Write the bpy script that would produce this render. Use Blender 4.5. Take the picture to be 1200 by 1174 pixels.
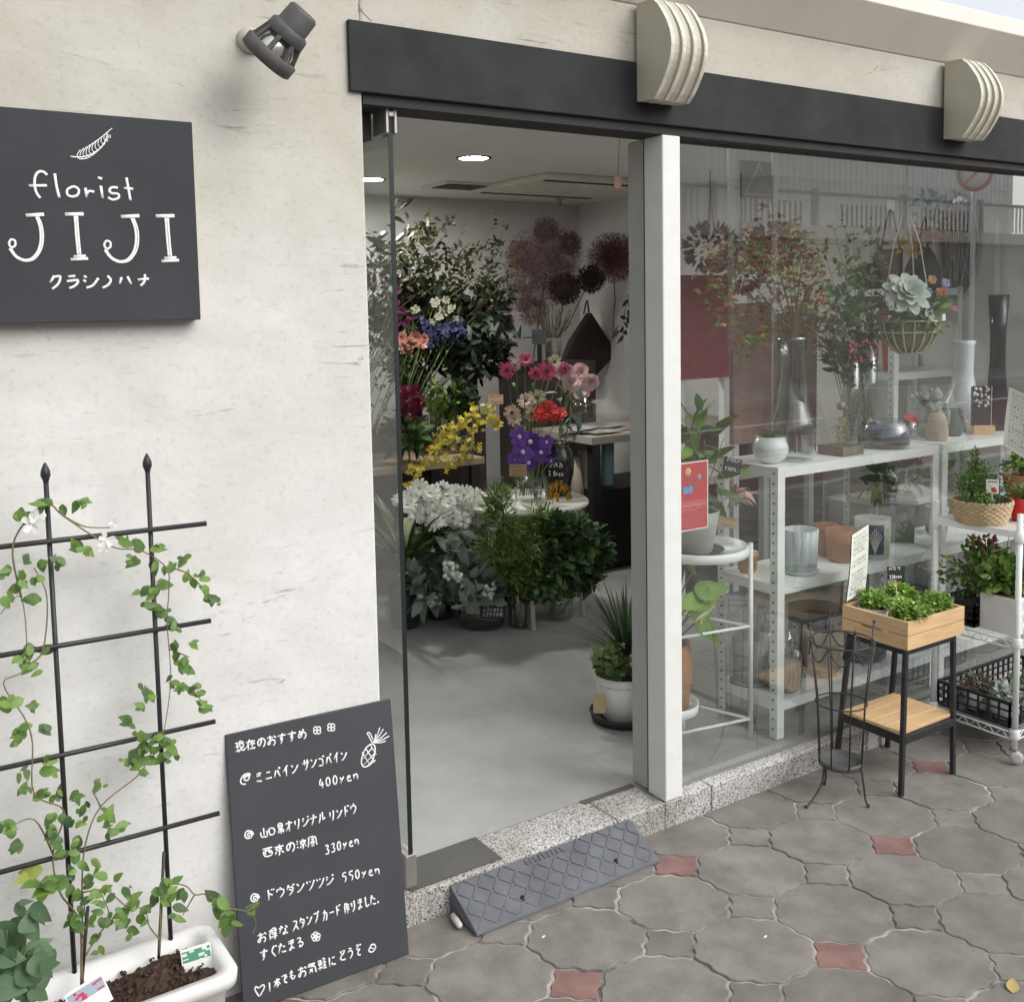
import bpy, math, random
from mathutils import Vector as V, Matrix
random.seed(7)
R = math.radians
for o in list(bpy.data.objects): bpy.data.objects.remove(o)
scene = bpy.context.scene
col = scene.collection
# ------------------------------------------------------------------ camera, sky, sun, exposure
FPX, CXP, CYP, YAW, PITCH, ROLL = 1222.36, 606.77, 468.97, .586908, .0886513, .0178592
CAM = V((0, -2.408, 1.66))
_fw = V((math.sin(YAW)*math.cos(PITCH), math.cos(YAW)*math.cos(PITCH), -math.sin(PITCH)))
_rt = V((math.cos(YAW), -math.sin(YAW), 0)); _dn = _fw.cross(_rt)
_r = _rt*math.cos(ROLL) + _dn*math.sin(ROLL); _d = -_rt*math.sin(ROLL) + _dn*math.cos(ROLL)
cd = bpy.data.cameras.new('camera'); cam = bpy.data.objects.new('camera', cd); col.objects.link(cam)
cd.sensor_fit = 'HORIZONTAL'; cd.sensor_width = 36; cd.lens = 36*FPX/1200
cd.shift_x = (600-CXP)/1200; cd.shift_y = (CYP-587)/1200
cd.clip_start = .05; cd.clip_end = 500
m3 = Matrix((_r, -_d, -_fw)).transposed()
cam.matrix_world = Matrix.Translation(CAM) @ m3.to_4x4()
scene.camera = cam

w = bpy.data.worlds.new('World'); scene.world = w; w.use_nodes = True
nt = w.node_tree; nt.nodes.clear()
SUN_EL, SUN_ROT = R(40), R(152)
sky = nt.nodes.new('ShaderNodeTexSky'); sky.sky_type = 'NISHITA'; sky.sun_disc = False
sky.sun_elevation = SUN_EL; sky.sun_rotation = SUN_ROT; sky.air_density = 1.0; sky.dust_density = 3.0
hs = nt.nodes.new('ShaderNodeHueSaturation'); hs.inputs['Saturation'].default_value = .22
bg = nt.nodes.new('ShaderNodeBackground'); bg.inputs['Strength'].default_value = .15
wo = nt.nodes.new('ShaderNodeOutputWorld')
nt.links.new(sky.outputs[0], hs.inputs['Color']); nt.links.new(hs.outputs[0], bg.inputs[0]); nt.links.new(bg.outputs[0], wo.inputs[0])
sl = bpy.data.lights.new('sun', 'SUN'); sun = bpy.data.objects.new('sun', sl); col.objects.link(sun)
sl.energy = .5; sl.angle = R(60); sl.color = (1, .985, .965)
_sd = V((math.sin(SUN_ROT)*math.cos(SUN_EL), math.cos(SUN_ROT)*math.cos(SUN_EL), math.sin(SUN_EL)))
sun.rotation_euler = (-_sd).to_track_quat('-Z', 'Y').to_euler()
scene.view_settings.view_transform = 'Standard'; scene.view_settings.look = 'None'
scene.view_settings.exposure = 0.70; scene.view_settings.gamma = 1
scene.render.engine = 'CYCLES'

# a pixel of the 1200 px wide photograph -> a point on a real plane of the place
def ray(u, v): return _r*((u-CXP)/FPX) + _d*((v-CYP)/FPX) + _fw
def at(u, v, y):
    d = ray(u, v); return CAM + d*((y-CAM.y)/d.y)
def atz(u, v, z):
    d = ray(u, v); return CAM + d*((z-CAM.z)/d.z)
def atx(u, v, x):
    d = ray(u, v); return CAM + d*((x-CAM.x)/d.x)
def atp(u, v, p, n):
    d = ray(u, v); return CAM + d*((V(p)-CAM).dot(n)/d.dot(n))
def sc(p): return (V(p)-CAM).dot(_fw)/FPX      # metres per photo pixel at that point

# ------------------------------------------------------------------ materials
_mats = {}
def nn(t, k, **kw):
    n = t.nodes.new(k)
    for a, b in kw.items():
        if hasattr(n, a): setattr(n, a, b)
        else: n.inputs[a].default_value = b
    return n
def mat(name, c, rough=.6, var=.12, scale=9., bump=0., bscale=80., metal=0., island=0., trans=0., c2=None, stretch=None, spec=.5, detail=6., coat=0.):
    if name in _mats: return _mats[name]
    m = bpy.data.materials.new(name); m.use_nodes = True; t = m.node_tree
    p = t.nodes['Principled BSDF']; L = t.links.new
    p.inputs['Roughness'].default_value = rough; p.inputs['Metallic'].default_value = metal
    p.inputs['Specular IOR Level'].default_value = spec; p.inputs['Coat Weight'].default_value = coat
    tc = nn(t, 'ShaderNodeTexCoord'); src = tc.outputs['Object']
    if stretch:
        mp = nn(t, 'ShaderNodeMapping'); mp.inputs['Scale'].default_value = stretch; L(src, mp.inputs[0]); src = mp.outputs[0]
    nz = nn(t, 'ShaderNodeTexNoise', Scale=scale, Detail=detail, Roughness=.6); L(src, nz.inputs['Vector'])
    cr = nn(t, 'ShaderNodeValToRGB')
    a = [max(0, x*(1-var)) for x in c]; b = list(c2) if c2 else [min(1, x*(1+var)) for x in c]
    cr.color_ramp.elements[0].position = .3; cr.color_ramp.elements[1].position = .7
    cr.color_ramp.elements[0].color = (*a, 1); cr.color_ramp.elements[1].color = (*b, 1)
    L(nz.outputs['Fac'], cr.inputs[0]); out = cr.outputs[0]
    if island:
        g = nn(t, 'ShaderNodeNewGeometry'); mr = nn(t, 'ShaderNodeMapRange'); L(g.outputs['Random Per Island'], mr.inputs[0])
        mr.inputs[3].default_value = 1-island; mr.inputs[4].default_value = 1+island
        h = nn(t, 'ShaderNodeHueSaturation'); L(out, h.inputs['Color']); L(mr.outputs[0], h.inputs['Value'])
        mr2 = nn(t, 'ShaderNodeMapRange'); L(g.outputs['Random Per Island'], mr2.inputs[0]); mr2.inputs[3].default_value = .5+island*.05; mr2.inputs[4].default_value = .5-island*.05
        L(mr2.outputs[0], h.inputs['Hue']); out = h.outputs[0]
    L(out, p.inputs['Base Color'])
    if bump:
        nb = nn(t, 'ShaderNodeTexNoise', Scale=bscale, Detail=5.); L(src, nb.inputs['Vector'])
        bp = nn(t, 'ShaderNodeBump', Strength=bump, Distance=.004); L(nb.outputs['Fac'], bp.inputs['Height']); L(bp.outputs[0], p.inputs['Normal'])
    if trans:
        tr = nn(t, 'ShaderNodeBsdfTranslucent'); L(out, tr.inputs[0]); mx = nn(t, 'ShaderNodeMixShader'); mx.inputs[0].default_value = trans
        o = [n for n in t.nodes if n.type == 'OUTPUT_MATERIAL'][0]
        L(p.outputs[0], mx.inputs[1]); L(tr.outputs[0], mx.inputs[2]); L(mx.outputs[0], o.inputs[0])
    _mats[name] = m; return m
def glass(name, tint=(.93, .97, .95), k=1.9, rough=0., add=0., veil=0.):
    if name in _mats: return _mats[name]
    m = bpy.data.materials.new(name); m.use_nodes = True; t = m.node_tree; L = t.links.new
    t.nodes.remove(t.nodes['Principled BSDF']); o = [n for n in t.nodes if n.type == 'OUTPUT_MATERIAL'][0]
    tr = nn(t, 'ShaderNodeBsdfTransparent'); tr.inputs[0].default_value = (*tint, 1)
    gl = nn(t, 'ShaderNodeBsdfGlossy'); gl.inputs['Roughness'].default_value = rough; gl.inputs[0].default_value = (1, 1, 1, 1)
    fr = nn(t, 'ShaderNodeFresnel', IOR=1.5); g = nn(t, 'ShaderNodeNewGeometry')
    s1 = nn(t, 'ShaderNodeMath', operation='SUBTRACT'); s1.inputs[0].default_value = 1; L(g.outputs['Backfacing'], s1.inputs[1])
    s2 = nn(t, 'ShaderNodeMath', operation='MULTIPLY'); L(fr.outputs[0], s2.inputs[0]); s2.inputs[1].default_value = k
    s4 = nn(t, 'ShaderNodeMath', operation='ADD'); L(s2.outputs[0], s4.inputs[0]); s4.inputs[1].default_value = add
    s3 = nn(t, 'ShaderNodeMath', operation='MULTIPLY'); L(s4.outputs[0], s3.inputs[0]); L(s1.outputs[0], s3.inputs[1]); s3.use_clamp = True
    mx = nn(t, 'ShaderNodeMixShader'); L(s3.outputs[0], mx.inputs[0]); L(tr.outputs[0], mx.inputs[1]); L(gl.outputs[0], mx.inputs[2]); out = mx.outputs[0]
    if veil:                                     # pale reflection haze painted on as a smeared diffuse film
        df = nn(t, 'ShaderNodeBsdfDiffuse'); df.inputs[0].default_value = (.74, .77, .74, 1)
        tc = nn(t, 'ShaderNodeTexCoord'); mp = nn(t, 'ShaderNodeMapping'); mp.inputs['Scale'].default_value = (1.5, 1, 4); mp.inputs['Rotation'].default_value = (0, .5, 0); L(tc.outputs['Object'], mp.inputs[0])
        nz = nn(t, 'ShaderNodeTexNoise', Scale=2.2, Detail=6.); L(mp.outputs[0], nz.inputs['Vector'])
        mr = nn(t, 'ShaderNodeMapRange'); mr.inputs[1].default_value = .3; mr.inputs[2].default_value = .7; mr.inputs[3].default_value = veil*.6; mr.inputs[4].default_value = veil*1.4; L(nz.outputs['Fac'], mr.inputs[0])
        sm = nn(t, 'ShaderNodeMath', operation='MULTIPLY'); L(mr.outputs[0], sm.inputs[0]); L(s1.outputs[0], sm.inputs[1])
        m2 = nn(t, 'ShaderNodeMixShader'); L(sm.outputs[0], m2.inputs[0]); L(out, m2.inputs[1]); L(df.outputs[0], m2.inputs[2]); out = m2.outputs[0]
    L(out, o.inputs[0])
    _mats[name] = m; return m
def emit(name, c, s):
    if name in _mats: return _mats[name]
    m = bpy.data.materials.new(name); m.use_nodes = True; p = m.node_tree.nodes['Principled BSDF']
    p.inputs['Emission Color'].default_value = (*c, 1); p.inputs['Emission Strength'].default_value = s; p.inputs['Base Color'].default_value = (*c, 1)
    _mats[name] = m; return m

def plaster():
    m = bpy.data.materials.new('trowelled_plaster'); m.use_nodes = True; t = m.node_tree; L = t.links.new
    p = t.nodes['Principled BSDF']; p.inputs['Roughness'].default_value = .85
    tc = nn(t, 'ShaderNodeTexCoord')
    mp = nn(t, 'ShaderNodeMapping'); mp.inputs['Scale'].default_value = (1, 1, 1.35); L(tc.outputs['Object'], mp.inputs[0])
    big = nn(t, 'ShaderNodeTexNoise', Scale=2.6, Detail=10., Roughness=.7, Distortion=.3); L(mp.outputs[0], big.inputs['Vector'])
    cr = nn(t, 'ShaderNodeValToRGB'); e = cr.color_ramp.elements; e[0].position = .25; e[1].position = .7
    e[0].color = (.66, .65, .625, 1); e[1].color = (.79, .785, .765, 1); L(big.outputs['Fac'], cr.inputs[0])
    # thin dark scratches left by the trowel, in horizontal bands
    mp2 = nn(t, 'ShaderNodeMapping'); mp2.inputs['Scale'].default_value = (3.2, 3.2, 24); L(tc.outputs['Object'], mp2.inputs[0])
    st = nn(t, 'ShaderNodeTexNoise', Scale=1.6, Detail=9., Roughness=.7, Distortion=1.2); L(mp2.outputs[0], st.inputs['Vector'])
    sr = nn(t, 'ShaderNodeValToRGB'); e = sr.color_ramp.elements; e[0].position = .33; e[1].position = .40; e[0].color = (.42, .41, .39, 1); e[1].color = (1, 1, 1, 1)
    L(st.outputs['Fac'], sr.inputs[0])
    mk = nn(t, 'ShaderNodeTexNoise', Scale=2.2, Detail=3.); L(tc.outputs['Object'], mk.inputs['Vector'])
    mr = nn(t, 'ShaderNodeMapRange'); mr.inputs[1].default_value = .50; mr.inputs[2].default_value = .62; L(mk.outputs['Fac'], mr.inputs[0])
    mx = nn(t, 'ShaderNodeMix', data_type='RGBA', blend_type='MULTIPLY'); L(mr.outputs[0], mx.inputs[0]); L(cr.outputs[0], mx.inputs[6]); L(sr.outputs[0], mx.inputs[7])
    # fine speckles
    sp = nn(t, 'ShaderNodeTexNoise', Scale=55., Detail=4.); L(mp.outputs[0], sp.inputs['Vector'])
    s2 = nn(t, 'ShaderNodeValToRGB'); e = s2.color_ramp.elements; e[0].position = .3; e[1].position = .45; e[0].color = (.78, .77, .74, 1); e[1].color = (1, 1, 1, 1); L(sp.outputs['Fac'], s2.inputs[0])
    m2 = nn(t, 'ShaderNodeMix', data_type='RGBA', blend_type='MULTIPLY'); m2.inputs[0].default_value = .5; L(mx.outputs[2], m2.inputs[6]); L(s2.outputs[0], m2.inputs[7])
    # yellowed plaster in blotches; shade high on the wall painted into the same tint
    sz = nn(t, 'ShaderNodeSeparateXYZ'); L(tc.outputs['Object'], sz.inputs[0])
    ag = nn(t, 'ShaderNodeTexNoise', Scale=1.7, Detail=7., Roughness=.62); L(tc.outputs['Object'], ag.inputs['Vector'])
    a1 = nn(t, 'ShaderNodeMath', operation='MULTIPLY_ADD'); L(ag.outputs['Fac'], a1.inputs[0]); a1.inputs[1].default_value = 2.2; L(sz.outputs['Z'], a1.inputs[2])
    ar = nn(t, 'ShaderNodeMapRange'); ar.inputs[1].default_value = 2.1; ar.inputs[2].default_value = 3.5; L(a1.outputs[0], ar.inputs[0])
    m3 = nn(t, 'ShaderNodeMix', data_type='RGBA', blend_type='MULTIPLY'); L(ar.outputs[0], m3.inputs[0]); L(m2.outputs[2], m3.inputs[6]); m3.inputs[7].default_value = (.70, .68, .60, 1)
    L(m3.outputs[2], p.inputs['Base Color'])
    b0 = nn(t, 'ShaderNodeTexNoise', Scale=5.5, Detail=12., Roughness=.66, Distortion=.5); L(mp.outputs[0], b0.inputs['Vector'])
    ad = nn(t, 'ShaderNodeMath', operation='ADD'); L(b0.outputs['Fac'], ad.inputs[0])
    mu = nn(t, 'ShaderNodeMath', operation='MULTIPLY'); L(sr.outputs[0], mu.inputs[0]); L(mr.outputs[0], mu.inputs[1]); L(mu.outputs[0], ad.inputs[1])
    bp = nn(t, 'ShaderNodeBump', Strength=.30, Distance=.012); L(ad.outputs[0], bp.inputs['Height']); L(bp.outputs[0], p.inputs['Normal'])
    return m
def granite():
    m = bpy.data.materials.new('granite'); m.use_nodes = True; t = m.node_tree; L = t.links.new
    p = t.nodes['Principled BSDF']; p.inputs['Roughness'].default_value = .55
    tc = nn(t, 'ShaderNodeTexCoord')
    v = nn(t, 'ShaderNodeTexVoronoi', Scale=290.); L(tc.outputs['Object'], v.inputs['Vector'])
    bw = nn(t, 'ShaderNodeSeparateColor'); L(v.outputs['Color'], bw.inputs[0])
    cr = nn(t, 'ShaderNodeValToRGB'); cr.color_ramp.interpolation = 'CONSTANT'; e = cr.color_ramp.elements
    e[0].position = 0; e[0].color = (.09, .09, .09, 1); e[1].position = .2; e[1].color = (.34, .33, .32, 1)
    for q, c in ((.42, .55), (.7, .68)):
        x = cr.color_ramp.elements.new(q); x.color = (c, c*.985, c*.96, 1)
    L(bw.outputs[0], cr.inputs[0])
    nz = nn(t, 'ShaderNodeTexNoise', Scale=5., Detail=6.); L(tc.outputs['Object'], nz.inputs['Vector'])
    r2 = nn(t, 'ShaderNodeValToRGB'); r2.color_ramp.elements[0].position = .3; r2.color_ramp.elements[1].position = .65; r2.color_ramp.elements[0].color = (.66, .63, .58, 1); L(nz.outputs['Fac'], r2.inputs[0])
    mx = nn(t, 'ShaderNodeMix', data_type='RGBA', blend_type='MULTIPLY'); mx.inputs[0].default_value = 1; L(cr.outputs[0], mx.inputs[6]); L(r2.outputs[0], mx.inputs[7]); L(mx.outputs[2], p.inputs['Base Color'])
    return m
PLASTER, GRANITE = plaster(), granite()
def rgb(r, g, b):   # picture colour of a matt surface -> linear albedo helper
    f = lambda x: ((x/255+.055)/1.055)**2.4
    return (f(r), f(g), f(b))
BANDP = mat('band_paint', (.031, .033, .033), .7, .34, 5, .05, 120, spec=.2)
CHAR = mat('charcoal_paint', (.048, .051, .056), .7, .14, 5, .05, 120, spec=.22)
BOARD = mat('chalkboard_black', (.050, .053, .062), .62, .10, 4, .03, 200)
CHALK = mat('chalk_white', (.86, .86, .84), .9, .06, 90)
WHITE = mat('white_paint', (.78, .78, .75), .5, .04, 12, .05, 60)
WMETAL = mat('white_metal', (.84, .86, .85), .38, .03, 10)
BEIGE = mat('beige_painted_metal', (.50, .48, .39), .5, .06, 14, .03, 90)
BMETAL = mat('black_metal', (.022, .022, .024), .45, .2, 20)
DWIRE = mat('dark_wire', (.035, .033, .031), .5, .2, 20)
SOFFIT = mat('soffit_paint', (.80, .76, .69), .75, .06, 3, .04, 70)
CEIL = mat('white_ceiling', (.72, .72, .69), .8, .03, 4)
IWALL = mat('interior_wall_paint', (.72, .71, .69), .8, .05, 3, .03, 50)
CONC = mat('polished_concrete', (.335, .34, .325), .40, .18, 3.4, .03, 30, detail=9.)
GREYP = mat('grey_jamb_paint', (.46, .46, .43), .55, .05, 12, .04, 70)
STEEL = mat('brushed_steel', (.42, .40, .37), .42, .12, 40, metal=.75, stretch=(8, 1, 1))
DSTEEL = mat('dull_plate', (.085, .082, .074), .6, .15, 8, .04, 140)
GLASS = glass('window_glass', (.975, .99, .985), 3.2, 0., 0., .014); DGLASS = glass('door_glass', (.92, .955, .945), 2.6, 0., 0., .03); VGLASS = glass('vase_glass', (.90, .93, .92), 2.2, 0, .05)
GEDGE = mat('glass_edge', (.006, .014, .012), .5, .1)
SOIL = mat('soil', (.060, .034, .022), .95, .45, 70, 1., 60)
TERRA = mat('terracotta', (.44, .19, .10), .75, .12, 10, .06, 50)
KRAFT = mat('kraft_paper', (.45, .32, .19), .8, .08, 20)
PAPER = mat('paper', (.80, .82, .74), .8, .03, 10)
INK = mat('ink', (.06, .06, .07), .8)
PINE = mat('pine_wood', (.68, .46, .24), .6, .14, 7, .05, 40, stretch=(1, 9, 9))
PINEY = mat('pine_wood_side', (.66, .445, .235), .6, .14, 7, .05, 40, stretch=(9, 1, 9))
BENCHW = mat('bench_wood', (.36, .27, .17), .6, .2, 6, .05, 40, stretch=(1, 9, 9))
RUBBER = mat('grey_rubber', (.125, .132, .146), .75, .2, 14, .12, 160)
WPLAST = mat('white_plastic', (.80, .79, .77), .45, .04, 6, .03, 50)
BPLAST = mat('black_plastic', (.018, .018, .02), .5)
STEM = mat('green_stem', (.14, .20, .06), .6, .2, 30)
TWIG = mat('brown_twig', (.13, .085, .05), .8, .25, 40)
def leafm(name, c, var=.3, isl=.28, tr=.28): return mat(name, c, .5, var, 14, .05, 60, island=isl, trans=tr)
L_VINE = leafm('vine_leaf', (.155, .265, .06)); L_VINED = leafm('vine_leaf_bluish', (.11, .19, .075))
L_DARK = leafm('dark_leaf', (.035, .065, .028)); L_MID = leafm('mid_leaf', (.09, .165, .045)); L_FRESH = leafm('fresh_leaf', (.20, .34, .065))
L_OLIVE = leafm('olive_leaf', (.11, .115, .04)); L_GREY = leafm('grey_leaf', (.19, .23, .19), .15, .15); L_RED = leafm('red_leaf', (.38, .13, .10))
L_YEL = leafm('yellow_leaf', (.42, .34, .05)); L_SILV = leafm('silver_leaf', (.60, .66, .58), .12, .12)
def petal(name, c, isl=.12): return mat(name, c, .6, .08, 20, island=isl, trans=.25)

# ------------------------------------------------------------------ mesh builder
class MB:
    def __init__(s): s.v = []; s.f = []; s.mi = []; s.sm = []
    def add(s, vs, fs, mi=0, smooth=False):
        b = len(s.v); s.v += [tuple(x) for x in vs]
        for f in fs: s.f.append(tuple(b+i for i in f)); s.mi.append(mi); s.sm.append(smooth)
        return s
    def box(s, lo, hi, mi=0):
        x0, y0, z0 = lo; x1, y1, z1 = hi
        return s.add([(x0,y0,z0),(x1,y0,z0),(x1,y1,z0),(x0,y1,z0),(x0,y0,z1),(x1,y0,z1),(x1,y1,z1),(x0,y1,z1)],
              [(0,3,2,1),(4,5,6,7),(0,1,5,4),(1,2,6,5),(2,3,7,6),(3,0,4,7)], mi)
    def obox(s, c, X, Y, Z, mi=0):            # oriented box: centre and three half-axes
        c, X, Y, Z = V(c), V(X), V(Y), V(Z)
        vs = [c+X*a+Y*b+Z*d for d in (-1, 1) for b in (-1, 1) for a in (-1, 1)]
        return s.add(vs, [(0,2,3,1),(4,5,7,6),(0,1,5,4),(1,3,7,5),(3,2,6,7),(2,0,4,6)], mi)
    def bar(s, p, q, w, h, mi=0, up=(0, 0, 1)):
        p, q = V(p), V(q); d = (q-p); l = d.length; d /= l; u = V(up)
        if abs(d.dot(u)) > .95: u = V((0, 1, 0))
        a = d.cross(u).normalized(); u = a.cross(d)
        return s.obox((p+q)/2, d*(l/2), a*(w/2), u*(h/2), mi)
    def tube(s, pts, r, n=6, mi=0, closed=False, flat=None):
        pts = [V(p) for p in pts]; N = len(pts); vs = []; rr = r if isinstance(r, (list, tuple)) else [r]*N
        pu = None
        for i, p in enumerate(pts):
            a = pts[(i-1) % N] if (i or closed) else p; b = pts[(i+1) % N] if (i < N-1 or closed) else p
            d = b-a
            if d.length < 1e-9: d = V((0, 0, 1))
            d.normalize()
            if flat is not None: u = V(flat)
            elif pu is None: u = V((0, 0, 1)) if abs(d.z) < .9 else V((1, 0, 0))
            else: u = pu
            x = d.cross(u)
            if x.length < 1e-6: x = d.orthogonal()
            x.normalize(); u = x.cross(d).normalized(); pu = u
            k = .22 if flat is not None else 1
            for j in range(n):
                t = 2*math.pi*j/n; vs.append(p + x*(rr[i]*math.cos(t)) + u*(rr[i]*k*math.sin(t)))
        fs = []
        for i in range(N if closed else N-1):
            i2 = (i+1) % N
            for j in range(n): fs.append((i*n+j, i*n+(j+1) % n, i2*n+(j+1) % n, i2*n+j))
        if not closed: fs += [tuple(range(n-1, -1, -1)), tuple(range((N-1)*n, N*n))]
        return s.add(vs, fs, mi, n > 4)
    def lathe(s, c, prof, n=24, mi=0, smooth=True, cap0=True, cap1=True, wob=None, axis=None):
        c = V(c); vs = []
        if axis is None: ax, ay, az = V((1,0,0)), V((0,1,0)), V((0,0,1))
        else: az = V(axis).normalized(); ax = az.orthogonal().normalized(); ay = az.cross(ax)
        for (r, z) in prof:
            for j in range(n):
                t = 2*math.pi*j/n; k = wob(j, n) if wob else 1
                vs.append(c + ax*(r*k*math.cos(t)) + ay*(r*k*math.sin(t)) + az*z)
        fs = [(i*n+j, i*n+(j+1) % n, (i+1)*n+(j+1) % n, (i+1)*n+j) for i in range(len(prof)-1) for j in range(n)]
        if cap0: fs.append(tuple(range(n-1, -1, -1)))
        if cap1: fs.append(tuple(range((len(prof)-1)*n, len(prof)*n)))
        return s.add(vs, fs, mi, smooth)
    def ball(s, c, r, mi=0, n=10, sq=(1, 1, 1)):
        pr = []; m = max(4, n//2)
        c = V(c); vs = []; fs = []
        for i in range(m+1):
            a = math.pi*i/m
            for j in range(n):
                b = 2*math.pi*j/n; vs.append(c+V((r*sq[0]*math.sin(a)*math.cos(b), r*sq[1]*math.sin(a)*math.sin(b), -r*sq[2]*math.cos(a))))
        fs = [(i*n+j, i*n+(j+1) % n, (i+1)*n+(j+1) % n, (i+1)*n+j) for i in range(m) for j in range(n)]
        return s.add(vs, fs, mi, True)
    def leaf(s, p, d, n, Ln, Wd, mi=0, shape='ovate', droop=.15, seg=3, fold=.18):
        p, d, n = V(p), V(d).normalized(), V(n); x = d.cross(n)
        if x.length < 1e-6: x = d.orthogonal()
        x.normalize(); n = x.cross(d)
        prof = {'ovate': [(0,.08),(.12,.62),(.28,.95),(.5,.92),(.75,.55),(.9,.2),(1,.0)], 'heart': [(-.05,.5),(.06,.9),(.2,1),(.45,.85),(.7,.5),(.88,.2),(1,0)],
                'blade': [(0,.5),(.3,1),(.6,.9),(.85,.5),(1,0)], 'round': [(0,.2),(.25,.9),(.55,1),(.85,.7),(1,.25)],
                'small': [(0,.08),(.22,.85),(.5,.92),(.78,.5),(1,.0)], 'kite': [(0,.05),(.45,1),(1,0)], 'petal': [(0,.25),(.5,.9),(.85,1),(1,.6)]}[shape]
        if seg == 1: prof = [prof[0], prof[len(prof)//2], prof[-1]]
        vs = []; k = len(prof)
        for (t, w) in prof:
            q = p + d*(Ln*t) - n*(droop*Ln*t*t); h = Wd/2*w
            vs += [q - x*h + n*(fold*h), q, q + x*h + n*(fold*h)]
        fs = []
        for i in range(k-1):
            fs += [(3*i, 3*i+1, 3*i+4, 3*i+3), (3*i+1, 3*i+2, 3*i+5, 3*i+4)]
        return s.add(vs, fs, mi, True)
    def build(s, name, mats, parent=None, loc=None, bev=0, kind=None, label=None):
        me = bpy.data.meshes.new(name); o = bpy.data.objects.new(name, me); col.objects.link(o)
        org = V(loc) if loc is not None else (WL[parent.name] if parent else V((0, 0, 0)))
        me.from_pydata([(x[0]-org.x, x[1]-org.y, x[2]-org.z) for x in s.v], [], s.f)
        for m in (mats if isinstance(mats, (list, tuple)) else [mats]): me.materials.append(m)
        me.polygons.foreach_set('material_index', s.mi); me.polygons.foreach_set('use_smooth', s.sm); me.update()
        if parent: o.parent = parent
        else: o.location = org
        WL[o.name] = org
        if bev:
            b = o.modifiers.new('bevel', 'BEVEL'); b.width = bev; b.segments = 2; b.limit_method = 'ANGLE'; b.angle_limit = R(40)
        if kind: o['kind'] = kind
        if label: o['label'] = label
        return o
WL = {}
def tag(o, label, cat, group=None):
    o['label'] = label; o['category'] = cat
    if group: o['group'] = group
    return o
def thing(name, label, cat, loc, group=None):
    o = bpy.data.objects.new(name, None); o.empty_display_size = .05; col.objects.link(o); o.location = loc; WL[o.name] = V(loc)
    return tag(o, label, cat, group)
def struct(mb, name, mats, bev=0): return mb.build(name, mats, None, (0, 0, 0), bev, 'structure')
def rv(s=1.): return V((random.uniform(-s, s), random.uniform(-s, s), random.uniform(-s, s)))
def rdir():
    while 1:
        q = rv()
        if .05 < q.length < 1: return q.normalized()
def rnd(a, b): return random.uniform(a, b)
# ------------------------------------------------------------------ ground
def pavement():
    O, A, B = V((2.017, -.182)), V((.2975, -.0085)), V((.024, -.2815)); q = .288
    def edge(p, e, n=9):
        k0, k1 = sorted([tuple(p), tuple(e)]); a, b = V(k0), V(k1); d = b-a; nr = V((-d.y, d.x)).normalized()
        rs = random.Random(hash((round(a.x*50), round(a.y*50), round(b.x*50), round(b.y*50)))); ph = rs.uniform(-.3, .3); am = rs.uniform(.011, .020)
        out = []
        for i in range(n):
            t = i/n; win = math.sin(math.pi*t)**.5
            out.append(a + d*t + nr*(am*win*math.sin(2*math.pi*2*t+ph)))
        out.append(b)
        if tuple(p) != k0: out = out[::-1]
        return out[:-1]
    mb = MB()
    def stone(vs, mi):
        pts = []
        for i in range(len(vs)): pts += edge(V(vs[i]), V(vs[(i+1) % len(vs)]))
        w = [O + A*p.x + B*p.y for p in pts]; c = sum(w, V((0, 0)))/len(w)
        if c.y > .16 or c.y < -3.75 or c.x < -2.2 or c.x > 9: return
        z0 = rnd(-.0025, .001); tx, ty = rnd(-.012, .012), rnd(-.012, .012); g = rnd(.0030, .0055)
        N = len(w); rings = []
        for (ins, dz) in ((g, -.016), (g+.0004, -.0022), (g+.0026, 0)):
            r = []
            for p in w:
                e = p-c; l = e.length; e = e*((l-ins)/l); r.append((c.x+e.x, c.y+e.y, z0+dz+e.x*tx+e.y*ty))
            rings.append(r)
        fs = [(i*N+j, i*N+(j+1) % N, (i+1)*N+(j+1) % N, (i+1)*N+j) for i in range(2) for j in range(N)]
        fs = [f[::-1] for f in fs]; fs.append(tuple(range(2*N, 3*N))[::-1])
        mb.add(sum(rings, []), fs, mi)
    for i in range(-16, 26):
        for j in range(-4, 14):
            stone([(i-q, j), (i, j-q), (i+q, j), (i, j+q)], 1 if (i % 2 == 0 and (i//2+j) % 2 == 0) else 0)
            stone([(i+q, j), (i+1-q, j), (i+1, j+q), (i+1, j+1-q), (i+1-q, j+1), (i+q, j+1), (i, j+1-q), (i, j+q)], 0)
    PG = mat('grey_paver', (.198, .186, .164), .88, .26, 9, .55, 260, island=.13, detail=12.)
    PR = mat('red_paver', (.225, .130, .115), .88, .28, 9, .35, 220, island=.12)
    struct(mb, 'pavement', [PG, PR])
    JT = mat('joint_sand', (.05, .045, .04), .95, .3, 7, .8, 90, c2=(.60, .57, .50), detail=10.)
    struct(MB().box((-2.4, -3.78, -.06), (9.2, .12, -.0052)), 'pavement_bedding', JT)
pavement()
struct(MB().box((-40, -3.95, -.25), (50, -3.79, .0)), 'street_kerb', mat('concrete_kerb', (.36, .35, .33), .9, .15, 6, .2, 60))
struct(MB().box((-60, -60, -.4), (70, 12, -.13)), 'ground', mat('ground_earth', (.22, .20, .17), .95, .2, 2, .2, 20))
struct(MB().box((-60, -9.9, -.126), (70, -3.955, -.115)), 'road', mat('asphalt', (.16, .085, .085), .9, .2, 3, .4, 120))
rl = MB()
for k in range(-6, 10): rl.box((k*6, -8.2, -.112), (k*6+5.9, -8.05, -.110))
struct(rl, 'road_line', mat('road_paint', (.7, .7, .68), .8, .1, 20))
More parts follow.
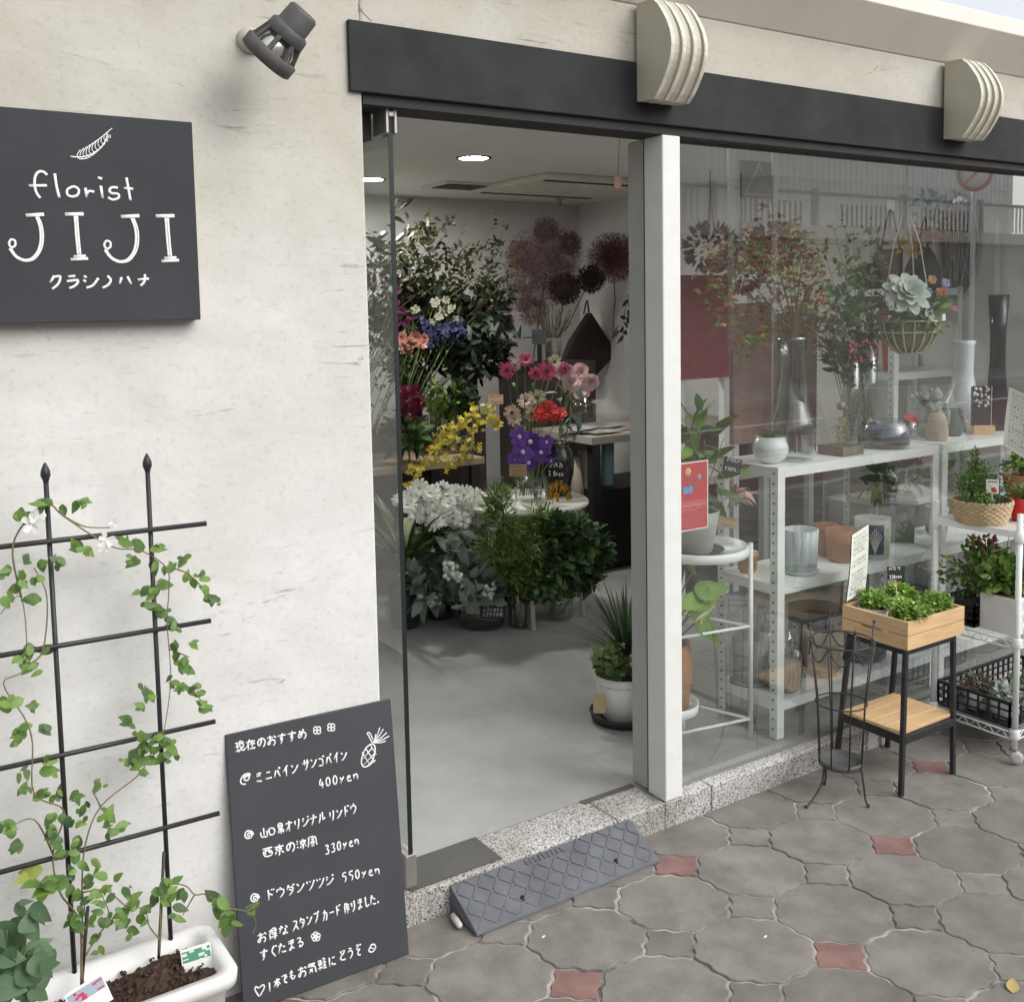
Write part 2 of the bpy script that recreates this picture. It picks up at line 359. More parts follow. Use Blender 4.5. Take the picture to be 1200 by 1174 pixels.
struct(MB().box((-60, -11.9, -.25), (70, -9.91, .02)), 'far_pavement', mat('far_concrete', (.34, .33, .31), .9, .15, 1.5, .2, 20))

# ------------------------------------------------------------------ the other side of the street (seen in the window's reflection)
rw = thing('retaining_wall', 'long grey concrete retaining wall across the street, mirrored in the shop window', 'wall', (14, -12.2, 0))
MB().box((-40, -12.5, 0), (60, -12.1, 2.95)).build('wall_face', mat('old_concrete', (.32, .30, .265), .9, .4, .8, .2, 8), rw)
MB().box((-40, -12.6, 2.953), (60, -11.85, 3.2)).build('coping', mat('coping_concrete', (.66, .62, .55), .9, .15, 1, .2, 8), rw)
fn = thing('railing_fence', 'pale metal railing fence along the top of the retaining wall across the street', 'fence', (14, -12.2, 3.2))
m = MB()
for i in range(230):
    x = -6+i*.16; m.box((x, -12.22, 3.26), (x+.05, -12.19, 3.86))
m.build('picket', mat('fence_white', (.88, .88, .86), .6), fn)['kind'] = 'stuff'
MB().box((-6, -12.25, 3.87), (31, -12.16, 3.93)).build('rail', mat('fence_grey', (.25, .25, .24), .6), fn)
for i in range(13): MB().box((-6+i*2.9, -12.27, 3.2), (-5.9+i*2.9, -12.14, 4.0)).build('post', mat('fence_grey', (.25, .25, .24)), fn)
b1 = thing('grey_building', 'large plain grey building behind the railing fence across the street', 'building', (8, -20, 0))
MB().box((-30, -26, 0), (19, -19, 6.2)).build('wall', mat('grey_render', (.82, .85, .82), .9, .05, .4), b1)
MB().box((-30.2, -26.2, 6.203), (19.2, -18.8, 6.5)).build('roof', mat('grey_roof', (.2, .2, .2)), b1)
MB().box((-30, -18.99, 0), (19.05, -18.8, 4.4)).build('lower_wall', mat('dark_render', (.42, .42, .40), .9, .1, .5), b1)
b2 = thing('white_building', 'white building with vertical ribbed cladding across the street', 'building', (24, -20, 0))
m = MB().box((19.6, -26, 0), (34, -18, 7))
for i in range(58): m.box((19.7+i*.245, -17.995, 2.4), (19.7+i*.245+.12, -17.94, 6.9))
m.build('wall', mat('white_cladding', (.90, .93, .94), .6, .03, 1), b2)
for i in range(3): MB().box((21+i*4, -17.99, 3.4), (23.4+i*4, -17.90, 4.5)).build('window', mat('dark_window', (.05, .055, .06), .15), b2)
for k, (u, v) in enumerate(((848, 168), (899, 172))):
    p = at(u, v, 12); t = MB().tube([(p.x, -11.7, 0.02), (p.x, -11.7, p.z)], .06, 8).build('street_pole', WMETAL, None, (p.x, -11.7, 0))
    tag(t, ['slim white pole before the far railing, left of the dark triangle sign', 'slim white pole before the far railing, right of the dark triangle sign'][k], 'pole')
p = at(882, 212, 12)
q = thing('warning_sign', 'dark square board with a pale triangle on the far railing fence', 'sign', (p.x, -11.75, 3.3))
MB().box((p.x-.45, -11.80, p.z-.35), (p.x+.45, -11.75, p.z+.35)).build('board', mat('dark_board', (.03, .035, .035)), q)
MB().tube([(p.x-.35, -11.73, p.z-.28), (p.x, -11.73, p.z+.3), (p.x+.35, -11.73, p.z-.28)], .03, 5, closed=True).build('triangle', WHITE, q)
MB().bar((p.x, -11.80, 3.2), (p.x, -11.80, p.z), .06, .04).build('bracket', DWIRE, q)
p = at(1143, 205, 5); vy = V((0, 7.2, 1.66)); n = (vy-V((p.x, p.y, p.z))); n.y = -n.y; n.normalize(); c = V((p.x, -4.9, p.z))
q = thing('road_sign', 'round white and red no stopping sign on a pole by the road', 'sign', (p.x, -4.9, 0))
MB().tube([(p.x, -4.9, -.1), (p.x, -4.9, p.z+.25)], .03, 8).build('pole', WMETAL, q)
n = V((-.8, .6, 0)).normalized(); c = c + n*.05
MB().lathe(c, [(.20, 0), (.20, .015)], 28, axis=n).build('sign_disc', WHITE, q)
MB().lathe(c+n*.016, [(.20, 0), (.20, .004), (.155, .004), (.155, 0)], 28, axis=n, cap0=False, cap1=False).build('red_ring', mat('sign_red', (.55, .04, .04)), q)
s = n.cross(V((0, 0, 1)))
MB().bar(c+n*.018+(s+V((0,0,1)))*.10, c+n*.018-(s+V((0,0,1)))*.10, .035, .004, up=n).build('slash', mat('sign_red', (.55, .04, .04)), q)

# ------------------------------------------------------------------ kerb, interior shell
kb = MB(); xs = [1.158, 1.944, 2.34, 3.13, 3.92, 4.71, 6.5]
for a, b in zip(xs, xs[1:]):
    d = .165 if b <= 2.0 else .068
    if a < 2.1 < b: kb.box((a+.0015, 0, -.1), (2.137, .165, .085)); kb.box((2.1373, 0, -.1), (b-.0015, .068, .085))
    else: kb.box((a+.0015, 0, -.1), (b-.0015, d, .085))
struct(kb, 'kerb', GRANITE, .006)
struct(MB().box((1.158, .004, -.1), (6.5, .06, .080)), 'kerb_joint', mat('joint_dark', (.12, .11, .10), .9))
fl = MB().box((.25, .167, -.1), (2.139, 4.3, .083)).box((2.1395, .07, -.1), (5.12, 4.3, .083))
struct(fl, 'floor', CONC)
struct(MB().box((.25, 4.2, .084), (5.12, 4.3, 2.449)), 'back_wall', IWALL)
struct(MB().box((5.0, .13, .0845), (5.12, 4.199, 2.4485)), 'right_wall', IWALL)
struct(MB().box((.25, .13, .0845), (.35, 4.199, 2.4485)), 'left_wall', IWALL)
struct(MB().box((.25, .752, 2.45), (5.12, 4.3, 2.53)), 'ceiling', CEIL)
struct(MB().box((.25, .121, 2.202), (5.12, .75, 2.531)), 'entrance_soffit', CEIL)

# ------------------------------------------------------------------ the shop front
sf = thing('shop_building', 'cream plastered shop building with a charcoal band over its glass door and window', 'building', (1.155, 0, 0))
wl = MB().box((-2.5, 0, -.1), (1.155, .12, 2.535))
wl.box((1.1553, 0.001, 2.197), (6.5, .12, 2.535)); wl.box((4.9, 0, .0855), (6.5, .12, 2.1965))
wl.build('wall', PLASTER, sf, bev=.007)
MB().box((1.117, -.013, 2.196), (6.5, 0.0005, 2.367)).build('lintel_band', BANDP, sf, bev=.003)
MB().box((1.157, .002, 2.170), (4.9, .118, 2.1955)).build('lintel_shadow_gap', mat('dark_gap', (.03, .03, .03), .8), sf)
pr = [(.0, 2.5355), (-.12, 2.642), (-.12, 2.698), (.10, 2.72), (.10, 2.5355)]; N = len(pr)
MB().add([(x, y, z) for x in (-2.5, 6.5) for y, z in pr], [tuple(range(N)), tuple(range(2*N-1, N-1, -1))]+[(i, N+i, N+(i+1) % N, (i+1) % N) for i in range(N)]).build('cornice', SOFFIT, sf, bev=.003)
MB().box((-2.5, .1003, 2.5355), (6.5, 4.4, 2.70)).build('roof', SOFFIT, sf)
MB().box((2.14, .0, .0853), (2.212, .086, 2.1695)).build('post', WHITE, sf, bev=.004)
MB().box((2.152, .094, .0853), (2.2, .178, 2.1695)).build('inner_jamb', GREYP, sf, bev=.003)
MB().box((2.1445, .0863, .0853), (2.20, .0937, 2.1695)).build('jamb_gap', mat('dark_gap', (.03, .03, .03), .8), sf)
MB().box((4.83, .0, .0853), (4.8995, .086, 2.1695)).build('post', WHITE, sf, bev=.004)
wi = MB().box((2.2123, .056, .0853), (4.8297, .064, 2.1695)).build('window', GLASS, sf)
MB().box((2.2125, .05, .0855), (4.8295, .0555, .094)).build('sealant', mat('sealant', (.22, .22, .21), .6), wi)
for pts in ([(417, 2), (421, 9), (428, 18), (435, 25)], [(421, 9), (419, 16)], [(340, 258), (352, 262), (366, 260)], [(388, 300), (396, 318), (399, 336)]): MB().tube([at(u, v, .0004) for u, v in pts], .0009, 4, flat=(0, -1, 0)).build('hairline_crack', mat('crack_grey', (.16, .15, .135), .9), sf)
# glass door, swung open into the shop
hx = 1.246
dr = MB().box((hx-.006, .034, .182), (hx+.006, .95, 2.16)).build('door', DGLASS, sf)
MB().box((hx-.0065, .032, .182), (hx+.0065, .0338, 2.11)).build('glass_edge', GEDGE, dr)
MB().box((hx-.017, .030, .088), (hx+.017, .95, .1815)).build('bottom_shoe', STEEL, dr, bev=.003)
m = MB(); 
for a, b, x0, x1 in ((2.108, 2.195, hx-.016, hx-.008), (2.108, 2.195, hx+.008, hx+.016), (2.15, 2.195, hx-.0078, hx+.0078)): m.box((x0, .024, a), (x1, .10, b))
m.build('top_patch', STEEL, dr, bev=.002)
m = MB()
for z, r in ((2.182, .004), (2.169, .007)): m.lathe((hx, .024, z), [(r, 0), (r, .002)], 12, axis=(0, -1, 0))
m.build('patch_screw', DWIRE, dr)
MB().box((1.17, .105, 2.10), (hx-.0165, .34, 2.1695)).build('door_closer', mat('dark_bronze', (.06, .055, .05), .5, .1, 10), sf, bev=.004)
MB().box((1.235, .018, .0852), (1.53, .164, .0885)).build('hinge_plate', DSTEEL, sf)
MB().box((1.92, .14, .0852), (2.13, .164, .087)).build('threshold_strip', DSTEEL, sf)

# ------------------------------------------------------------------ finned ornaments over the band
def ornament(x0, label):
    t = thing('fin_ornament', label, 'ornament', (x0, 0, 2.25), 'finned plaster ornaments on the charcoal band')
    FINE = mat('worn_pale_edge', (.66, .64, .54), .6, .25, 30, .1, 90)
    prof = [(0, 2.253), (-.072, 2.248)]
    for k in range(1, 14):
        a = k/14; prof.append((-.072-.078*math.sin(math.pi*(.02+.96*a))**1.0 + .0*a, 2.248+(2.53-2.248)*a*.995))
    prof += [(-.068, 2.531), (0, 2.531)]
    for k in range(4):
        xa = x0+.0425*k; N = len(prof); m = MB()
        vs = [(xa, y-.0135, z) for y, z in prof]+[(xa+.014, y-.0135, z) for y, z in prof]
        fs = [tuple(range(N)), tuple(range(2*N-1, N-1, -1))]+[(i, N+i, N+(i+1) % N, (i+1) % N) for i in range(N)]
        m.add(vs, fs[:2]+fs[2:]); m.mi = [0, 0]+[1]*N; m.build('fin', [BEIGE, FINE], t, bev=.0015)
    m = MB()
    pr = [(y*.935, z) for y, z in prof]
    N = len(pr); vs = [(x0+.0145, y-.0137, z+.001) for y, z in pr]+[(x0+.127, y-.0137, z+.001) for y, z in pr]
    m.add(vs, [tuple(range(N)), tuple(range(2*N-1, N-1, -1))]+[(i, N+i, N+(i+1) % N, (i+1) % N) for i in range(N)]).build('core', BEIGE, t)
ornament(2.03, 'beige half round fin ornament on the charcoal band above the white door post')
ornament(3.508, 'beige half round fin ornament on the charcoal band above the middle of the shop window')

# ------------------------------------------------------------------ wall spotlight
def spotlight():
    c = at(311, 70, -.13); ax = (at(352, 20, -.12)-at(313, 67, -.13)).normalized(); vd = (c-CAM).normalized(); ax = (ax-vd*(ax.dot(vd)+.10)).normalized()
    t = thing('wall_spotlight', 'weathered grey spotlight head on the plaster wall beside the charcoal band', 'wall lamp', (c.x, 0, c.z))
    GL = mat('weathered_grey_metal', (.085, .085, .082), .65, .25, 25, .15, 90)
    MB().lathe(c, [(r*.87, z*.87) for r, z in [(.066, -.004), (.073, 0), (.073, .030), (.064, .034), (.058, .034), (.058, .004)]], 32, axis=ax, cap0=False, cap1=False).build('front_ring', GL, t)
    MB().lathe(c, [(r*.87, z*.87) for r, z in [(.02, .006), (.056, .008), (.058, .02)]], 28, axis=ax, cap1=False).build('lamp_face', mat('lamp_glass', (.20, .20, .19), .15), t)
    MB().lathe(c, [(r*.87, z*.87) for r, z in [(.054, .02), (.050, .045), (.036, .070), (.028, .078)]], 28, axis=ax, cap0=False).build('reflector', mat('silver_bowl', (.7, .68, .64), .25, .1, 20, metal=.9), t)
    x = ax.orthogonal().normalized(); y = ax.cross(x); m = MB()
    for i in range(8):
        a = 2*math.pi*i/8+.3; d = x*math.cos(a)+y*math.sin(a); m.bar(c+d*.054+ax*.028, c+d*.0435+ax*.065, .010, .006, up=d)
    m.build('cage_rib', GL, t)
    MB().lathe(c, [(r*.87, z*.87) for r, z in [(.052, .072), (.054, .076), (.052, .098), (.046, .104), (.042, .104), (.040, .150), (.034, .157)]], 28, axis=ax).build('lamp_holder', GL, t, bev=.001)
    w0 = V((c.x+.012, 0, c.z+.070))
    MB().lathe(w0, [(.030, 0), (.030, -.010), (.024, -.022), (.010, -.028)], 24, axis=(0, 1, 0)).build('wall_base', BEIGE, t)
    MB().tube([w0+V((0, -.03, 0)), w0+V((.01, -.07, .004)), c+ax*.085], .010, 10).build('arm', GL, t)
    MB().ball(w0+V((.0, -.05, .0)), .015).build('joint', STEEL, t)
spotlight()

# ------------------------------------------------------------------ strokes: hand lettering as raised chalk lines
GL = {k: v.split() for k, v in {
'現': '0838 0535 0132 2822 4944 498984 4787 4484 535220 64619193', '在': '0797 4902 2520 4595 6861 3191', 'の': '573113164878958260',
'お': '0767 3931110355848160 7896', 'す': '0797 5955433446555330', 'め': '2842 695521032667948160', 'ミ': '1878 1666 1271', 'ニ': '2777 1292',
'パ': '3711 5781 7879898878', 'イ': '7914 5750', 'ン': '1836 115297', 'サ': '0696 3934 797440', 'ゴ': '177771 1171 7988 8998', '山': '161191 9691 5951',
'口': '1711818717', '県': '2924747929 2777 2575 1393 5350 3211 7291', 'オ': '0797 5950 6611', 'リ': '2824 797450', 'ジ': '1837 1526 115296 7988 8998',
'ナ': '0696 595520', 'ル': '383410 696194', 'ド': '3930 3674 6978 8998', 'ウ': '5957 1715 17978340', '西': '0898 1611919616 383423 686484',
'京': '5958 0797 2624747626 545040 2311 7391', '涼': '0817 0516 0213 6968 3797 4644848646 6460 4331 8392', '風': '191500 19898291 3767 3533636535 5751 3161',
'ダ': '3915 37877330 3564 8978 9988', 'ツ': '1826 4857 987330', '得': '3817 3614 2420 4945858949 4787 4494 3292 747060 5241', 'な': '0757 3913 7896 767251426391',
'ス': '18885400 5490', 'タ': '3915 37877330 3564', 'プ': '18887430 8889999888', 'カ': '17877150 494510', 'ー': '1595', '作': '3915 2620 5944 4797 6760 6595 6393',
'り': '282435 69756230', 'ま': '1888 1686 595230214381', 'し': '39325082', 'た': '0757 3901 5685 524191', '。': '1121221211', 'ぐ': '692570 8978 9988',
'る': '187813558371403152', '1': '5950', '本': '0797 5950 5702 5792 3272', 'で': '089856435180 7574 8685', 'も': '493341608183 1767 1464', '気': '2906 2888 2777 16868190 2451 5411',
'軽': '0848 1714444717 1646 0252 2920 599955 6795 5393 7571 5191', 'に': '2820 5787 534191', 'ど': '3946 8745234191 6968 8987', 'う': '3978 2667857240', 'ぞ': '2979159554425080 8978 9988',
'0': '49171240727749', '3': '18697745836011', '4': '490383 6660', '5': '892925668350', 'y': '1642 7610', 'e': '13745625124081', 'n': '161014567470', ' ': '',
'セ': '1777764 2922 2282', 'ク': '3915 38886310', '@': '6854333547667463431437599963', 'ラ': '2878 17877340', 'シ': '1837 1526 115296', 'ノ': '793210', 'ハ': '3911 6981',
'A': '004980 2464', 'E': '79202972 2565', '~': '05375573 95'}.items()}
def stroke(mb, pts, r, nrm, off=.0006):
    n = V(nrm); mb.tube([V(p)+n*off for p in pts], r, 6, flat=n)
def text(mb, s, p0, p1, h, up, nrm, r, wid=.84, jit=.04):
    p0, p1 = V(p0), V(p1); d = (p1-p0)/len(s); up = V(up).normalized()
    for i, ch in enumerate(s):
        o = p0+d*i; k = wid if ch not in 'yen0345' else wid*.95
        for st in GL.get(ch, []):
            pts = [o + d*(k*(int(st[j])/9+rnd(-jit, jit)*.5)) + up*(h*(int(st[j+1])/9+rnd(-jit, jit)*.5)) for j in range(0, len(st)-1, 2)]
            if len(pts) > 1:
                q = [pts[0]]
                for a, b in zip(pts, pts[1:]): q += [a.lerp(b, .5), b]
                if len(pts) > 2:                      # soften corners a little
                    q = [q[0]]+[(q[i-1]+q[i]*2+q[i+1])/4 for i in range(1, len(q)-1)]+[q[-1]]
                stroke(mb, q, r, nrm)
def curve(pts, n=4):
    pts = [V(p) for p in pts]; o = []
    for i in range(len(pts)-1):
        a, b, c, d = pts[max(i-1, 0)], pts[i], pts[i+1], pts[min(i+2, len(pts)-1)]
        for k in range(n):
            t = k/n; o.append(.5*((2*b)+(c-a)*t+(2*a-5*b+4*c-d)*t*t+(3*b-a-3*c+d)*t**3))
    return o+[pts[-1]]
# ------------------------------------------------------------------ the shop sign
sg = thing('shop_sign', 'charcoal square sign board with white hand lettering florist JIJI on the plaster wall', 'sign', (.33, 0, 1.64))
MB().box((.290, -.042, 1.645), (.717, -.0005, 2.083)).build('board', CHAR, sg, bev=.002)
MB().box((.7171, -.040, 1.647), (.7185, -.001, 2.081)).build('edge_trim', mat('pale_edge', (.62, .58, .50), .7), sg)
SY = -.0425; SN = (0, -1, 0)
def sp(x, y): return at(x/5, 150+y/5, SY)          # picture of the lettering, five units to a photo pixel
def sline(m, pts, r, n=4): stroke(m, curve([sp(*p) for p in pts], n) if len(pts) > 2 else [sp(*p) for p in pts], r*sc(sp(*pts[0]))/5, SN)
m = MB()
for s, r in (([(275,278),(255,260),(228,258),(206,285),(202,340),(215,385),(236,412)],8),([(168,340),(275,338)],8),([(320,268),(330,340),(347,410)],8.5),
    ([(425,345),(395,362),(395,392),(425,404),(455,392),(460,362),(438,346),(425,345)],7.5),([(500,352),(506,408)],8),([(504,392),(522,372),(552,376)],8),
    ([(572,292),(598,300)],8),([(590,340),(600,414)],8.5),([(690,352),(655,350),(640,368),(655,384),(690,388),(695,410),(660,422),(632,408)],7.5),
    ([(740,292),(752,360),(764,426)],8),([(726,354),(780,358)],7.5)): sline(m, s, r)
m.build('florist_lettering', CHALK, sg)
m = MB(); T = .6
for dx, dy in ((0, 0), (558, 8)):
    sline(m, [(150+dx, 514+dy), (258+dx, 508+dy)], 11, 2); 
    for o, r in ((0, 7), (14, 5.5)): sline(m, [(212+o*.9+dx, 522+dy), (232+o+dx, 580+dy), (238+o+dx, 650+dy), (225+o+dx, 715+dy), (190+o*.7+dx, 762+o*.5+dy), (145+dx, 775+o*.4+dy), (95-o*.2+dx, 752+o*.4+dy), (62-o*.6+dx, 708+dy)], r)
    sline(m, [(66+dx, 705+dy), (88+dx, 690+dy), (86+dx, 662+dy), (64+dx, 656+dy), (52+dx, 680+dy), (66+dx, 704+dy)], 7)
for dx, dy, w in ((0, 0, 1), (532, 10, .95)):
    sline(m, [(380+dx, 508+dy), (490+dx*w/w, 506+dy)], 11, 2)
    for o in (0, 14): sline(m, [(437+o+dx, 518+dy), (446+o+dx, 640+dy), (457+o+dx, 750+dy)], 6.5)
    sline(m, [(430+dx, 754+dy), (502+dx, 750+dy)], 8); sline(m, [(414+dx, 772+dy), (516+dx, 766+dy)], 9)
m.build('name_lettering', CHALK, sg)
m = MB()
for s in ([(318,868),(292,908)],[(316,874),(352,872),(340,915),(305,945)],[(398,872),(440,868)],[(390,900),(456,894),(440,925),(405,940)],[(490,868),(508,878)],[(486,892),(504,902)],
    [(505,938),(545,922),(576,880)],[(628,868),(648,890),(634,920),(600,938)],[(712,876),(700,915)],[(746,870),(768,916)],[(806,890),(872,884)],[(848,858),(846,900),(822,926)]): sline(m, s, 7.5)
m.build('kana_lettering', CHALK, sg)
m = MB(); sline(m, [(412,168),(480,172),(545,150),(600,105),(632,40)], 4)
for i in range(11):
    t = i/10; bx, by = 450+t*175, 172-(t**1.5)*125
    sline(m, [(bx, by), (bx+6, by-22-10*math.sin(t*3)), (bx+22+t*10, by-44-14*math.sin(t*3)*(1-t))], 2.6, 3); sline(m, [(bx, by), (bx+20, by+12+8*math.sin(t*3)), (bx+48-t*30, by+10+6*math.sin(t*3)-t*18)], 2.6, 3)
m.build('feather_drawing', CHALK, sg)

# ------------------------------------------------------------------ chalkboard leaning on the wall
BR, TR, BLc = V((1.163, -.106, .001)), V((1.160, -.020, .650)), V((.738, -.090, .006))
cu = (BR-BLc).normalized(); cv = (TR-BR); cv = (cv-cu*cv.dot(cu)).normalized(); cn = cu.cross(cv).normalized()
if cn.y > 0: cn = -cn
Wb, Hb = .432, .655; cb0 = BR
ck = thing('chalkboard', 'black menu chalkboard with white Japanese handwriting leaning against the plaster wall', 'chalkboard', (.95, -.09, 0))
MB().obox(cb0-cu*(Wb/2)+cv*(Hb/2)-cn*.006, cu*(Wb/2), cv*(Hb/2), cn*.006).build('board', BOARD, ck, bev=.0015)
def cp(u, v): return atp(u, v, cb0, cn)
CR = .0020
for s, a, b in (('現在のおすすめ', (276.3,882), (361,864.5)), ('ミニパイン', (300,918), (351,905)), ('サンゴパイン', (354.7,903), (408,890.5)), ('400yen', (373.5,924), (422,912)),
    ('山口県オリジナル', (304.8,983.3), (382.5,962)), ('リンドウ', (385.6,963), (419,952)), ('西京の涼風', (308,1006), (374,990)), ('330yen', (380.8,1001.5), (422.5,988.5)),
    ('ドウダンツツジ', (311.7,1055.5), (393,1035.5)), ('550yen', (400.5,1034), (447,1023)), ('お得な', (302,1106), (339,1093.5)), ('スタンプ', (343,1091), (375,1079)),
    ('カード', (378,1079.5), (400.5,1071)), ('作りました。', (403,1071), (449.5,1056.5)), ('すぐたまる', (305,1126), (358,1107)), ('1本でも', (312,1164), (347.5,1144.5)),
    ('お気軽に', (349.5,1146), (395.5,1129)), ('どうぞ', (397,1127.5), (425,1117))):
    k = sc(cp(*a)); m = MB(); text(m, s, cp(*a), cp(*b), (12.2 if ord(s[0]) > 200 else 10.8)*k, cv, cn, CR); m.build('handwriting', CHALK, ck)
def cl(m, pts, r=CR): stroke(m, curve([cp(*p) for p in pts], 4) if len(pts) > 2 else [cp(*p) for p in pts], r, cn)
for u, v, s in ((287,913,6), (291.5,978,5.2), (298.5,1052,5.2)):
    m = MB(); cl(m, [(u+1.5, v+1), (u-1.2, v+1.4), (u-1, v-1.8), (u+2.4, v-1.8), (u+3, v+2.4), (u-2.4, v+4), (u-s*.9, v), (u-2, v-s*.9), (u+s*.7, v-s*.7), (u+s, v)] if s < 6 else
       [(u-1, v-1), (u+2, v-4), (u+5, v-3), (u+3, v+1), (u-1, v), (u, v-5), (u+4, v-7), (u+6, v-5), (u, v-6), (u-5, v), (u-4, v+5), (u+1, v+5.5)]); m.build('chalk_swirl', CHALK, ck)
for u, v, s in ((371.5,855.5,5), (388,852,5), (370,1097,5.5)):
    m = MB()
    for k in range(4 if s < 5.5 else 5):
        a = k*2*math.pi/(4 if s < 5.5 else 5)+.8; x, y = u+math.cos(a)*s*.55, v+math.sin(a)*s*.55
        cl(m, [(x+math.cos(b*1.05+a)*s*.45, y+math.sin(b*1.05+a)*s*.45) for b in range(7)], CR*.8)
    m.build('chalk_blossom', CHALK, ck)
m = MB(); cl(m, [(303.5,1167), (299,1160), (299.5,1155.5), (303,1157), (308,1153.5), (309.5,1157), (304,1167)]); m.build('chalk_heart', CHALK, ck); m = MB(); cl(m, [(436,1106), (432,1113), (436,1115), (440,1110), (438,1106), (434,1107)]); cl(m, [(434,1110), (438,1111)], CR*.7); m.build('chalk_circle', CHALK, ck); m = MB()
# pineapple
E = [(431.5+(8.2*math.cos(a)*.92+13*math.sin(a)*-.38*-1*.6), 885+(13.5*math.sin(a)*-1*.98-8*math.cos(a)*.28)) for a in [i*2*math.pi/14 for i in range(15)]]
cl(m, E)
for a, b in (((424,890),(436,876)),((426,896),(440,881)),((431,898),(440,890)),((424,881),(434,897)),((428,876),(439,893)),((434,873),(441,884))): cl(m, [a, b], CR*.7)
for p in ((440,860),(445,852),(449,854),(453,858),(456,862),(452,868)): cl(m, [(436,870), ((436+p[0])/2+1, (870+p[1])/2+1), p], CR*.8)
cl(m, [(436,870), (432,862), (430,859), (433,858.5), (437,866)], CR*.8)
m.build('chalk_pineapple', CHALK, ck)

# ------------------------------------------------------------------ rubber kerb ramp
rp = thing('kerb_ramp', 'grey rubber kerb ramp with raised tread pattern at the doorstep', 'ramp', (1.67, -.08, 0))
x0, x1 = 1.345, 1.988; A0, A1 = V((0, -.004, .078)), V((0, -.142, .008))
m = MB(); vs = []
for x in (x0, x1): vs += [(x, -.004, .0), (x, -.004, .078), (x, -.142, .010), (x, -.145, .0)]
m.add(vs, [(0, 1, 2, 3), (7, 6, 5, 4), (1, 5, 6, 2), (2, 6, 7, 3), (0, 4, 5, 1), (3, 7, 4, 0)]).build('body', RUBBER, rp, bev=.003)
sd = (A1-A0).normalized(); sn = V((0, sd.z, -sd.y)); sn = sn if sn.z > 0 else -sn; m = MB()
def rpnt(x, t): return V((x, 0, 0))+A0+(A1-A0)*t+sn*.0012
nx, ny = 19, 5
for i in range(nx):
    for j in range(ny):
        if j == 0 and 6 <= i <= 11: continue
        c = rpnt(x0+.022+(x1-x0-.044)*i/(nx-1), .1+.78*j/(ny-1)); d = (V((1, 0, 0))*.8+sd*.75*(1 if (i+j) % 2 else -1)).normalized()
        m.obox(c, d*.0175, d.cross(sn)*.0022, sn*.0022)
m.build('tread_bar', RUBBER, rp)
m = MB()
for k in range(9): m.obox(rpnt(x0+.245+.0155*k, .1), V((1, 0, 0))*.003, sd*.009, sn*.002); m.obox(rpnt(x0+.249+.0155*k, .06 if k % 2 else .14), V((1, 0, 0))*.0045, sd*.002, sn*.002)
m.build('embossed_marking', RUBBER, rp)
for x in (x0+.175, x1-.135): MB().lathe(rpnt(x, .72), [(.0085, .0005), (.0085, .0015), (.0055, .0016), (.005, .0012)], 16, axis=sn).build('bolt_hole', mat('hole_black', (.008, .008, .008), .9), rp)
tag(MB().lathe((1.330, -.062, .0105), [(.003, -.032), (.008, -.028), (.0095, 0), (.008, .026), (.003, .03)], 14, axis=(.18, 1, 0)).build('white_stone', mat('pale_stone', (.6, .57, .52), .8, .1, 30, .2, 60), None, (1.352, -.06, .003)), 'long pale pebble wedged beside the end of the rubber ramp', 'stone')

# ------------------------------------------------------------------ planter, trellis and climbers
pl = thing('planter', 'long white plastic planter trough filled with brown soil under the trellis', 'planter', (.32, -.2, 0))
def rect(x0, x1, y0, y1, r, z, n=6):
    o = []
    for cx, cy, a0 in ((x1-r, y1-r, 0), (x0+r, y1-r, 90), (x0+r, y0+r, 180), (x1-r, y0+r, 270)):
        for k in range(n+1): a = R(a0+90*k/n); o.append((cx+r*math.cos(a), cy+r*math.sin(a), z))
    return o
rings = [rect(.03, .615, -.285, -.135, .02, .0), rect(.02, .625, -.295, -.125, .025, .17), rect(.012, .632, -.302, -.118, .03, .175), rect(.008, .636, -.306, -.114, .03, .235), rect(-.012, .656, -.326, -.094, .04, .240), rect(-.014, .658, -.328, -.092, .042, .262), rect(-.010, .654, -.324, -.096, .04, .268), rect(.016, .628, -.298, -.122, .03, .266), rect(.022, .622, -.292, -.128, .03, .20)]
N = len(rings[0]); m = MB(); m.add(sum(rings, []), [(i*N+j, i*N+(j+1) % N, (i+1)*N+(j+1) % N, (i+1)*N+j) for i in range(len(rings)-1) for j in range(N)]+[tuple(range(N-1, -1, -1))], 0, True)
m.build('trough', WPLAST, pl)
m = MB(); nx, ny = 60, 18; vs = []
for j in range(ny):
    for i in range(nx):
        x, y = .021+.602*i/(nx-1), -.293+.166*j/(ny-1); e = min(i, nx-1-i, j, ny-1-j); vs.append((x, y, .222+.012*math.sin(x*17+y*9)+.006*math.sin(x*41-y*30)+rnd(-.005, .005)+min(e, 3)*.003))
m.add(vs, [(j*nx+i, j*nx+i+1, (j+1)*nx+i+1, (j+1)*nx+i) for j in range(ny-1) for i in range(nx-1)], 0, False)
for _ in range(700):
    p = V((rnd(.03, .61), rnd(-.285, -.135), .238)); p.z = .236+.012*math.sin(p.x*17+p.y*9); d = rdir(); s = rnd(.002, .006); m.obox(p, d*s, d.orthogonal().normalized()*s*.6, d.cross(d.orthogonal().normalized())*s*.4)
m.build('soil', SOIL, pl)

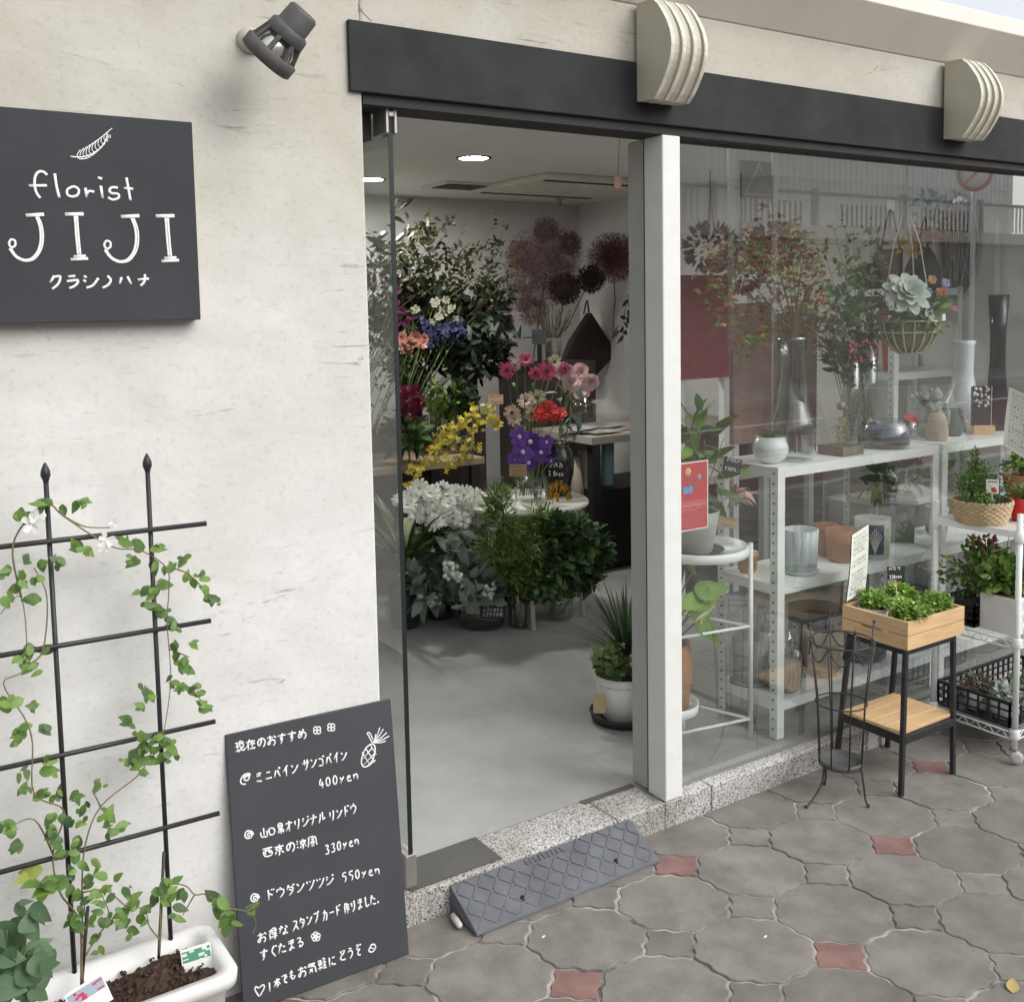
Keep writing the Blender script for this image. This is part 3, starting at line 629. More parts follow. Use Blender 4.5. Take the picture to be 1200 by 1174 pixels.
tr = thing('trellis', 'black metal grid trellis with pointed finials standing in the planter', 'trellis', (.36, -.11, .22))
TY = -.117
for x in (.158, .363, .565):
    b = MB().tube([(x, TY, .225), (x, TY, 1.325)], .0052, 8).build('upright', BMETAL, tr)
    MB().lathe((x, TY, 1.322), [(.0055, 0), (.006, .003), (.0100, .014), (.0092, .023), (.004, .036), (.0005, .041)], 12).build('finial', BMETAL, b)
for z in (1.20, .980, .748, .533):
    MB().tube([(.045, TY-.0095, z+.006), (.683, TY-.0095, z-.004)], .0056, 8).build('crossbar', BMETAL, tr)
for k, (u0, v0, u1, v1) in enumerate(((186, 1112, 192, 998), (95, 1152, 103, 1062))):
    tag(MB().tube([at(u0, v0+10, -.17), at(u1, v1, -.165)], .0035, 8).build('plant_stake', BMETAL, None, at(u0, v0, -.17)), ['thin black plant stake in the soil beside the green plant tag', 'short thin black plant stake in the soil beside the red plant tag'][k], 'stake')

def facing(p): return (CAM-V(p)).normalized()
def leafat(m, u, v, y, L, mi=0, ang=None, tilt=.7, shape='ovate', w=.62):
    p = at(u, v, y); f = facing(p); a = rnd(0, 6.28) if ang is None else ang
    d = V((math.cos(a), rnd(-.5, .3), math.sin(a)-.35)).normalized(); n = (f*(1-tilt*.4)+V((0, -.2, .75))*tilt+rv(.45)).normalized()
    m.leaf(p-d*L*.4, d, n, L, L*w*rnd(.85, 1.15), mi, shape, rnd(.05, .35), fold=rnd(.1, .28))
CL = [(23,605),(45,590),(55,589),(73,597),(97,588),(90,592),(30,607),(93,643),(103,646),(88,640),(145,635),(165,641),(185,643),(158,657),(180,661),(200,664),(215,657),(235,673),(220,677),(240,690),(250,702),(244,700),(170,690),(190,687),(182,694),(175,710),(190,718),(200,728),(205,735),(185,715),(30,655),(50,661),(70,658),(5,670),(25,675),(47,680),(20,690),(38,700),(5,705),(28,686),(205,757),(228,757),(205,770),(217,775),(220,785),(205,800),(225,808),(235,810),(170,810),(178,815),(165,828),(235,825),(240,830),(150,845),(215,803),(35,762),(55,760),(20,772),(30,780),(38,782),(5,825),(20,822),(40,827),(28,852),(25,862),(50,855),(20,870),(165,862),(185,865),(195,870),(165,880),(150,893),(160,900),(175,890),(155,885),(180,880),(190,888),(170,872),(200,880),(160,893),(55,890),(30,905),(55,905),(28,925),(45,930),(70,930),(53,932),(115,920),(90,935),(98,948),(125,952),(130,961),(143,968),(135,975),(0,970),(15,975),(17,990),(8,968),(60,958),(80,962),(92,965),(62,978),(72,1000),(88,1003),(66,985),(58,975),(90,985)]
CB = [(55,1035),(60,1040),(85,1022),(95,1015),(110,1012),(105,1030),(82,1042),(120,1025),(125,1040),(138,1030),(148,1045),(158,1050),(156,1060),(170,1065),(165,1075),(155,1092),(140,1083),(100,1056),(95,1070),(117,1070),(125,1081),(95,1090),(110,1101),(120,1113),(112,1047),(130,1052),(145,1070),(150,1078),(118,1058),(90,1046),(75,1034),(128,1074),(88,1078),(104,1084)]
CC = [(190,1040),(198,1035),(205,1032),(200,1050),(210,1062),(208,1078),(186,1044),(212,1045),(194,1056),(203,1042),(178,1052),(216,1050)]
CR2 = [(247,1048),(260,1058),(268,1068),(272,1078),(262,1078),(266,1090),(275,1084),(256,1066),(300,1060),(295,1067)]
def vine(name, label, lists, stems, seed, nearwall=True):
    random.seed(seed); b = at(*stems[0][0][:2], -.2); t = thing(name, label, 'climbing plant', (b.x, b.y, .235)); m = MB()
    for s in stems: m.tube(curve([at(u, v, y) for u, v, y in s], 5), [.0022-.0012*i/((len(s)-1)*5) for i in range((len(s)-1)*5+1)], 5)
    m.build('stem', mat('vine_stem', (.20, .16, .08), .7, .2, 30), t)
    lf = MB()
    for L, y, s in lists:
        for (u, v) in L:
            yy = y+rnd(-.035, .02); p = at(u, v, yy)
            leafat(lf, u+rnd(-2, 2), v+rnd(-2, 2), yy, s*rnd(.75, 1.2), 1 if random.random() < .2 else 0)
            if random.random() < .8: leafat(lf, u+rnd(-9, 9), v+rnd(-7, 7), yy+rnd(-.02, .02), s*rnd(.5, .85), 1 if random.random() < .3 else 0)
    lf.build('foliage', [L_VINE, L_VINED], t)
    return t
S = -.135
t = vine('clematis', 'leafy green climber with white flowers spread over the black trellis', [(CL, -.125, .034), (CL, -.14, .024)],
  [[(95,1150,-.18),(93,1080,-.15),(70,1045,-.14),(62,1000,-.13),(75,950,-.13),(40,930,S),(38,870,S),(28,840,S),(4,800,S),(30,780,S),(25,700,S),(0,720,S)],
   [(62,1000,-.13),(40,960,S),(10,970,S)], [(97,1090,-.16),(96,1045,S),(100,990,S),(118,945,S),(160,910,S),(175,890,S),(195,870,S)], [(118,945,S),(108,925,S)],
   [(25,700,S),(15,640,S),(40,600,S),(60,592,S),(75,605,S),(130,640,S),(165,645,S),(195,665,S),(198,690,S),(196,730,S),(200,800,S),(190,870,S)], [(195,665,S),(220,672,S),(248,700,S)], [(75,605,S),(100,617,S),(132,618,S)], [(198,760,S),(222,770,S)], [(199,800,S),(228,812,S),(240,828,S)], [(30,780,S),(50,762,S),(55,700,S),(40,665,S)]], 3)
for u, v, s in ((37,613,.04),(43,606,.03),(124,632,.032),(122,640,.028),(133,613,.018)):
    m = MB(); p = at(u, v, -.15); f = facing(p)
    for k in range(5): a = k*1.257+rnd(0, .5); x = V((math.cos(a), 0, math.sin(a))); m.leaf(p, (x+f*rnd(.0, .8)).normalized(), f, s*.6, s*.32, 0, 'petal', .1)
    m.build('flower', petal('white_petal', (.80, .80, .76)), t)
t = vine('clematis', 'low bushy green climber beside the short stake at the near end of the planter', [(CB, -.16, .033), (CB[::2], -.17, .024)],
  [[(98,1155,-.18),(96,1120,-.17),(100,1080,-.16),(97,1045,-.15)], [(100,1120,-.17),(112,1100,-.16),(128,1075,-.16),(120,1050,-.15)], [(97,1045,-.15),(125,1043,-.15),(150,1062,-.15),(180,1062,-.16)], [(98,1100,-.16),(88,1070,-.15)]], 5)
m = MB(); random.seed(2)
for u, v in ((38,1020),(33,1026)): leafat(m, u, v, -.13, .05, 0, 2.8)
m.build('yellow_leaf', mat('yellowing_leaf', (.36, .40, .09), .5, .1, 10, trans=.3), t, label='yellowing leaf')
m = MB()
for u, v in ((52,1040),(60,1036),(45,1035)): leafat(m, u, v, -.15, .072, 0)
m.build('broad_leaf', L_FRESH, t)
t = vine('clematis', 'young climber in the planter whose runner reaches over the chalkboard', [(CC, -.165, .032), (CR2, -.19, .034)],
  [[(187,1118,-.18),(188,1080,-.175),(190,1050,-.17),(200,1036,-.17),(218,1038,-.175),(228,1048,-.18),(242,1048,-.19),(262,1062,-.2),(290,1068,-.2),(300,1080,-.2),(296,1095,-.2)], [(228,1048,-.18),(214,1072,-.18)], [(290,1068,-.2),(302,1058,-.2)], [(187,1100,-.18),(175,1085,-.175),(172,1070,-.17)]], 8)
# broad-leaved plant at the near end
random.seed(11)
b = at(12, 1150, -.25); t = thing('broadleaf_plant', 'dark green broad-leaved plant at the near end of the planter', 'plant', (b.x, b.y, .235)); m = MB(); st = MB()
for u, v, s in ((25,1066,.06),(46,1070,.075),(8,1090,.07),(22,1088,.08),(38,1090,.085),(5,1105,.08),(20,1108,.085),(45,1108,.075),(56,1113,.06),(12,1122,.08),(35,1128,.10),(48,1132,.09),(4,1135,.09),(20,1142,.09),(40,1150,.08),(10,1158,.09),(28,1160,.075),(48,1165,.06),(0,1170,.09),(0,1120,.09)):
    yy = -.27+rnd(-.05, .04); leafat(m, u, v, yy, s*.66, 0, rnd(-1.8, .6), .8, 'heart', .75); leafat(m, u+rnd(-14, 10), v+rnd(-12, 12), yy+rnd(-.03, .03), s*rnd(.4, .6), 0, rnd(-2, 1), .8, 'heart', .75); st.tube([b, b.lerp(at(u, v, yy), .6)+V((0, 0, .02)), at(u, v, yy)], .0018, 5)
m.build('foliage', leafm('broad_dark_leaf', (.085, .155, .075), .25, .15, .2), t); st.build('stem', STEM, t)
def ptag(u, v, y, w, h, label, c1, c2, tl=.1):
    p = at(u, v, y); f = facing(p); f.z = .3; f.normalize(); x = V((0, 0, 1)).cross(f).normalized()*-1; x = V((-f.y, f.x, 0)).normalized(); up = f.cross(x); up = up if up.z > 0 else -up; x = (x+up*tl).normalized(); up = f.cross(x); up = up if up.z > 0 else -up
    t = thing('plant_tag', label, 'plant tag', p-up*h*.6)
    MB().obox(p, x*w/2, up*h/2, f*.0006).build('card', PAPER, t); m = MB(); rs = random.Random(u)
    m.obox(p+f*.0009+up*h*.2, x*w*.46, up*h*.2, f*.0002)
    for _ in range(9): q = p+f*.0012+x*rs.uniform(-.4, .4)*w+up*rs.uniform(-.1, .38)*h; m.obox(q, x*rs.uniform(.03, .09)*w, up*rs.uniform(.02, .07)*h, f*.0003, 1)
    m.build('print', [mat('tag_'+c1[0], c1[1], .5), mat('tag_'+c2[0], c2[1], .5)], t); MB().bar(p-up*h*.45-f*.002, p-up*h*1.1-f*.002, w*.18, .001, up=f).build('spike', PAPER, t)
ptag(231, 1124, -.21, .064, .056, 'green and white plant tag in the planter soil near the chalkboard', ('green', (.08, .30, .18)), ('pale', (.75, .78, .72)))
ptag(104, 1168, -.265, .076, .058, 'red and blue flowered plant tag in the soil at the front edge of the planter', ('blue', (.35, .42, .50)), ('red', (.60, .05, .12)), .35)
# ------------------------------------------------------------------ shared builders for pots, plants and price tags
def pot(t, c, r0, r1, h, m, wall=.005, n=28, soil=True, rim=None, wob=None, name='pot', prof=None):
    """pot as a part of t: base centre c, base radius r0, rim radius r1, height h"""
    o = prof if prof else [(r0*.94, 0), (r0, .004), (r0+(r1-r0)*.5, h*.5), (r1, h)]
    if rim: o = o[:-1]+[(r1-.001, h-rim), (r1+.005, h-rim+.001), (r1+.005, h)]
    R1 = o[-1][0]; o = o+[(R1-wall, h+.0005), (R1-wall, h*.82 if soil else .012)]
    p = MB().lathe(c, o, n, cap1=not soil, wob=wob).build(name, m, t)
    if soil: MB().lathe(V(c)+V((0, 0, h*.82)), [(R1-wall*.8, -.001), (R1*.5, .005), (.002, .007)], 18, cap0=False).build('soil', SOIL, t)
    return p
def bush(t, c, rx, rz, n, Ln, mats, w=.55, shape='ovate', base=None, stems=10, seg=3, up=.5, name='foliage', ry=None, hollow=.45, sm=None):
    """leaf cloud: centre c, radii; leaves turned outwards, twigs from base"""
    c = V(c); ry = ry or rx; m = MB(); mats = mats if isinstance(mats, list) else [mats]
    lobes = [(c+V((rnd(-.5, .5)*rx, rnd(-.5, .5)*ry, rnd(-.4, .5)*rz)), rnd(.45, .7)) for _ in range(7)]
    for i in range(n):
        lc, k = random.choice(lobes); d = rdir(); p = lc+V((d.x*rx, d.y*ry, d.z*rz))*k*rnd(hollow, 1)
        o = (p-c); o = V((o.x/rx, o.y/ry, o.z/rz)); o = (o.normalized() if o.length > .05 else d)
        dd = (o+rdir()*.7+V((0, 0, up*.3))).normalized(); nn_ = (V((0, 0, 1))*up+o*.5+rdir()*.5)
        m.leaf(p, dd, nn_, Ln*rnd(.6, 1.2), Ln*w*rnd(.8, 1.15), random.randrange(len(mats)), shape, rnd(.05, .35), seg=seg)
    if base is not None:
        s = MB()
        for i in range(stems):
            lc, k = random.choice(lobes); e = lc+V((rnd(-.4, .4)*rx, rnd(-.4, .4)*ry, rnd(-.1, .5)*rz)); b = V(base)+V((rnd(-.1, .1)*rx, rnd(-.1, .1)*ry, 0))
            s.tube(curve([b, b.lerp(e, .5)+V((rnd(-.1, .1)*rx, rnd(-.1, .1)*ry, .05*rz)), e], 3), .0016, 5)
        s.build('stem', sm or STEM, t)
    return m.build(name, mats, t)
def blades(t, c, n, L, w, m, spread=1., arch=.5, name='foliage', up=1.):
    b = MB()
    for i in range(n):
        a = rnd(0, 6.28); e = rnd(.15, 1)*spread; d = V((math.cos(a)*e, math.sin(a)*e, up)).normalized(); l = L*rnd(.65, 1.1); sd_ = V((-math.sin(a), math.cos(a), 0)); vs = []; k = 7
        for j in range(k):
            s = j/(k-1); p = V(c)+d*(l*s)+V((d.x, d.y, 0))*(arch*l*s*s*.5)-V((0, 0, 1))*(arch*l*s*s*.45); hw = w/2*(1-s**2.2)*(.6+.4*min(1, s*4)); vs += [p-sd_*hw+V((0, 0, hw*.3)), p, p+sd_*hw+V((0, 0, hw*.3))]
        b.add(vs, [(3*j+q, 3*j+q+1, 3*j+q+4, 3*j+q+3) for j in range(k-1) for q in (0, 1)], random.randrange(len(m)) if isinstance(m, list) else 0, True)
    return b.build(name, m, t)
def flower(m, c, n, r, petals=12, layers=2, mi=0, cup=.35, ci=None, w=.5, shape='petal'):
    c, n = V(c), V(n).normalized(); x = n.orthogonal().normalized(); y = n.cross(x)
    for l in range(layers):
        rr = r*(1-.28*l); cc = cup+l*.35
        for k in range(petals):
            a = 6.283*(k+.5*l)/petals+rnd(-.12, .12); d = (x*math.cos(a)+y*math.sin(a))+n*(cc+rnd(-.15, .15)); m.leaf(c+n*(.002*l), d, n, rr*rnd(.9, 1.08), rr*w, mi, shape, .12, fold=.12)
    if ci is not None: m.ball(c+n*r*.1, r*.22, ci, 8)
def card(name, label, c, w, h, face, mats, lines=2, tilt=0., cat='price tag', stake=0., ink=None, group=None, lean=.15, txt=None):
    """price card: face direction, scribbled lines of writing"""
    c = V(c); f = V(face); f.z = lean; f.normalize(); x = V((-f.y, f.x, 0)).normalized(); up = f.cross(x)
    if up.z < 0: up = -up
    if x.dot(_r) < 0: x = -x
    x2 = (x*math.cos(tilt)+up*math.sin(tilt)); up = (up*math.cos(tilt)-x*math.sin(tilt)); x = x2
    t = thing(name, label, cat, c-up*(h/2+stake), group)
    MB().obox(c, x*w/2, up*h/2, f*.0008).build('card', mats, t); m = MB(); rs = random.Random(int(c.x*1000))
    ink = ink or CHALK
    for l in range(lines):
        y = .30-.62*l/max(1, lines-1) if lines > 1 else 0; n = max(6, int(rs.uniform(.55, .95)*w/h*4.5/ max(1, lines/2.2))); x_ = -.40+rs.uniform(0, .08)
        if txt and l < len(txt): text(m, txt[l], c+x*(-.40*w)+up*((y-.12)*h)+f*.0009, c+x*(.40*w)+up*((y-.12)*h)+f*.0009, h*.28, up, f, max(.0005, h*.026)); continue
        gw = .8/n
        for k in range(n):
            g = rs.choice([q for q in GL.values() if 1 < len(q) < 6])
            for s_ in g:
                pts = [c+x*((x_+gw*(k+.75*int(s_[j])/9))*w)+up*((y-.12+.30*min(1, 2/lines)*int(s_[j+1])/9)*h) for j in range(0, len(s_)-1, 2)]
                if len(pts) > 1: stroke(m, pts, max(.0004, h*.016*min(1, 2.4/lines)), f, .0011)
    m.build('writing', ink, t)
    if stake: MB().bar(c-up*h*.4-f*.002, c-up*(h/2+stake)-f*.002, .004, .002, up=f).build('stake', PINE, t)
    return t
TOCAM = V((-.75, -1, 0))
BLK = mat('black_card', (.025, .025, .028), .7); KR = KRAFT

# ------------------------------------------------------------------ white slotted steel shelves inside the window
def shelf_unit(x0, x1, y0, y1, levels, zt, label):
    t = thing('metal_shelf', label, 'shelf unit', (x0, y0, .085), 'white slotted steel shelf units behind the window')
    for xa in (x0, x1-.036):
        for ya, sg in ((y0, 1), (y1, -1)):
            xo = xa if xa == x0 else x1; sx = 1 if xa == x0 else -1
            m = MB(); m.box((min(xo, xo+sx*.036), min(ya, ya+sg*.002), .085), (max(xo, xo+sx*.036), max(ya, ya+sg*.002), zt)); m.box((min(xo, xo+sx*.002), min(ya+sg*.0021, ya+sg*.036), .085), (max(xo, xo+sx*.002), max(ya+sg*.0021, ya+sg*.036), zt))
            up = m.build('upright', WMETAL, t); h = MB(); z = .12
            while z < zt-.02:
                h.lathe((xo-sx*.0005, ya+sg*.020, z), [(.0042, 0), (.0042, .0008)], 8, axis=(-sx, 0, 0)); z += .036
            h.build('slot_holes', mat('hole_black', (.008, .008, .008), .9), up)
    for z in levels:
        e = .0025; m = MB(); m.box((x0+e, y0+e, z-.003), (x1-e, y1-e, z))
        m.box((x0+.036, y0-.0005, z-.036), (x1-.036, y0+.0022, z-.0001)); m.box((x0+.036, y1-.0022, z-.036), (x1-.036, y1+.0005, z-.0001)); m.box((x0-.0006, y0+.036, z-.036), (x0+.0023, y1-.036, z-.0001)); m.box((x1-.0023, y0+.036, z-.036), (x1+.0006, y1-.036, z-.0001))
        m.build('shelf_board', WMETAL, t)
    return t
SX, SY0, SY1 = 2.785, .125, .425
s1 = shelf_unit(SX, 3.72, SY0, SY1, (.224, .652, 1.077), 1.079, 'white slotted steel shelf unit behind the window with rows of plant pots')
s2 = shelf_unit(3.745, 4.68, SY0, SY1, (.224, .652, 1.077), 1.079, 'white slotted steel shelf unit behind the wire rack, right of the other one')
s3 = shelf_unit(4.42, 4.98, .86, 1.16, (.65, 1.30, 1.72), 1.73, 'tall white slotted steel shelf unit against the far right wall behind the vases')

# ---- things on the top board
zT = 1.0775
def vase(name, label, c, prof, m, cat='vase', group=None, n=28, water=None, cap=False, wob=None):
    t = thing(name, label, cat, c, group)
    MB().lathe(c, prof, n, cap1=cap, wob=wob).build('body', m, t)
    if water:
        r, z0, z1 = water; MB().lathe(c, [(r, z0), (r, z1)], n).build('water', mat('murky_water', (.10, .105, .075), .1, .2, 10), t)
    return t
c = at(928, 540, .235); c.z = zT
vase('flask_vase', 'big clear glass flask vase with a long neck on the top shelf', c, [(.078, 0), (.086, .006), (.086, .11), (.080, .145), (.060, .20), (.047, .30), (.045, .38), (.050, .44), (.056, .455), (.054, .455), (.043, .38), (.045, .30), (.058, .20), (.078, .143), (.083, .11), (.083, .012)], VGLASS)
flask = c.copy()
random.seed(21)
t = thing('maple_branch', 'spreading branch of red, yellow and green maple leaves standing in the flask vase', 'branch', flask+V((0, 0, .02)))
m, s = MB(), MB(); tips = []
for (u, v) in ((835,330),(850,370),(870,300),(885,355),(900,280),(915,330),(925,270),(940,310),(950,350),(960,380),(930,370),(895,390),(865,395),(905,300),(945,290),(880,275),(840,300),(930,400),(955,330),(915,260)):
    p = at(u, v, .25+rnd(-.07, .16)); b = flask+V((rnd(-.02, .02), rnd(-.02, .02), .44)); k = b.lerp(p, .55)+V((0, 0, .05))
    s.tube(curve([flask+V((rnd(-.03, .03), rnd(-.03, .03), .03)), b, k, p], 4), [.0028-.0018*i/12 for i in range(13)], 5); tips += [p, k.lerp(p, .4), k.lerp(p, .7)]
    for _ in range(2):
        q = p+V((rnd(-.09, .09), rnd(-.05, .05), rnd(-.05, .06))); s.tube([k.lerp(p, .6), q], .0009, 4); tips.append(q)
for p in tips:
    for _ in range(12):
        q = p+V((rnd(-.055, .055), rnd(-.05, .05), rnd(-.035, .035))); z = q.z; r = random.random()
        mi = (0 if r < .40 else 1 if r < .70 else 2 if r < .86 else 3)
        a = rnd(0, 6.28); d0 = V((math.cos(a), math.sin(a), rnd(-.5, .1))).normalized(); nr = V((0, 0, 1))+rv(.6)
        for k in (-.75, 0, .75): dd = Matrix.Rotation(k, 3, nr.normalized()) @ d0; m.leaf(q, dd, nr, .030*rnd(.8, 1.1)*(1 if k == 0 else .8), .012, mi, 'kite', .2)
m.build('foliage', [L_RED, L_FRESH, L_YEL, mat('faded_pink_leaf', (.36, .20, .15), .6, .2, 12, island=.2, trans=.25)], t); s.build('twig', TWIG, t)
c = at(985, 533, .215); c.z = zT
t = thing('dried_flower_box', 'square glass box with golden dried flowers inside on the top shelf', 'display box', c)
m = MB(); m.box((c.x-.06, c.y-.06, zT), (c.x+.06, c.y+.06, zT+.035)); m.build('base', mat('grey_brown_wood', (.18, .155, .12), .6, .2, 20), t)
MB().box((c.x-.055, c.y-.055, zT+.036), (c.x+.055, c.y+.055, zT+.15)).build('glass_cover', VGLASS, t)
MB().ball((c.x, c.y, zT+.185), .018).build('knob', mat('gold_brown', (.25, .19, .10), .4), t)
random.seed(5); bush(t, c+V((0, 0, .09)), .045, .05, 120, .02, [mat('gold_dried', (.42, .32, .14), .7, .2, 10, island=.2)], .5, base=None)
def tallglass(u, v, label, r, h):
    c = at(u, v, .27); c.z = zT; vase('glass_vase', label, c, [(r*.95, 0), (r, .004), (r*.86, h*.45), (r*1.02, h), (r*1.02-.003, h), (r*.83, h*.45), (r*.9, .016)], VGLASS, group='tall glass vases on the top shelf'); return c
g1 = tallglass(997, 528, 'tall narrow glass vase on the top shelf nearest the dried flower box', .036, .40)
g2 = tallglass(1016, 522, 'tall narrow glass vase on the top shelf next to the purple glass bowl', .04, .43)
random.seed(31)
def spray(name, label, base, pts, mats, Ln, w=.45, per=26, r=.06, tw=.0022, cat='branch', shape='ovate', sub=3, seg=3, jitter=.03, stemmat=None, up=.4):
    """cut branch: stems from base to each tip, leaves along the outer part"""
    t = thing(name, label, cat, base); m, s = MB(), MB(); mats = mats if isinstance(mats, list) else [mats]
    for p in pts:
        b = V(base); k = b.lerp(p, .55)+V((rnd(-jitter, jitter), rnd(-jitter, jitter), .04)); cv_ = curve([b, k, p], 6); s.tube(cv_, [tw*(1-.7*i/12) for i in range(13)], 5)
        segs = [(cv_[4], cv_[-1])]
        for _ in range(sub): a = random.choice(cv_[5:11]); e = a+V((rnd(-1, 1), rnd(-1, 1), rnd(-.2, 1)))*r*1.6; s.tube([a, e], tw*.4, 4); segs.append((a, e))
        for i in range(per):
            a, e = segs[0] if random.random() < .4 or len(segs) == 1 else random.choice(segs[1:]); f = rnd(.1, 1.03); q = a.lerp(e, f)+rv(r*.18); ax = (e-a).normalized(); d = (ax*rnd(.2, .9)+rdir()).normalized()
            m.leaf(q, d, V((0, 0, 1))*up+rv(.7), Ln*rnd(.65, 1.2), Ln*w*rnd(.85, 1.15), random.randrange(len(mats)), shape, rnd(.05, .3), seg=seg)
    m.build('foliage', mats, t); s.build('stem', stemmat or TWIG, t); return t
t = spray('berry_branch', 'dense dark green foliage bunch with pink berries in a tall glass vase in the window', g1+V((0, 0, .05)), [at(u, v, .29+rnd(-.07, .09)) for u, v in ((972,330),(985,318),(1000,310),(1012,330),(1025,345),(1035,360),(995,345),(980,365),(1008,375),(1028,385),(965,375),(975,395),(1040,330),(990,300))], [L_MID, leafm('sage_leaf', (.13, .18, .09))], .045, .42, 46, .05)
m = MB()
for _ in range(95):
    p = at(1012+rnd(-17, 17), 412+rnd(-13, 14), .23+rnd(-.03, .05)); m.ball(p, rnd(.005, .007), 0, 8)
m.build('berries', mat('pink_berry', (.42, .10, .15), .45, .2, 20, island=.3), t)
spray('olive_branch', 'airy upright branch with small yellow green leaves behind the hanging basket', g2+V((0, 0, .05)), [at(u, v, .34+rnd(-.05, .12)) for u, v in ((975,262),(985,240),(1000,270),(1018,255),(1030,280),(1048,300),(965,290),(1010,300),(990,290),(1030,262))], [leafm('yellow_green_leaf', (.24, .30, .07)), L_MID], .034, .5, 24, .06)
random.seed(41)
t = thing('dry_twig_bunch', 'reddish brown dry twig bunch leaning between the glass vases', 'dried flowers', g1+V((-.02, 0, .10))); s = MB(); f = MB()
for _ in range(34):
    e = at(955+rnd(-28, 30), 395+rnd(-20, 25), .28+rnd(-.05, .08)); b = g1+V((-.01, 0, .30)); s.tube([b, b.lerp(e, .6)+V((0, 0, .02)), e], .0009, 4)
    for _ in range(7): p = e+rv(.02); f.leaf(p, rdir(), rdir(), .012, .006, 0, 'kite', seg=1)
s.build('stem', mat('red_twig', (.22, .08, .05), .7, .2, 20), t); f.build('seed_heads', mat('brown_pink_seed', (.30, .15, .12), .8, .2, 20, island=.3), t)
c = at(1038, 520, .225); c.z = zT
t = vase('glass_bowl', 'low wide glass bowl with a purple band inside on the top shelf', c, [(.085, 0), (.094, .004), (.097, .03), (.095, .11), (.092, .11), (.094, .03), (.09, .008)], VGLASS, 'bowl')
MB().lathe(c+V((0, 0, .012)), [(.086, 0), (.088, .02)], 26).build('pebble_layer', mat('dark_pebbles', (.05, .05, .05), .5, .5, 90), t)
MB().lathe(c+V((0, 0, .045)), [(.09, 0), (.091, .004), (.091, .036), (.085, .04)], 26).build('purple_band', mat('purple_gravel', (.14, .12, .26), .6, .4, 120), t)
def ribbed(n_, k): return [(r*(1+.035*math.sin(i*1.9)), z) for i, (r, z) in enumerate(n_)]
c = at(1098, 518, .22); c.z = zT
pr = [(.034+.010*math.sin(math.pi*(.25+.6*i/18))-.012*(i/18)**3+(.0018 if i % 2 else 0), .112*i/18) for i in range(19)]
vase('ribbed_pot', 'beige ribbed beehive shaped pot at the end of the top shelf', c, pr+[(.018, .114)], mat('beige_clay', (.40, .32, .25), .7, .1, 20), 'pot', cap=True)
c = at(1116, 518, .27); c.z = zT
vase('ribbed_pot', 'dark grey checked pot behind the beige beehive pot', c, [(.034, 0), (.042, .03), (.042, .08), (.036, .095), (.040, .108), (.034, .115)], mat('dark_grey_clay', (.07, .075, .075), .7, .2, 60), 'pot', cap=True)
c = at(1064, 521, .33); c.z = zT
t = vase('glass_cup', 'small glass cup with a red flower beside the glass bowl', c, [(.036, 0), (.04, .004), (.042, .075), (.039, .075), (.037, .006)], VGLASS, 'cup')
m = MB(); flower(m, c+V((0, -.01, .075)), (-.5, -.6, .7), .034, 9, 3, 0, .3, None, .7); m.build('flower', petal('bright_red_petal', (.55, .03, .025)), t)
# little stone figure with wings
c = at(1093, 500, .30); c.z = zT
t = thing('stone_figurine', 'grey stone figurine of a crouching winged figure in the window', 'figurine', c); ST = mat('grey_stone', (.27, .29, .27), .85, .15, 25, .4, 90)
MB().lathe(c, [(.055, 0), (.058, .01), (.058, .045), (.05, .055)], 20).build('plinth', ST, t)
m = MB(); q = c+V((0, 0, .055)); m.lathe(q, [(.03, 0), (.046, .02), (.042, .05), (.032, .08), (.026, .1), (.012, .112)], 16); m.ball(q+V((-.012, -.02, .125)), .028, 0, 14, (1, 1, 1.05)); m.ball(q+V((-.03, -.035, .117)), .012, 0, 8)
for sx in (-1, 1):
    m.tube([q+V((sx*.03, -.005, .09)), q+V((sx*.045, -.035, .06)), q+V((sx*.012, -.05, .085))], [.013, .011, .008], 8); m.tube([q+V((sx*.025, 0, .02)), q+V((sx*.035, -.05, .05)), q+V((sx*.03, -.05, .0))], [.018, .015, .010], 8); m.ball(q+V((-.012+sx*.022, -.01, .148)), .009, 0, 8)
m.build('body', ST, t)
for sx in (-1, 1):
    m = MB()
    for k in range(5): a = .5+.28*k; m.leaf(q+V((sx*.015, .02, .07)), V((sx*math.cos(a)*.8+.3, .25, math.sin(a))), V((-sx*.2, -1, .1)), .085-.006*k, .035, 0, 'round', .15)
    m.build('wing', ST, t)
c = at(1128, 488, .36); c.z = zT
vase('white_vase', 'tall white vase with a round belly and slender neck behind the stone figurine', c, [(.05, 0), (.085, .02), (.10, .07), (.088, .13), (.055, .19), (.042, .26), (.046, .38), (.052, .40), (.046, .40), (.036, .26), (.04, .2)], mat('white_glaze', (.70, .74, .73), .2, .03, 6))
c = at(1113, 424, .60); 
t = thing('salmon_planter', 'tall tapered salmon pink planter standing on the rear shelf', 'planter', (4.46, .95, 1.30))
cc = atx(1113, 425, 4.55)
cc.z = 1.3005; cc.y = .98
MB().lathe(cc, [(.030, 0), (.034, .004), (.046, .18), (.050, .181), (.050, .195), (.047, .196), (.060, .33), (.056, .33), (.03, .02)], 24).build('body', mat('salmon_plastic', (.55, .17, .11), .45, .05, 8), t); t.location = cc
for ch in t.children: 
    for vtx in ch.data.vertices: vtx.co -= cc-WL[t.name]
WL[t.name] = cc
c = at(1167, 508, .27); c.z = zT
vase('black_vase', 'tall slim black flared floor vase at the right of the window display', c, [(.055, 0), (.058, .01), (.054, .10), (.040, .20), (.033, .30), (.033, .42), (.044, .60), (.040, .60), (.028, .42), (.028, .3)], mat('black_gloss', (.012, .012, .014), .18), 'vase')
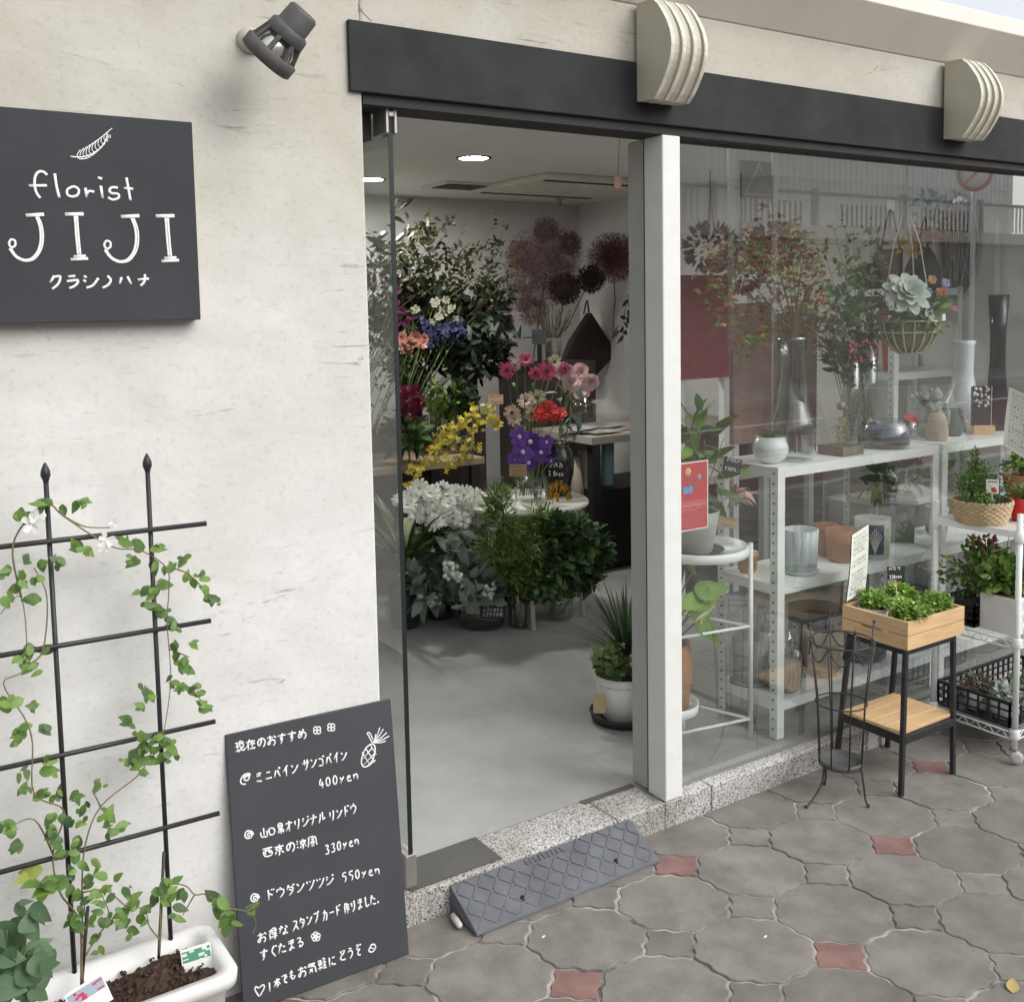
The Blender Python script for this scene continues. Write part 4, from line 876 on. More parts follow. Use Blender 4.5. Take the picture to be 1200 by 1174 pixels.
# printed card on a wooden block
c = at(1152, 513, .205); c.z = zT
t = thing('display_card', 'black and white patterned card standing in a small wooden block', 'card', c); f = TOCAM.normalized(); x = V((-f.y, f.x, 0)).normalized(); x = x if x.x > 0 else -x; u_ = V((0, 0, 1))
MB().obox(c+u_*.02, x*.045, f*.016, u_*.02).build('block', PINE, t, bev=.002)
MB().obox(c+u_*.125-x*.012, x*.045, u_*.085, f*.0008).build('card', BLK, t); m = MB(); rs = random.Random(4)
for _ in range(26):
    q = c+u_*(.15+rs.uniform(-.03, .055))-x*(.012+rs.uniform(-.036, .036))+f*.0012; m.lathe(q, [(rs.uniform(.003, .009), 0), (.002, .0006)], 7, axis=f)
for z0, z1, a, b in ((.04, .21, -.0455, -.0435), (.04, .21, .0435, .0455)): m.obox(c+u_*((z0+z1)/2)-x*.012+x*((a+b)/2)+f*.0011, x*.001, u_*((z1-z0)/2), f*.0004)
m.build('pattern', PAPER, t)
c = at(1141, 516, .26); c.z = zT
t = thing('white_basket', 'small white openwork pot beside the patterned card', 'pot', c)
m = MB(); m.lathe(c, [(.030, 0), (.034, .05), (.031, .05), (.027, .004)], 20)
for i in range(12):
    a = i*.5236; m.bar(c+V((math.cos(a)*.034, math.sin(a)*.034, .05)), c+V((math.cos(a)*.040, math.sin(a)*.040, .082)), .004, .003)
m.tube([c+V((math.cos(i*.3142)*.040, math.sin(i*.3142)*.040, .084)) for i in range(20)], .003, 5, closed=True); m.build('body', WPLAST, t)
c = at(873, 532, .23); c.z = zT
c.x = SX+.075
t = thing('white_globe_pot', 'round white two part pot with leaves at the left end of the top shelf', 'pot', c)
MB().lathe(c, [(.032, 0), (.055, .02), (.064, .045), (.0645, .048), (.063, .049), (.0645, .051), (.064, .06), (.052, .098), (.048, .098), (.05, .08)], 28, cap1=True).build('pot', mat('white_glaze', (.70, .74, .73), .2, .03, 6), t)
m = MB(); random.seed(3)
for k in range(9): a = rnd(0, 6.28); m.leaf(c+V((0, 0, .09)), V((math.cos(a), math.sin(a), rnd(.2, 1.1))), (0, 0, 1), rnd(.06, .10), .03, 0, 'ovate', .5)
m.build('foliage', L_MID, t)
# ---- middle board
zM = .6525
def simple_pot(name, label, u, v, y, z, r0, r1, h, m, **k):
    c = at(u, v, y); c.z = z; t = thing(name, label, k.pop('cat', 'plant pot'), c); pot(t, c, r0, r1, h, m, soil=k.pop('soil', False), **k); return t, c
t, c = simple_pot('yellow_pot', 'small mustard yellow pot at the left end of the middle shelf', 876, 666, .33, zM, .030, .036, .078, mat('mustard_glaze', (.50, .25, .03), .4, .08, 10), rim=.02)
flut = lambda j, n: 1-.055*(1-abs(math.sin(j*math.pi*13/n)))**1.5
t, c = simple_pot('fluted_pot', 'pale blue grey fluted pot with saucer on the middle shelf', 938, 672, .205, zM+.016, .060, .066, .150, mat('blue_grey_glaze', (.50, .55, .56), .5, .06, 8), wob=flut, n=130)
MB().lathe(c-V((0, 0, .0155)), [(.062, 0), (.068, .012), (.066, .014)], 30).build('saucer', mat('blue_grey_glaze', (.50, .55, .56)), t)
simple_pot('terracotta_pot', 'small terracotta pot standing behind the other one on the middle shelf', 968, 650, .33, zM, .034, .043, .125, TERRA, rim=.03)
simple_pot('terracotta_pot', 'wide plain terracotta pot beside the leaf patterned pot on the middle shelf', 986, 656, .235, zM, .050, .063, .125, TERRA)
t, c = simple_pot('leaf_pot', 'white pot with a dark blue leaf pattern on the middle shelf', 1022, 656, .205, zM, .066, .070, .155, mat('ivory_glaze', (.55, .55, .49), .5, .05, 8))
m = MB(); f = facing(c); f.z = 0; f.normalize(); x = V((-f.y, f.x, 0)); x = x if x.x > 0 else -x
for k in range(4):
    pts = []
    for j in range(7): pass
BL = mat('blue_leaf_print', (.05, .08, .17), .5)
def oncyl(a, z, r=.0715): return c+V((0, 0, z))+(f*math.cos(a)+x*math.sin(a))*r
pan = []
for i in range(9): pan += [oncyl(-.35+1.0*i/8, .022, .0706), oncyl(-.35+1.0*i/8, .140, .0714)]
m.add(pan, [(2*i, 2*i+2, 2*i+3, 2*i+1) for i in range(8)], 0, True); m.build('blue_panel', BL, t)
m = MB()
for k in range(8):
    a = (k-3.5)/3.5; pts = [oncyl(.15+a*.04*j*(1+.0*j)+a*.035*j, .025+.105*(j/5)*(1-.35*abs(a)*(j/5)), .0725) for j in range(6)]; pts = [p for p in pts if 1]; m.tube(pts, .0022, 5)
m.build('leaf_pattern', mat('ivory_glaze', (.55, .55, .49)), t)
t, c = simple_pot('square_planter', 'large grey green planter holding leafy plants at the back of the middle shelf', 1050, 634, .33, zM, .088, .095, .20, mat('grey_green_clay', (.27, .28, .24), .8, .1, 8), soil=True, n=4)
random.seed(17)
bush(t, c+V((0, 0, .26)), .15, .07, 90, .09, [L_DARK, L_MID, L_FRESH], .42, base=c+V((0, 0, .17)))
card('price_tag', 'small black price card among the leaves at the back of the middle shelf', at(1043, 582, .22), .05, .035, TOCAM, BLK, 2)
# ---- bottom board
zB = .2245
t, c = simple_pot('beige_pot', 'beige tub pot with dark inside in the middle of the bottom shelf', 964, 790, .235, zB+.012, .062, .078, .165, mat('sand_clay', (.46, .38, .29), .8, .08, 8, .1, 60), wall=.009, prof=[(.056, 0), (.066, .01), (.078, .08), (.076, .165)])
MB().lathe(c-V((0, 0, .0115)), [(.06, 0), (.072, .010), (.07, .012)], 26).build('saucer', mat('sand_clay', (.46, .38, .29)), t)
simple_pot('striped_pot', 'dark pot with vertical glaze streaks at the front of the bottom shelf', 919, 808, .205, zB, .056, .066, .135, mat('streaked_glaze', (.05, .055, .06), .3, .3, 16, stretch=(5, 5, .4), c2=(.40, .36, .29)), prof=[(.05, 0), (.060, .008), (.069, .07), (.064, .135)])
c = at(913, 785, .335); c.z = zB
vase('glass_cylinder', 'plain glass cylinder vase behind the streaked pot', c, [(.066, 0), (.07, .004), (.07, .19), (.067, .19), (.067, .008)], VGLASS)
t, c = simple_pot('grey_pot', 'pale grey cylinder pot with saucer at the left of the bottom shelf', 880, 784, .33, zB+.012, .066, .072, .165, mat('putty_glaze', (.40, .40, .37), .6, .05, 8)); c = c.copy()
MB().lathe(c-V((0, 0, .0115)), [(.07, 0), (.08, .012), (.078, .013)], 26).build('saucer', mat('putty_glaze', (.40, .40, .37)), t)
simple_pot('weathered_pot', 'weathered grey stone pot behind the crate stand on the bottom shelf', 1010, 775, .26, zB, .085, .105, .16, mat('weathered_grey', (.24, .25, .25), .9, .3, 20, .5, 40), wall=.012)
t, c = simple_pot('iron_tub', 'dark iron tub with scrolled sides and arched handle at the back of the bottom shelf', 955, 770, .345, zB, .085, .11, .22, mat('dark_iron', (.10, .10, .10), .7, .3, 16, .4, 60))
MB().tube(curve([c+V((.08, -.06, .20)), c+V((.085, -.065, .34)), c+V((.06, -.07, .375)), c+V((.035, -.07, .35)), c+V((.03, -.07, .33))], 5), .006, 8).build('handle', mat('dark_iron', (.1, .1, .1)), t)
m = MB()
for k in range(5):
    a0 = 3.6+k*.45; pts = [c+V((math.cos(a0+.12*math.cos(b*.7))*.112, math.sin(a0+.12*math.cos(b*.7))*.112, .15+.03*math.sin(b*.7))) for b in range(10)]; m.tube(pts, .003, 5)
m.build('scroll', mat('dark_iron', (.1, .1, .1)), t)
simple_pot('clay_pot', 'woven beige oval pot at the far end of the middle shelf by the upright', 1097, 640, .30, zM, .04, .05, .12, mat('woven_beige', (.38, .36, .28), .8, .2, 40))

# ------------------------------------------------------------------ three legged tray stool with a potted plant
sc0 = V((2.585, .315, 0)); sr = .185
t = thing('tray_stool', 'white three legged tray table behind the left end of the window', 'plant stand', (sc0.x, sc0.y, .085))
def tray(z, r): return MB().lathe((sc0.x, sc0.y, z), [(r, 0), (r+.002, .001), (r+.002, .032), (r-.003, .033), (r-.006, .006)], 40)
tray(.765, sr-.012).build('tray', WMETAL, t)
lg = []
for a in (-40, 80, 200):
    p = sc0+V((math.cos(R(a))*(sr-.002), math.sin(R(a))*(sr-.002), 0)); lg.append(p); MB().tube([(p.x, p.y, .087), (p.x, p.y, .805)], .0085, 10).build('leg', WMETAL, t)
m = MB()
for z in (.155, .50):
    for i in range(3): m.tube([lg[i]+V((0, 0, z)), lg[(i+1) % 3]+V((0, 0, z))], .0055, 8)
m.build('cross_rail', WMETAL, t)
c = V((2.56, .31, .7715)); random.seed(8)
t = thing('potted_plant', 'leafy green plant in a pale grey pot on the tray table behind the red poster', 'potted plant', c)
MB().lathe(c, [(.085, 0), (.105, .018), (.10, .019), (.08, .006)], 28).build('saucer', mat('dark_saucer', (.06, .06, .06), .5), t)
pot(t, c+V((.0, 0, .007)), .062, .09, .15, mat('putty_glaze', (.40, .40, .37)))
bush(t, c+V((.02, .02, .36)), .17, .23, 70, .12, [L_FRESH, L_MID], .30, 'blade', c+V((0, 0, .13)), 10, up=.8)
card('price_tag', 'black price card with white writing beside the round white pot', at(858, 545, .16), .062, .05, TOCAM, BLK, 2, -.25)
card('price_tag', 'kraft paper tag hanging by the pale grey pot on the tray table', at(853, 612, .16), .062, .036, TOCAM, KR, 2, -.2, ink=INK)
random.seed(14); c = at(868, 575, .22)
t = thing('dried_leaf_spray', 'pinkish brown dried leaf spray behind the tray table', 'dried flowers', c); m = MB()
for k in range(16): m.leaf(c+rv(.03), V((rnd(-.6, 1), rnd(-.5, .2), rnd(-.6, .4))), V((0, -.5, 1))+rv(.5), rnd(.05, .085), .022, 0, 'ovate', .3)
m.build('foliage', mat('dried_pink_leaf', (.40, .25, .19), .7, .2, 14, island=.2, trans=.2), t)
c = V((2.482, .375, .2068)); random.seed(9)
q = thing('pot_stand', 'small low white dish stand under the tall terracotta coloured pot', 'plant stand', (c.x, c.y, .085))
MB().lathe((c.x, c.y, .19), [(.112, 0), (.114, .001), (.114, .032), (.109, .033), (.106, .0158)], 36).build('dish', WMETAL, q)
for a in (0, 2.1, 4.2): MB().tube([(c.x+.08*math.cos(a), c.y+.08*math.sin(a), .0855), (c.x+.07*math.cos(a), c.y+.07*math.sin(a), .19)], .008, 8).build('leg', WMETAL, q)
t = thing('potted_plant', 'broad leaved plant in a tall terracotta coloured pot on the low white dish stand', 'potted plant', c)
pot(t, c, .075, .10, .24, mat('tan_clay', (.38, .20, .10), .8, .15, 10), prof=[(.068, 0), (.078, .006), (.092, .13), (.085, .23)])
m = MB(); s = MB()
for u, v, a, L in ((835, 690, .3, .15), (812, 705, 2.8, .15), (832, 738, -.9, .16), (808, 660, 2.2, .12), (825, 715, 1., .12)):
    p = at(u, v, .24); d = V((math.cos(a), -.2, math.sin(a)*.6)).normalized(); m.leaf(p-d*L*.4, d, V((-.3, -.8, .8)), L, L*.55, 0, 'heart', .3); s.tube(curve([c+V((0, 0, .21)), (c+V((.03, 0, .3))).lerp(p, .5), p-d*L*.4], 3), .003, 5)
m.build('foliage', L_FRESH, t); s.build('stem', STEM, t)
c = at(822, 722, .19)
t = thing('paper_card', 'small folded white paper standing among the leaves by the tray table', 'card', c); m = MB()
m.obox(c, V((.022, 0, .006)), V((.002, -.01, .012)), V((0, .0006, .0004))); m.obox(c+V((.036, 0, .012)), V((.014, 0, .012)), V((.004, -.01, .008)), V((0, .0006, .0004))); m.build('paper', PAPER, t); c2 = c+V((0, 0, -.03)); MB().bar(c2, c+V((0, 0, -.004)), .004, .002).build('stick', PINE, t)
# ------------------------------------------------------------------ poster on the glass
t = thing('poster', 'red poster with three little flowers taped inside the window by the white post', 'poster', (2.32, .067, .93)); X0, X1, Z0, Z1 = 2.222, 2.389, .928, 1.153
MB().box((X0, .0655, Z0), (X1, .0665, Z1)).build('white_border', PAPER, t)
MB().box((X0+.004, .0650, Z0+.004), (X1-.004, .0654, Z1-.004)).build('red_field', mat('poster_red', (.50, .075, .075), .7, .04, 6), t)
m = MB(); F = V((0, -1, 0))
def pp(a, b): return V((X0+(X1-X0)*a, .0646, Z0+(Z1-Z0)*b))
for (a, b, r, ci) in ((.47, .86, .013, 0), (.2, .76, .010, 1), (.76, .77, .009, 1)):
    q = pp(a, b)
    for k in range(6): an = k*1.047; m.lathe(q+V((math.cos(an)*r*.6, 0, math.sin(an)*r*.6)), [(r*.45, 0), (r*.4, .0005)], 9, ci, axis=F)
    m.lathe(q+V((0, -.0007, 0)), [(r*.4, 0), (r*.3, .0004)], 9, 2, axis=F); m.bar(q+V((0, 0, -r)), pp(.47+(a-.47)*.5, .6), .0022, .0006, 3, up=F); 
    m.leaf(pp(.47+(a-.47)*.7, .66), (1 if a < .5 else -1, 0, .7), F, .014, .007, 3)
m.obox(pp(.46, .60), V((.021, 0, 0)), V((0, .0003, 0)), V((0, 0, .011)), 4); m.build('flower_picture', [mat('poster_cream', (.75, .55, .30)), mat('poster_blue', (.22, .38, .60)), mat('poster_yellow', (.75, .50, .08)), mat('poster_green', (.12, .28, .20)), mat('poster_blue2', (.16, .34, .62))], t)
m = MB()
for k in range(15):
    q = pp(.1+.056*k, .365); m.bar(q+V((-.002, 0, -.002)), q+V((.002, 0, .002)), .0014, .0005, up=F) if k % 3 else m.lathe(q, [(.0024, 0), (.002, .0004)], 7, axis=F)
for k in range(12): q = pp(.2+.05*k, .31-.02*math.sin(k)); m.bar(q, q+V((.006, 0, .0015)), .0007, .0005, up=F)
m.build('small_lettering', PAPER, t)
# ------------------------------------------------------------------ hanging things in the window
random.seed(51)
c = at(1066, 392, .24); k = sc(c)
t = thing('hanging_basket', 'hanging slatted basket with silvery rosette leaves and small orange flowers in the window', 'hanging basket', c)
WKR = mat('pale_rattan', (.68, .63, .46), .6, .1, 20); m = MB()
for i in range(16):
    a = 2*math.pi*i/16; m.tube(curve([c+V((math.cos(a)*r, math.sin(a)*r, z)) for r, z in ((.118, .055), (.108, .01), (.085, -.04), (.045, -.075))], 4), .0042, 6)
m.build('slat', WKR, t)
m = MB()
for r, z in ((.118, .055), (.045, -.075), (.108, .01)): m.tube([c+V((math.cos(i*.262)*r, math.sin(i*.262)*r, z)) for i in range(24)], .004, 6, closed=True)
m.build('hoop', WKR, t)
MB().lathe(c, [(.04, -.070), (.08, -.038), (.103, .01), (.112, .05), (.106, .05), (.02, .04)], 24).build('liner', mat('moss_liner', (.28, .27, .14), .9, .35, 40, .5, 60), t)
hk = at(1062, 218, .26); hk.z = 2.20; m = MB()
for a in (.4, 2.5, 4.6):
    b = c+V((math.cos(a)*.115, math.sin(a)*.115, .055)); m.tube([b, b.lerp(hk, .5), hk-V((0, 0, .16))], .0028, 5)
m.tube([hk-V((0, 0, .16)), hk], .004, 6); m.build('hanging_cord', mat('cord', (.5, .47, .40), .8), t)
m = MB(); q = at(1062, 345, .17)
for l in range(4):
    for i in range(9):
        a = 6.28*(i+.5*l)/9; N_ = V((-.35, -.75, .55)).normalized(); X_ = N_.orthogonal().normalized(); Y_ = N_.cross(X_); d = X_*math.cos(a)+Y_*math.sin(a)+N_*(.15+.4*l); m.leaf(q+N_*(.004*l), d, N_-d*.3, .10-.017*l, .055-.007*l, 0, 'round', .1, fold=.25)
q2 = at(1085, 365, .16)
for i in range(14): m.leaf(q2+rv(.02), rdir()+V((.3, -.3, -.2)), V((0, -.4, 1)), rnd(.05, .08), .03, 0, 'round', .3)
m.build('silver_foliage', L_SILV, t)
bush(t, c+V((0, .01, .085)), .15, .075, 260, .042, [L_MID, leafm('sage_leaf', (.13, .18, .09)), L_FRESH], .5)
m = MB()
for u, v, mi, r in ((1103, 344, 0, .022), (1092, 328, 1, .018), (1110, 358, 2, .018), (1108, 332, 3, .02), (1085, 340, 3, .015), (1119, 362, 2, .013)): flower(m, at(u, v, .15), (-.5, -.8, .3), r, 8, 2, mi, .3, None, .6)
m.build('blossom', [petal('orange_petal', (.65, .16, .04)), petal('apricot_petal', (.60, .32, .16)), petal('pink_petal', (.55, .22, .36)), petal('lavender_petal', (.36, .38, .58))], t)
m = MB(); p = at(1106, 372, .11); m.obox(p, V((.011, 0, 0)), V((0, 0, .014)), V((0, .0006, 0))); m.build('paper_tag', PAPER, t)
# mirror and its dried strings on the right wall
c = atx(1124, 290, 4.99); E1, E2 = .115, .27
t = thing('oval_mirror', 'oval dark mirror on the right wall draped with pale dried strings', 'mirror', c); m = MB(); N = 40
vs = [(4.985, c.y+E1*math.cos(a), c.z+E2*math.sin(a)) for a in [i*6.283/N for i in range(N)]]; vs2 = [(4.999, y, z) for _, y, z in vs]
m.add(vs+vs2, [tuple(range(N)), ]+[(i, N+i, N+(i+1) % N, (i+1) % N) for i in range(N)]); m.build('glass', mat('mirror', (.12, .115, .11), .1, .05, 3, metal=1.), t)
MB().tube([V((4.984, y, z)) for _, y, z in vs], .009, 8, closed=True).build('frame', mat('pale_frame', (.40, .38, .34), .5), t)
m = MB()
for i in range(34):
    y0 = c.y+rnd(-.10, .16); z0 = c.z+E2*.9+rnd(-.05, .12); m.tube(curve([V((4.96-rnd(0, .05), y0, z0)), V((4.95-rnd(0, .04), y0+rnd(-.04, .05), z0-.25)), V((4.96-rnd(0, .03), y0+rnd(-.05, .05), z0-rnd(.4, .62)))], 4), .0016, 4)
m.build('dried_strings', mat('dried_string', (.45, .42, .36), .8, .2, 20), t)
MB().bar((4.985, c.y-.22, c.z+.12), (4.985, c.y-.22, c.z-.42), .022, .02).build('wall_strip', WMETAL, t)
# bags and cords hung in the rear of the window
x9 = 4.75
c = atx(1081, 315, x9); t = thing('black_bag', 'soft black bag hanging on a hook behind the hanging basket', 'bag', c)
MB().lathe(c-V((0, 0, .16)), [(.05, 0), (.085, .05), (.08, .16), (.05, .24), (.03, .27)], 20, wob=lambda j, n: 1+.12*math.sin(j*1.9)).build('body', mat('black_cloth', (.012, .012, .014), .8, .3, 20), t)
MB().tube(curve([c+V((0, -.03, .1)), c+V((0, -.01, .26)), c+V((0, .03, .1))], 5), .006, 6).build('strap', mat('black_cloth', (.012, .012, .014)), t)
c = atx(1043, 312, x9); t = thing('brown_bag', 'flat dark brown leather bag hanging behind the hanging basket', 'bag', c)
MB().box((x9-.02, c.y-.07, c.z-.13), (x9+.02, c.y+.07, c.z+.09)).build('body', mat('brown_leather', (.07, .035, .028), .5, .15, 20), t, bev=.01); MB().tube(curve([c+V((0, -.06, .08)), c+V((0, 0, .30)), c+V((0, .06, .08))], 5), .005, 6).build('strap', mat('brown_leather', (.07, .035, .028)), t)
c = atx(1018, 322, x9); t = thing('navy_bag', 'dark blue cloth bag hanging at the back of the window display', 'bag', c); MB().lathe(c-V((0, 0, .14)), [(.07, 0), (.11, .06), (.09, .16), (.04, .2)], 18).build('body', mat('navy_cloth', (.03, .035, .06), .9, .2, 20), t)
m = MB(); c = atx(1064, 288, 4.6); t = thing('yellow_flower_bunch', 'small bunch of yellow flowers hanging above the black bag', 'flowers', c)
for _ in range(26): m.leaf(c+rv(.05), rdir(), rdir(), .05, .03, 0, 'petal', .2)
m.build('flowers', petal('yellow_petal', (.60, .45, .03)), t); MB().tube([c, c+V((0, 0, .4))], .002, 5).build('cord', mat('cord', (.5, .47, .4)), t)
c = at(1044, 240, .35); t = thing('note_card', 'small white note card hung high in the window on a cord', 'note', c); MB().obox(c, V((.030, .004, 0)), V((0, 0, .021)), V((0, .0008, 0))).build('card', PAPER, t); MB().tube([c, V((c.x, c.y, 2.2))], .0012, 4).build('cord', mat('cord', (.5, .47, .4)), t)
mm = [MB(), MB(), MB()]; c = atx(1098, 255, 4.7); t = thing('dried_bouquet', 'orange and teal dried flower bunch hung beside the oval mirror', 'dried flowers', c); random.seed(4)
for _ in range(120): q = c+V((rnd(-.06, .06), rnd(-.13, .13), rnd(-.12, .14))); mm[0 if q.z < c.z-.03 else (1 if q.z > c.z+.06 else 2)].leaf(q, rdir(), rdir(), .045, .018, 0, 'ovate', .2)
for k_, (n_, c_) in enumerate((('dried_orange', (.50, .22, .05)), ('dried_teal', (.06, .28, .34)), ('dried_beige', (.42, .32, .24)))): mm[k_].build(n_.replace('dried_', '')+'_blooms', petal(n_, c_), t)
# panels and dried bunches added in place of mixed reflections and stock
c = at(826, 372, 1.6)
t = thing('added_divider', 'added divider of ribbed red and dusty pinkish panels in place of reflections behind the window', 'room divider', (c.x, 1.6, .085)); m = MB(); X0, X1 = at(795, 372, 1.6).x, at(858, 372, 1.6).x
for i in range(36): m.box((X0, 1.6+.004*(i % 2), 1.27+i*.015), (X1, 1.66, 1.27+(i+1)*.015-.0004))
m.build('panel_face', mat('dark_red_board', (.42, .10, .11), .6, .12, 12), t)
for k_, (u0, u1, ztop, nm, cc_) in enumerate(((860, 905, 1.66, 'dusty_pink_board', (.48, .32, .27)), (907, 958, 1.60, 'dusty_brown_board', (.40, .31, .25)))):
    xa, xb = at(u0, 372, 1.6+.05*k_).x, at(u1, 372, 1.6+.05*k_).x; m = MB()
    for i in range(40): m.box((xa, 1.6+.05*k_+.004*(i % 2), .90+i*(ztop-.9)/40), (xb, 1.66+.05*k_, .90+(i+1)*(ztop-.9)/40-.0004))
    m.build('panel_face', mat(nm, cc_, .7, .2, 10), t)
    for x in (xa+.03, xb-.03): MB().box((x-.02, 1.61+.05*k_, .086), (x+.02, 1.65+.05*k_, .8995)).build('leg', WMETAL, t)
for x in (X0+.03, X1-.03): MB().box((x-.02, 1.61, .086), (x+.02, 1.65, 1.2695)).build('leg', WMETAL, t)
t = thing('display_counter', 'pale counter inside the shop behind the window shelves', 'counter', (4.0, 2.1, .085))
MB().box((3.80, 1.62, .70), (4.95, 2.05, .74)).build('counter_top', mat('pale_laminate', (.48, .46, .42), .5), t); MB().box((3.85, 1.7, .086), (4.9, 2.04, .6995)).build('cabinet', mat('dark_brown_board', (.06, .045, .04), .6, .2, 10), t)
random.seed(61)
for k, (u, v, lab, cA) in enumerate(((832, 285, 'dried brown hydrangea bunch hanging at the left of the window', (.16, .10, .08)), (905, 285, 'dusky dried flower bunch hanging behind the maple branch', (.20, .11, .09)), (868, 310, 'dark red dried flower bunch hanging behind the maple branch', (.20, .045, .045)))):
    c = at(u, v, 1.2); t = thing('dried_bunch', lab, 'dried flowers', c, 'dried bunches hung inside the window'); m = MB()
    for _ in range(170):
        d = rdir(); m.leaf(c+V((d.x*.10, d.y*.1, d.z*.09-.02)), d, rdir(), .045, .022, 0, 'ovate', .2)
    m.build('flower_heads', mat('dried_%d' % k, cA, .8, .25, 14, island=.3), t); s = MB()
    for _ in range(4): s.tube([c+rv(.03), c+V((rnd(-.01, .01), 0, .22)), V((c.x, c.y, 2.45))], .0011, 4)
    s.build('stems', TWIG, t)

# ------------------------------------------------------------------ handwritten notices
def notice(label, tl, trp, br, bl, p0, n, curlv, lines):
    n = V(n).normalized(); A = [atp(u, v, p0, n) for u, v in (tl, trp, br, bl)]; t = thing('notice', label, 'notice', A[3]); f = n if n.dot(CAM-A[0]) > 0 else -n
    m = MB(); N = 8; vs = []
    def pt(a, b, o=0): q = A[0]*(1-a)*(1-b)+A[1]*a*(1-b)+A[2]*a*b+A[3]*(1-a)*b; return q+f*(curlv*math.sin(b*3.1)*1+o)
    for o in (0, -.0012):
        for j in range(N+1):
            for a in (0, 1): vs.append(pt(a, j/N, o))
    M_ = 2*(N+1); fs = [(2*j, 2*j+1, 2*j+3, 2*j+2) for j in range(N)]+[(M_+2*j, M_+2*j+2, M_+2*j+3, M_+2*j+1) for j in range(N)]+[(0, 1, M_+1, M_), (2*N, M_+2*N, M_+2*N+1, 2*N+1)]+[(2*j, 2*j+2, M_+2*j+2, M_+2*j) for j in range(N)]+[(2*j+1, M_+2*j+1, M_+2*j+3, 2*j+3) for j in range(N)]
    m.add(vs, fs).build('paper', PAPER, t)
    e = MB(); e.tube([pt(a, b, -.002) for a, b in ((0, 0), (1, 0), (1, .25), (1, .5), (1, .75), (1, 1), (0, 1), (0, .75), (0, .5), (0, .25))], .0022, 5, closed=True); e.build('dark_edge', mat('dark_gap', (.03, .03, .03)), t)
    m = MB(); rs = random.Random(lines)
    for l in range(lines):
        b0 = .06+.9*l/lines; a = .1
        if rs.random() < .12: continue
        while a < rs.uniform(.7, .95):
            g = rs.choice([q for q in GL.values() if 1 < len(q) < 7]); gw = .085
            for s_ in g:
                pts = [pt(a+gw*.8*int(s_[j])/9, b0+.62/lines*(1-int(s_[j+1])/9), .0006) for j in range(0, len(s_)-1, 2)]
                if len(pts) > 1: m.tube(pts, .0007, 4, flat=f)
            a += gw
    m.build('handwriting', INK, t); return t
notice('long narrow cream handwritten notice in front of the terracotta pots', (998.5, 627), (1018, 614), (1014, 691), (992, 705), at(1000, 660, -.035), (-.38, .92, 0), .004, 15)
notice('cream handwritten notice with a dark edge above the right of the wire rack', (1183, 453), (1232, 474), (1224, 552), (1175.5, 522), at(1185, 490, -.10), (.71, -.70, 0), .003, 13)

# ------------------------------------------------------------------ white wire rack trolley
RX0, RX1, RY0, RY1 = 3.468, 4.02, -.372, -.042
t = thing('wire_rack', 'white wire rack trolley on casters standing in front of the window', 'rack', (RX0, RY0, 0))
for x in (RX0, RX1):
    for y in (RY0, RY1):
        MB().tube([(x, y, .055), (x, y, .905)], .0105, 12).build('post', WMETAL, t)
        for z in (.108, .442, .822): MB().lathe((x, y, z-.020), [(.0145, 0), (.017, .004), (.0165, .034), (.0135, .038)], 14, cap0=False, cap1=False).build('collar', WMETAL, t)
        w_ = MB().lathe((x-.006, y-.012, .024), [(.010, -.009), (.022, -.008), (.024, 0), (.022, .008), (.010, .009)], 18, axis=(.8, .6, 0)).build('caster', mat('caster_grey', (.5, .5, .49), .5), t)
        MB().box((x-.014, y-.014, .044), (x+.014, y+.014, .0548)).build('caster_fork', STEEL, w_)
def wire_shelf(z, nm):
    m = MB(); e = .012
    for zz in (z, z-.026):
        m.tube([(RX0, RY0, zz), (RX1, RY0, zz), (RX1, RY1, zz), (RX0, RY1, zz)], .0038, 6, closed=True)
    for (a, b, n) in (((RX0, RY0), (RX1, RY0), 22), ((RX0, RY1), (RX1, RY1), 22), ((RX0, RY0), (RX0, RY1), 13), ((RX1, RY0), (RX1, RY1), 13)):
        pts = [(a[0]+(b[0]-a[0])*i/n, a[1]+(b[1]-a[1])*i/n, z-(.026 if i % 2 else 0)) for i in range(n+1)]; m.tube(pts, .0024, 5)
    for i in range(1, 30): x = RX0+(RX1-RX0)*i/30; m.tube([(x, RY0, z+.002), (x, RY1, z+.002)], .0016, 4)
    m.build(nm, WMETAL, t)
wire_shelf(.442, 'wire_shelf'); wire_shelf(.108, 'wire_shelf')
m = MB().box((RX0+.0, RY0+.012, .822), (RX1, RY1-.012, .840)); m.build('top_board', mat('whitewashed_board', (.60, .56, .52), .6, .08, 9, .05, 40, stretch=(8, 1, 1)), t, bev=.002)
m = MB()
for y in (RY0+.006, RY1-.006): m.bar((RX0+.012, y, .83), (RX1-.012, y, .83), .008, .024)
for x in (RX0-.004, RX1+.004): m.bar((x, RY0+.012, .83), (x, RY1-.012, .83), .008, .024)
m.build('top_frame', WMETAL, t)
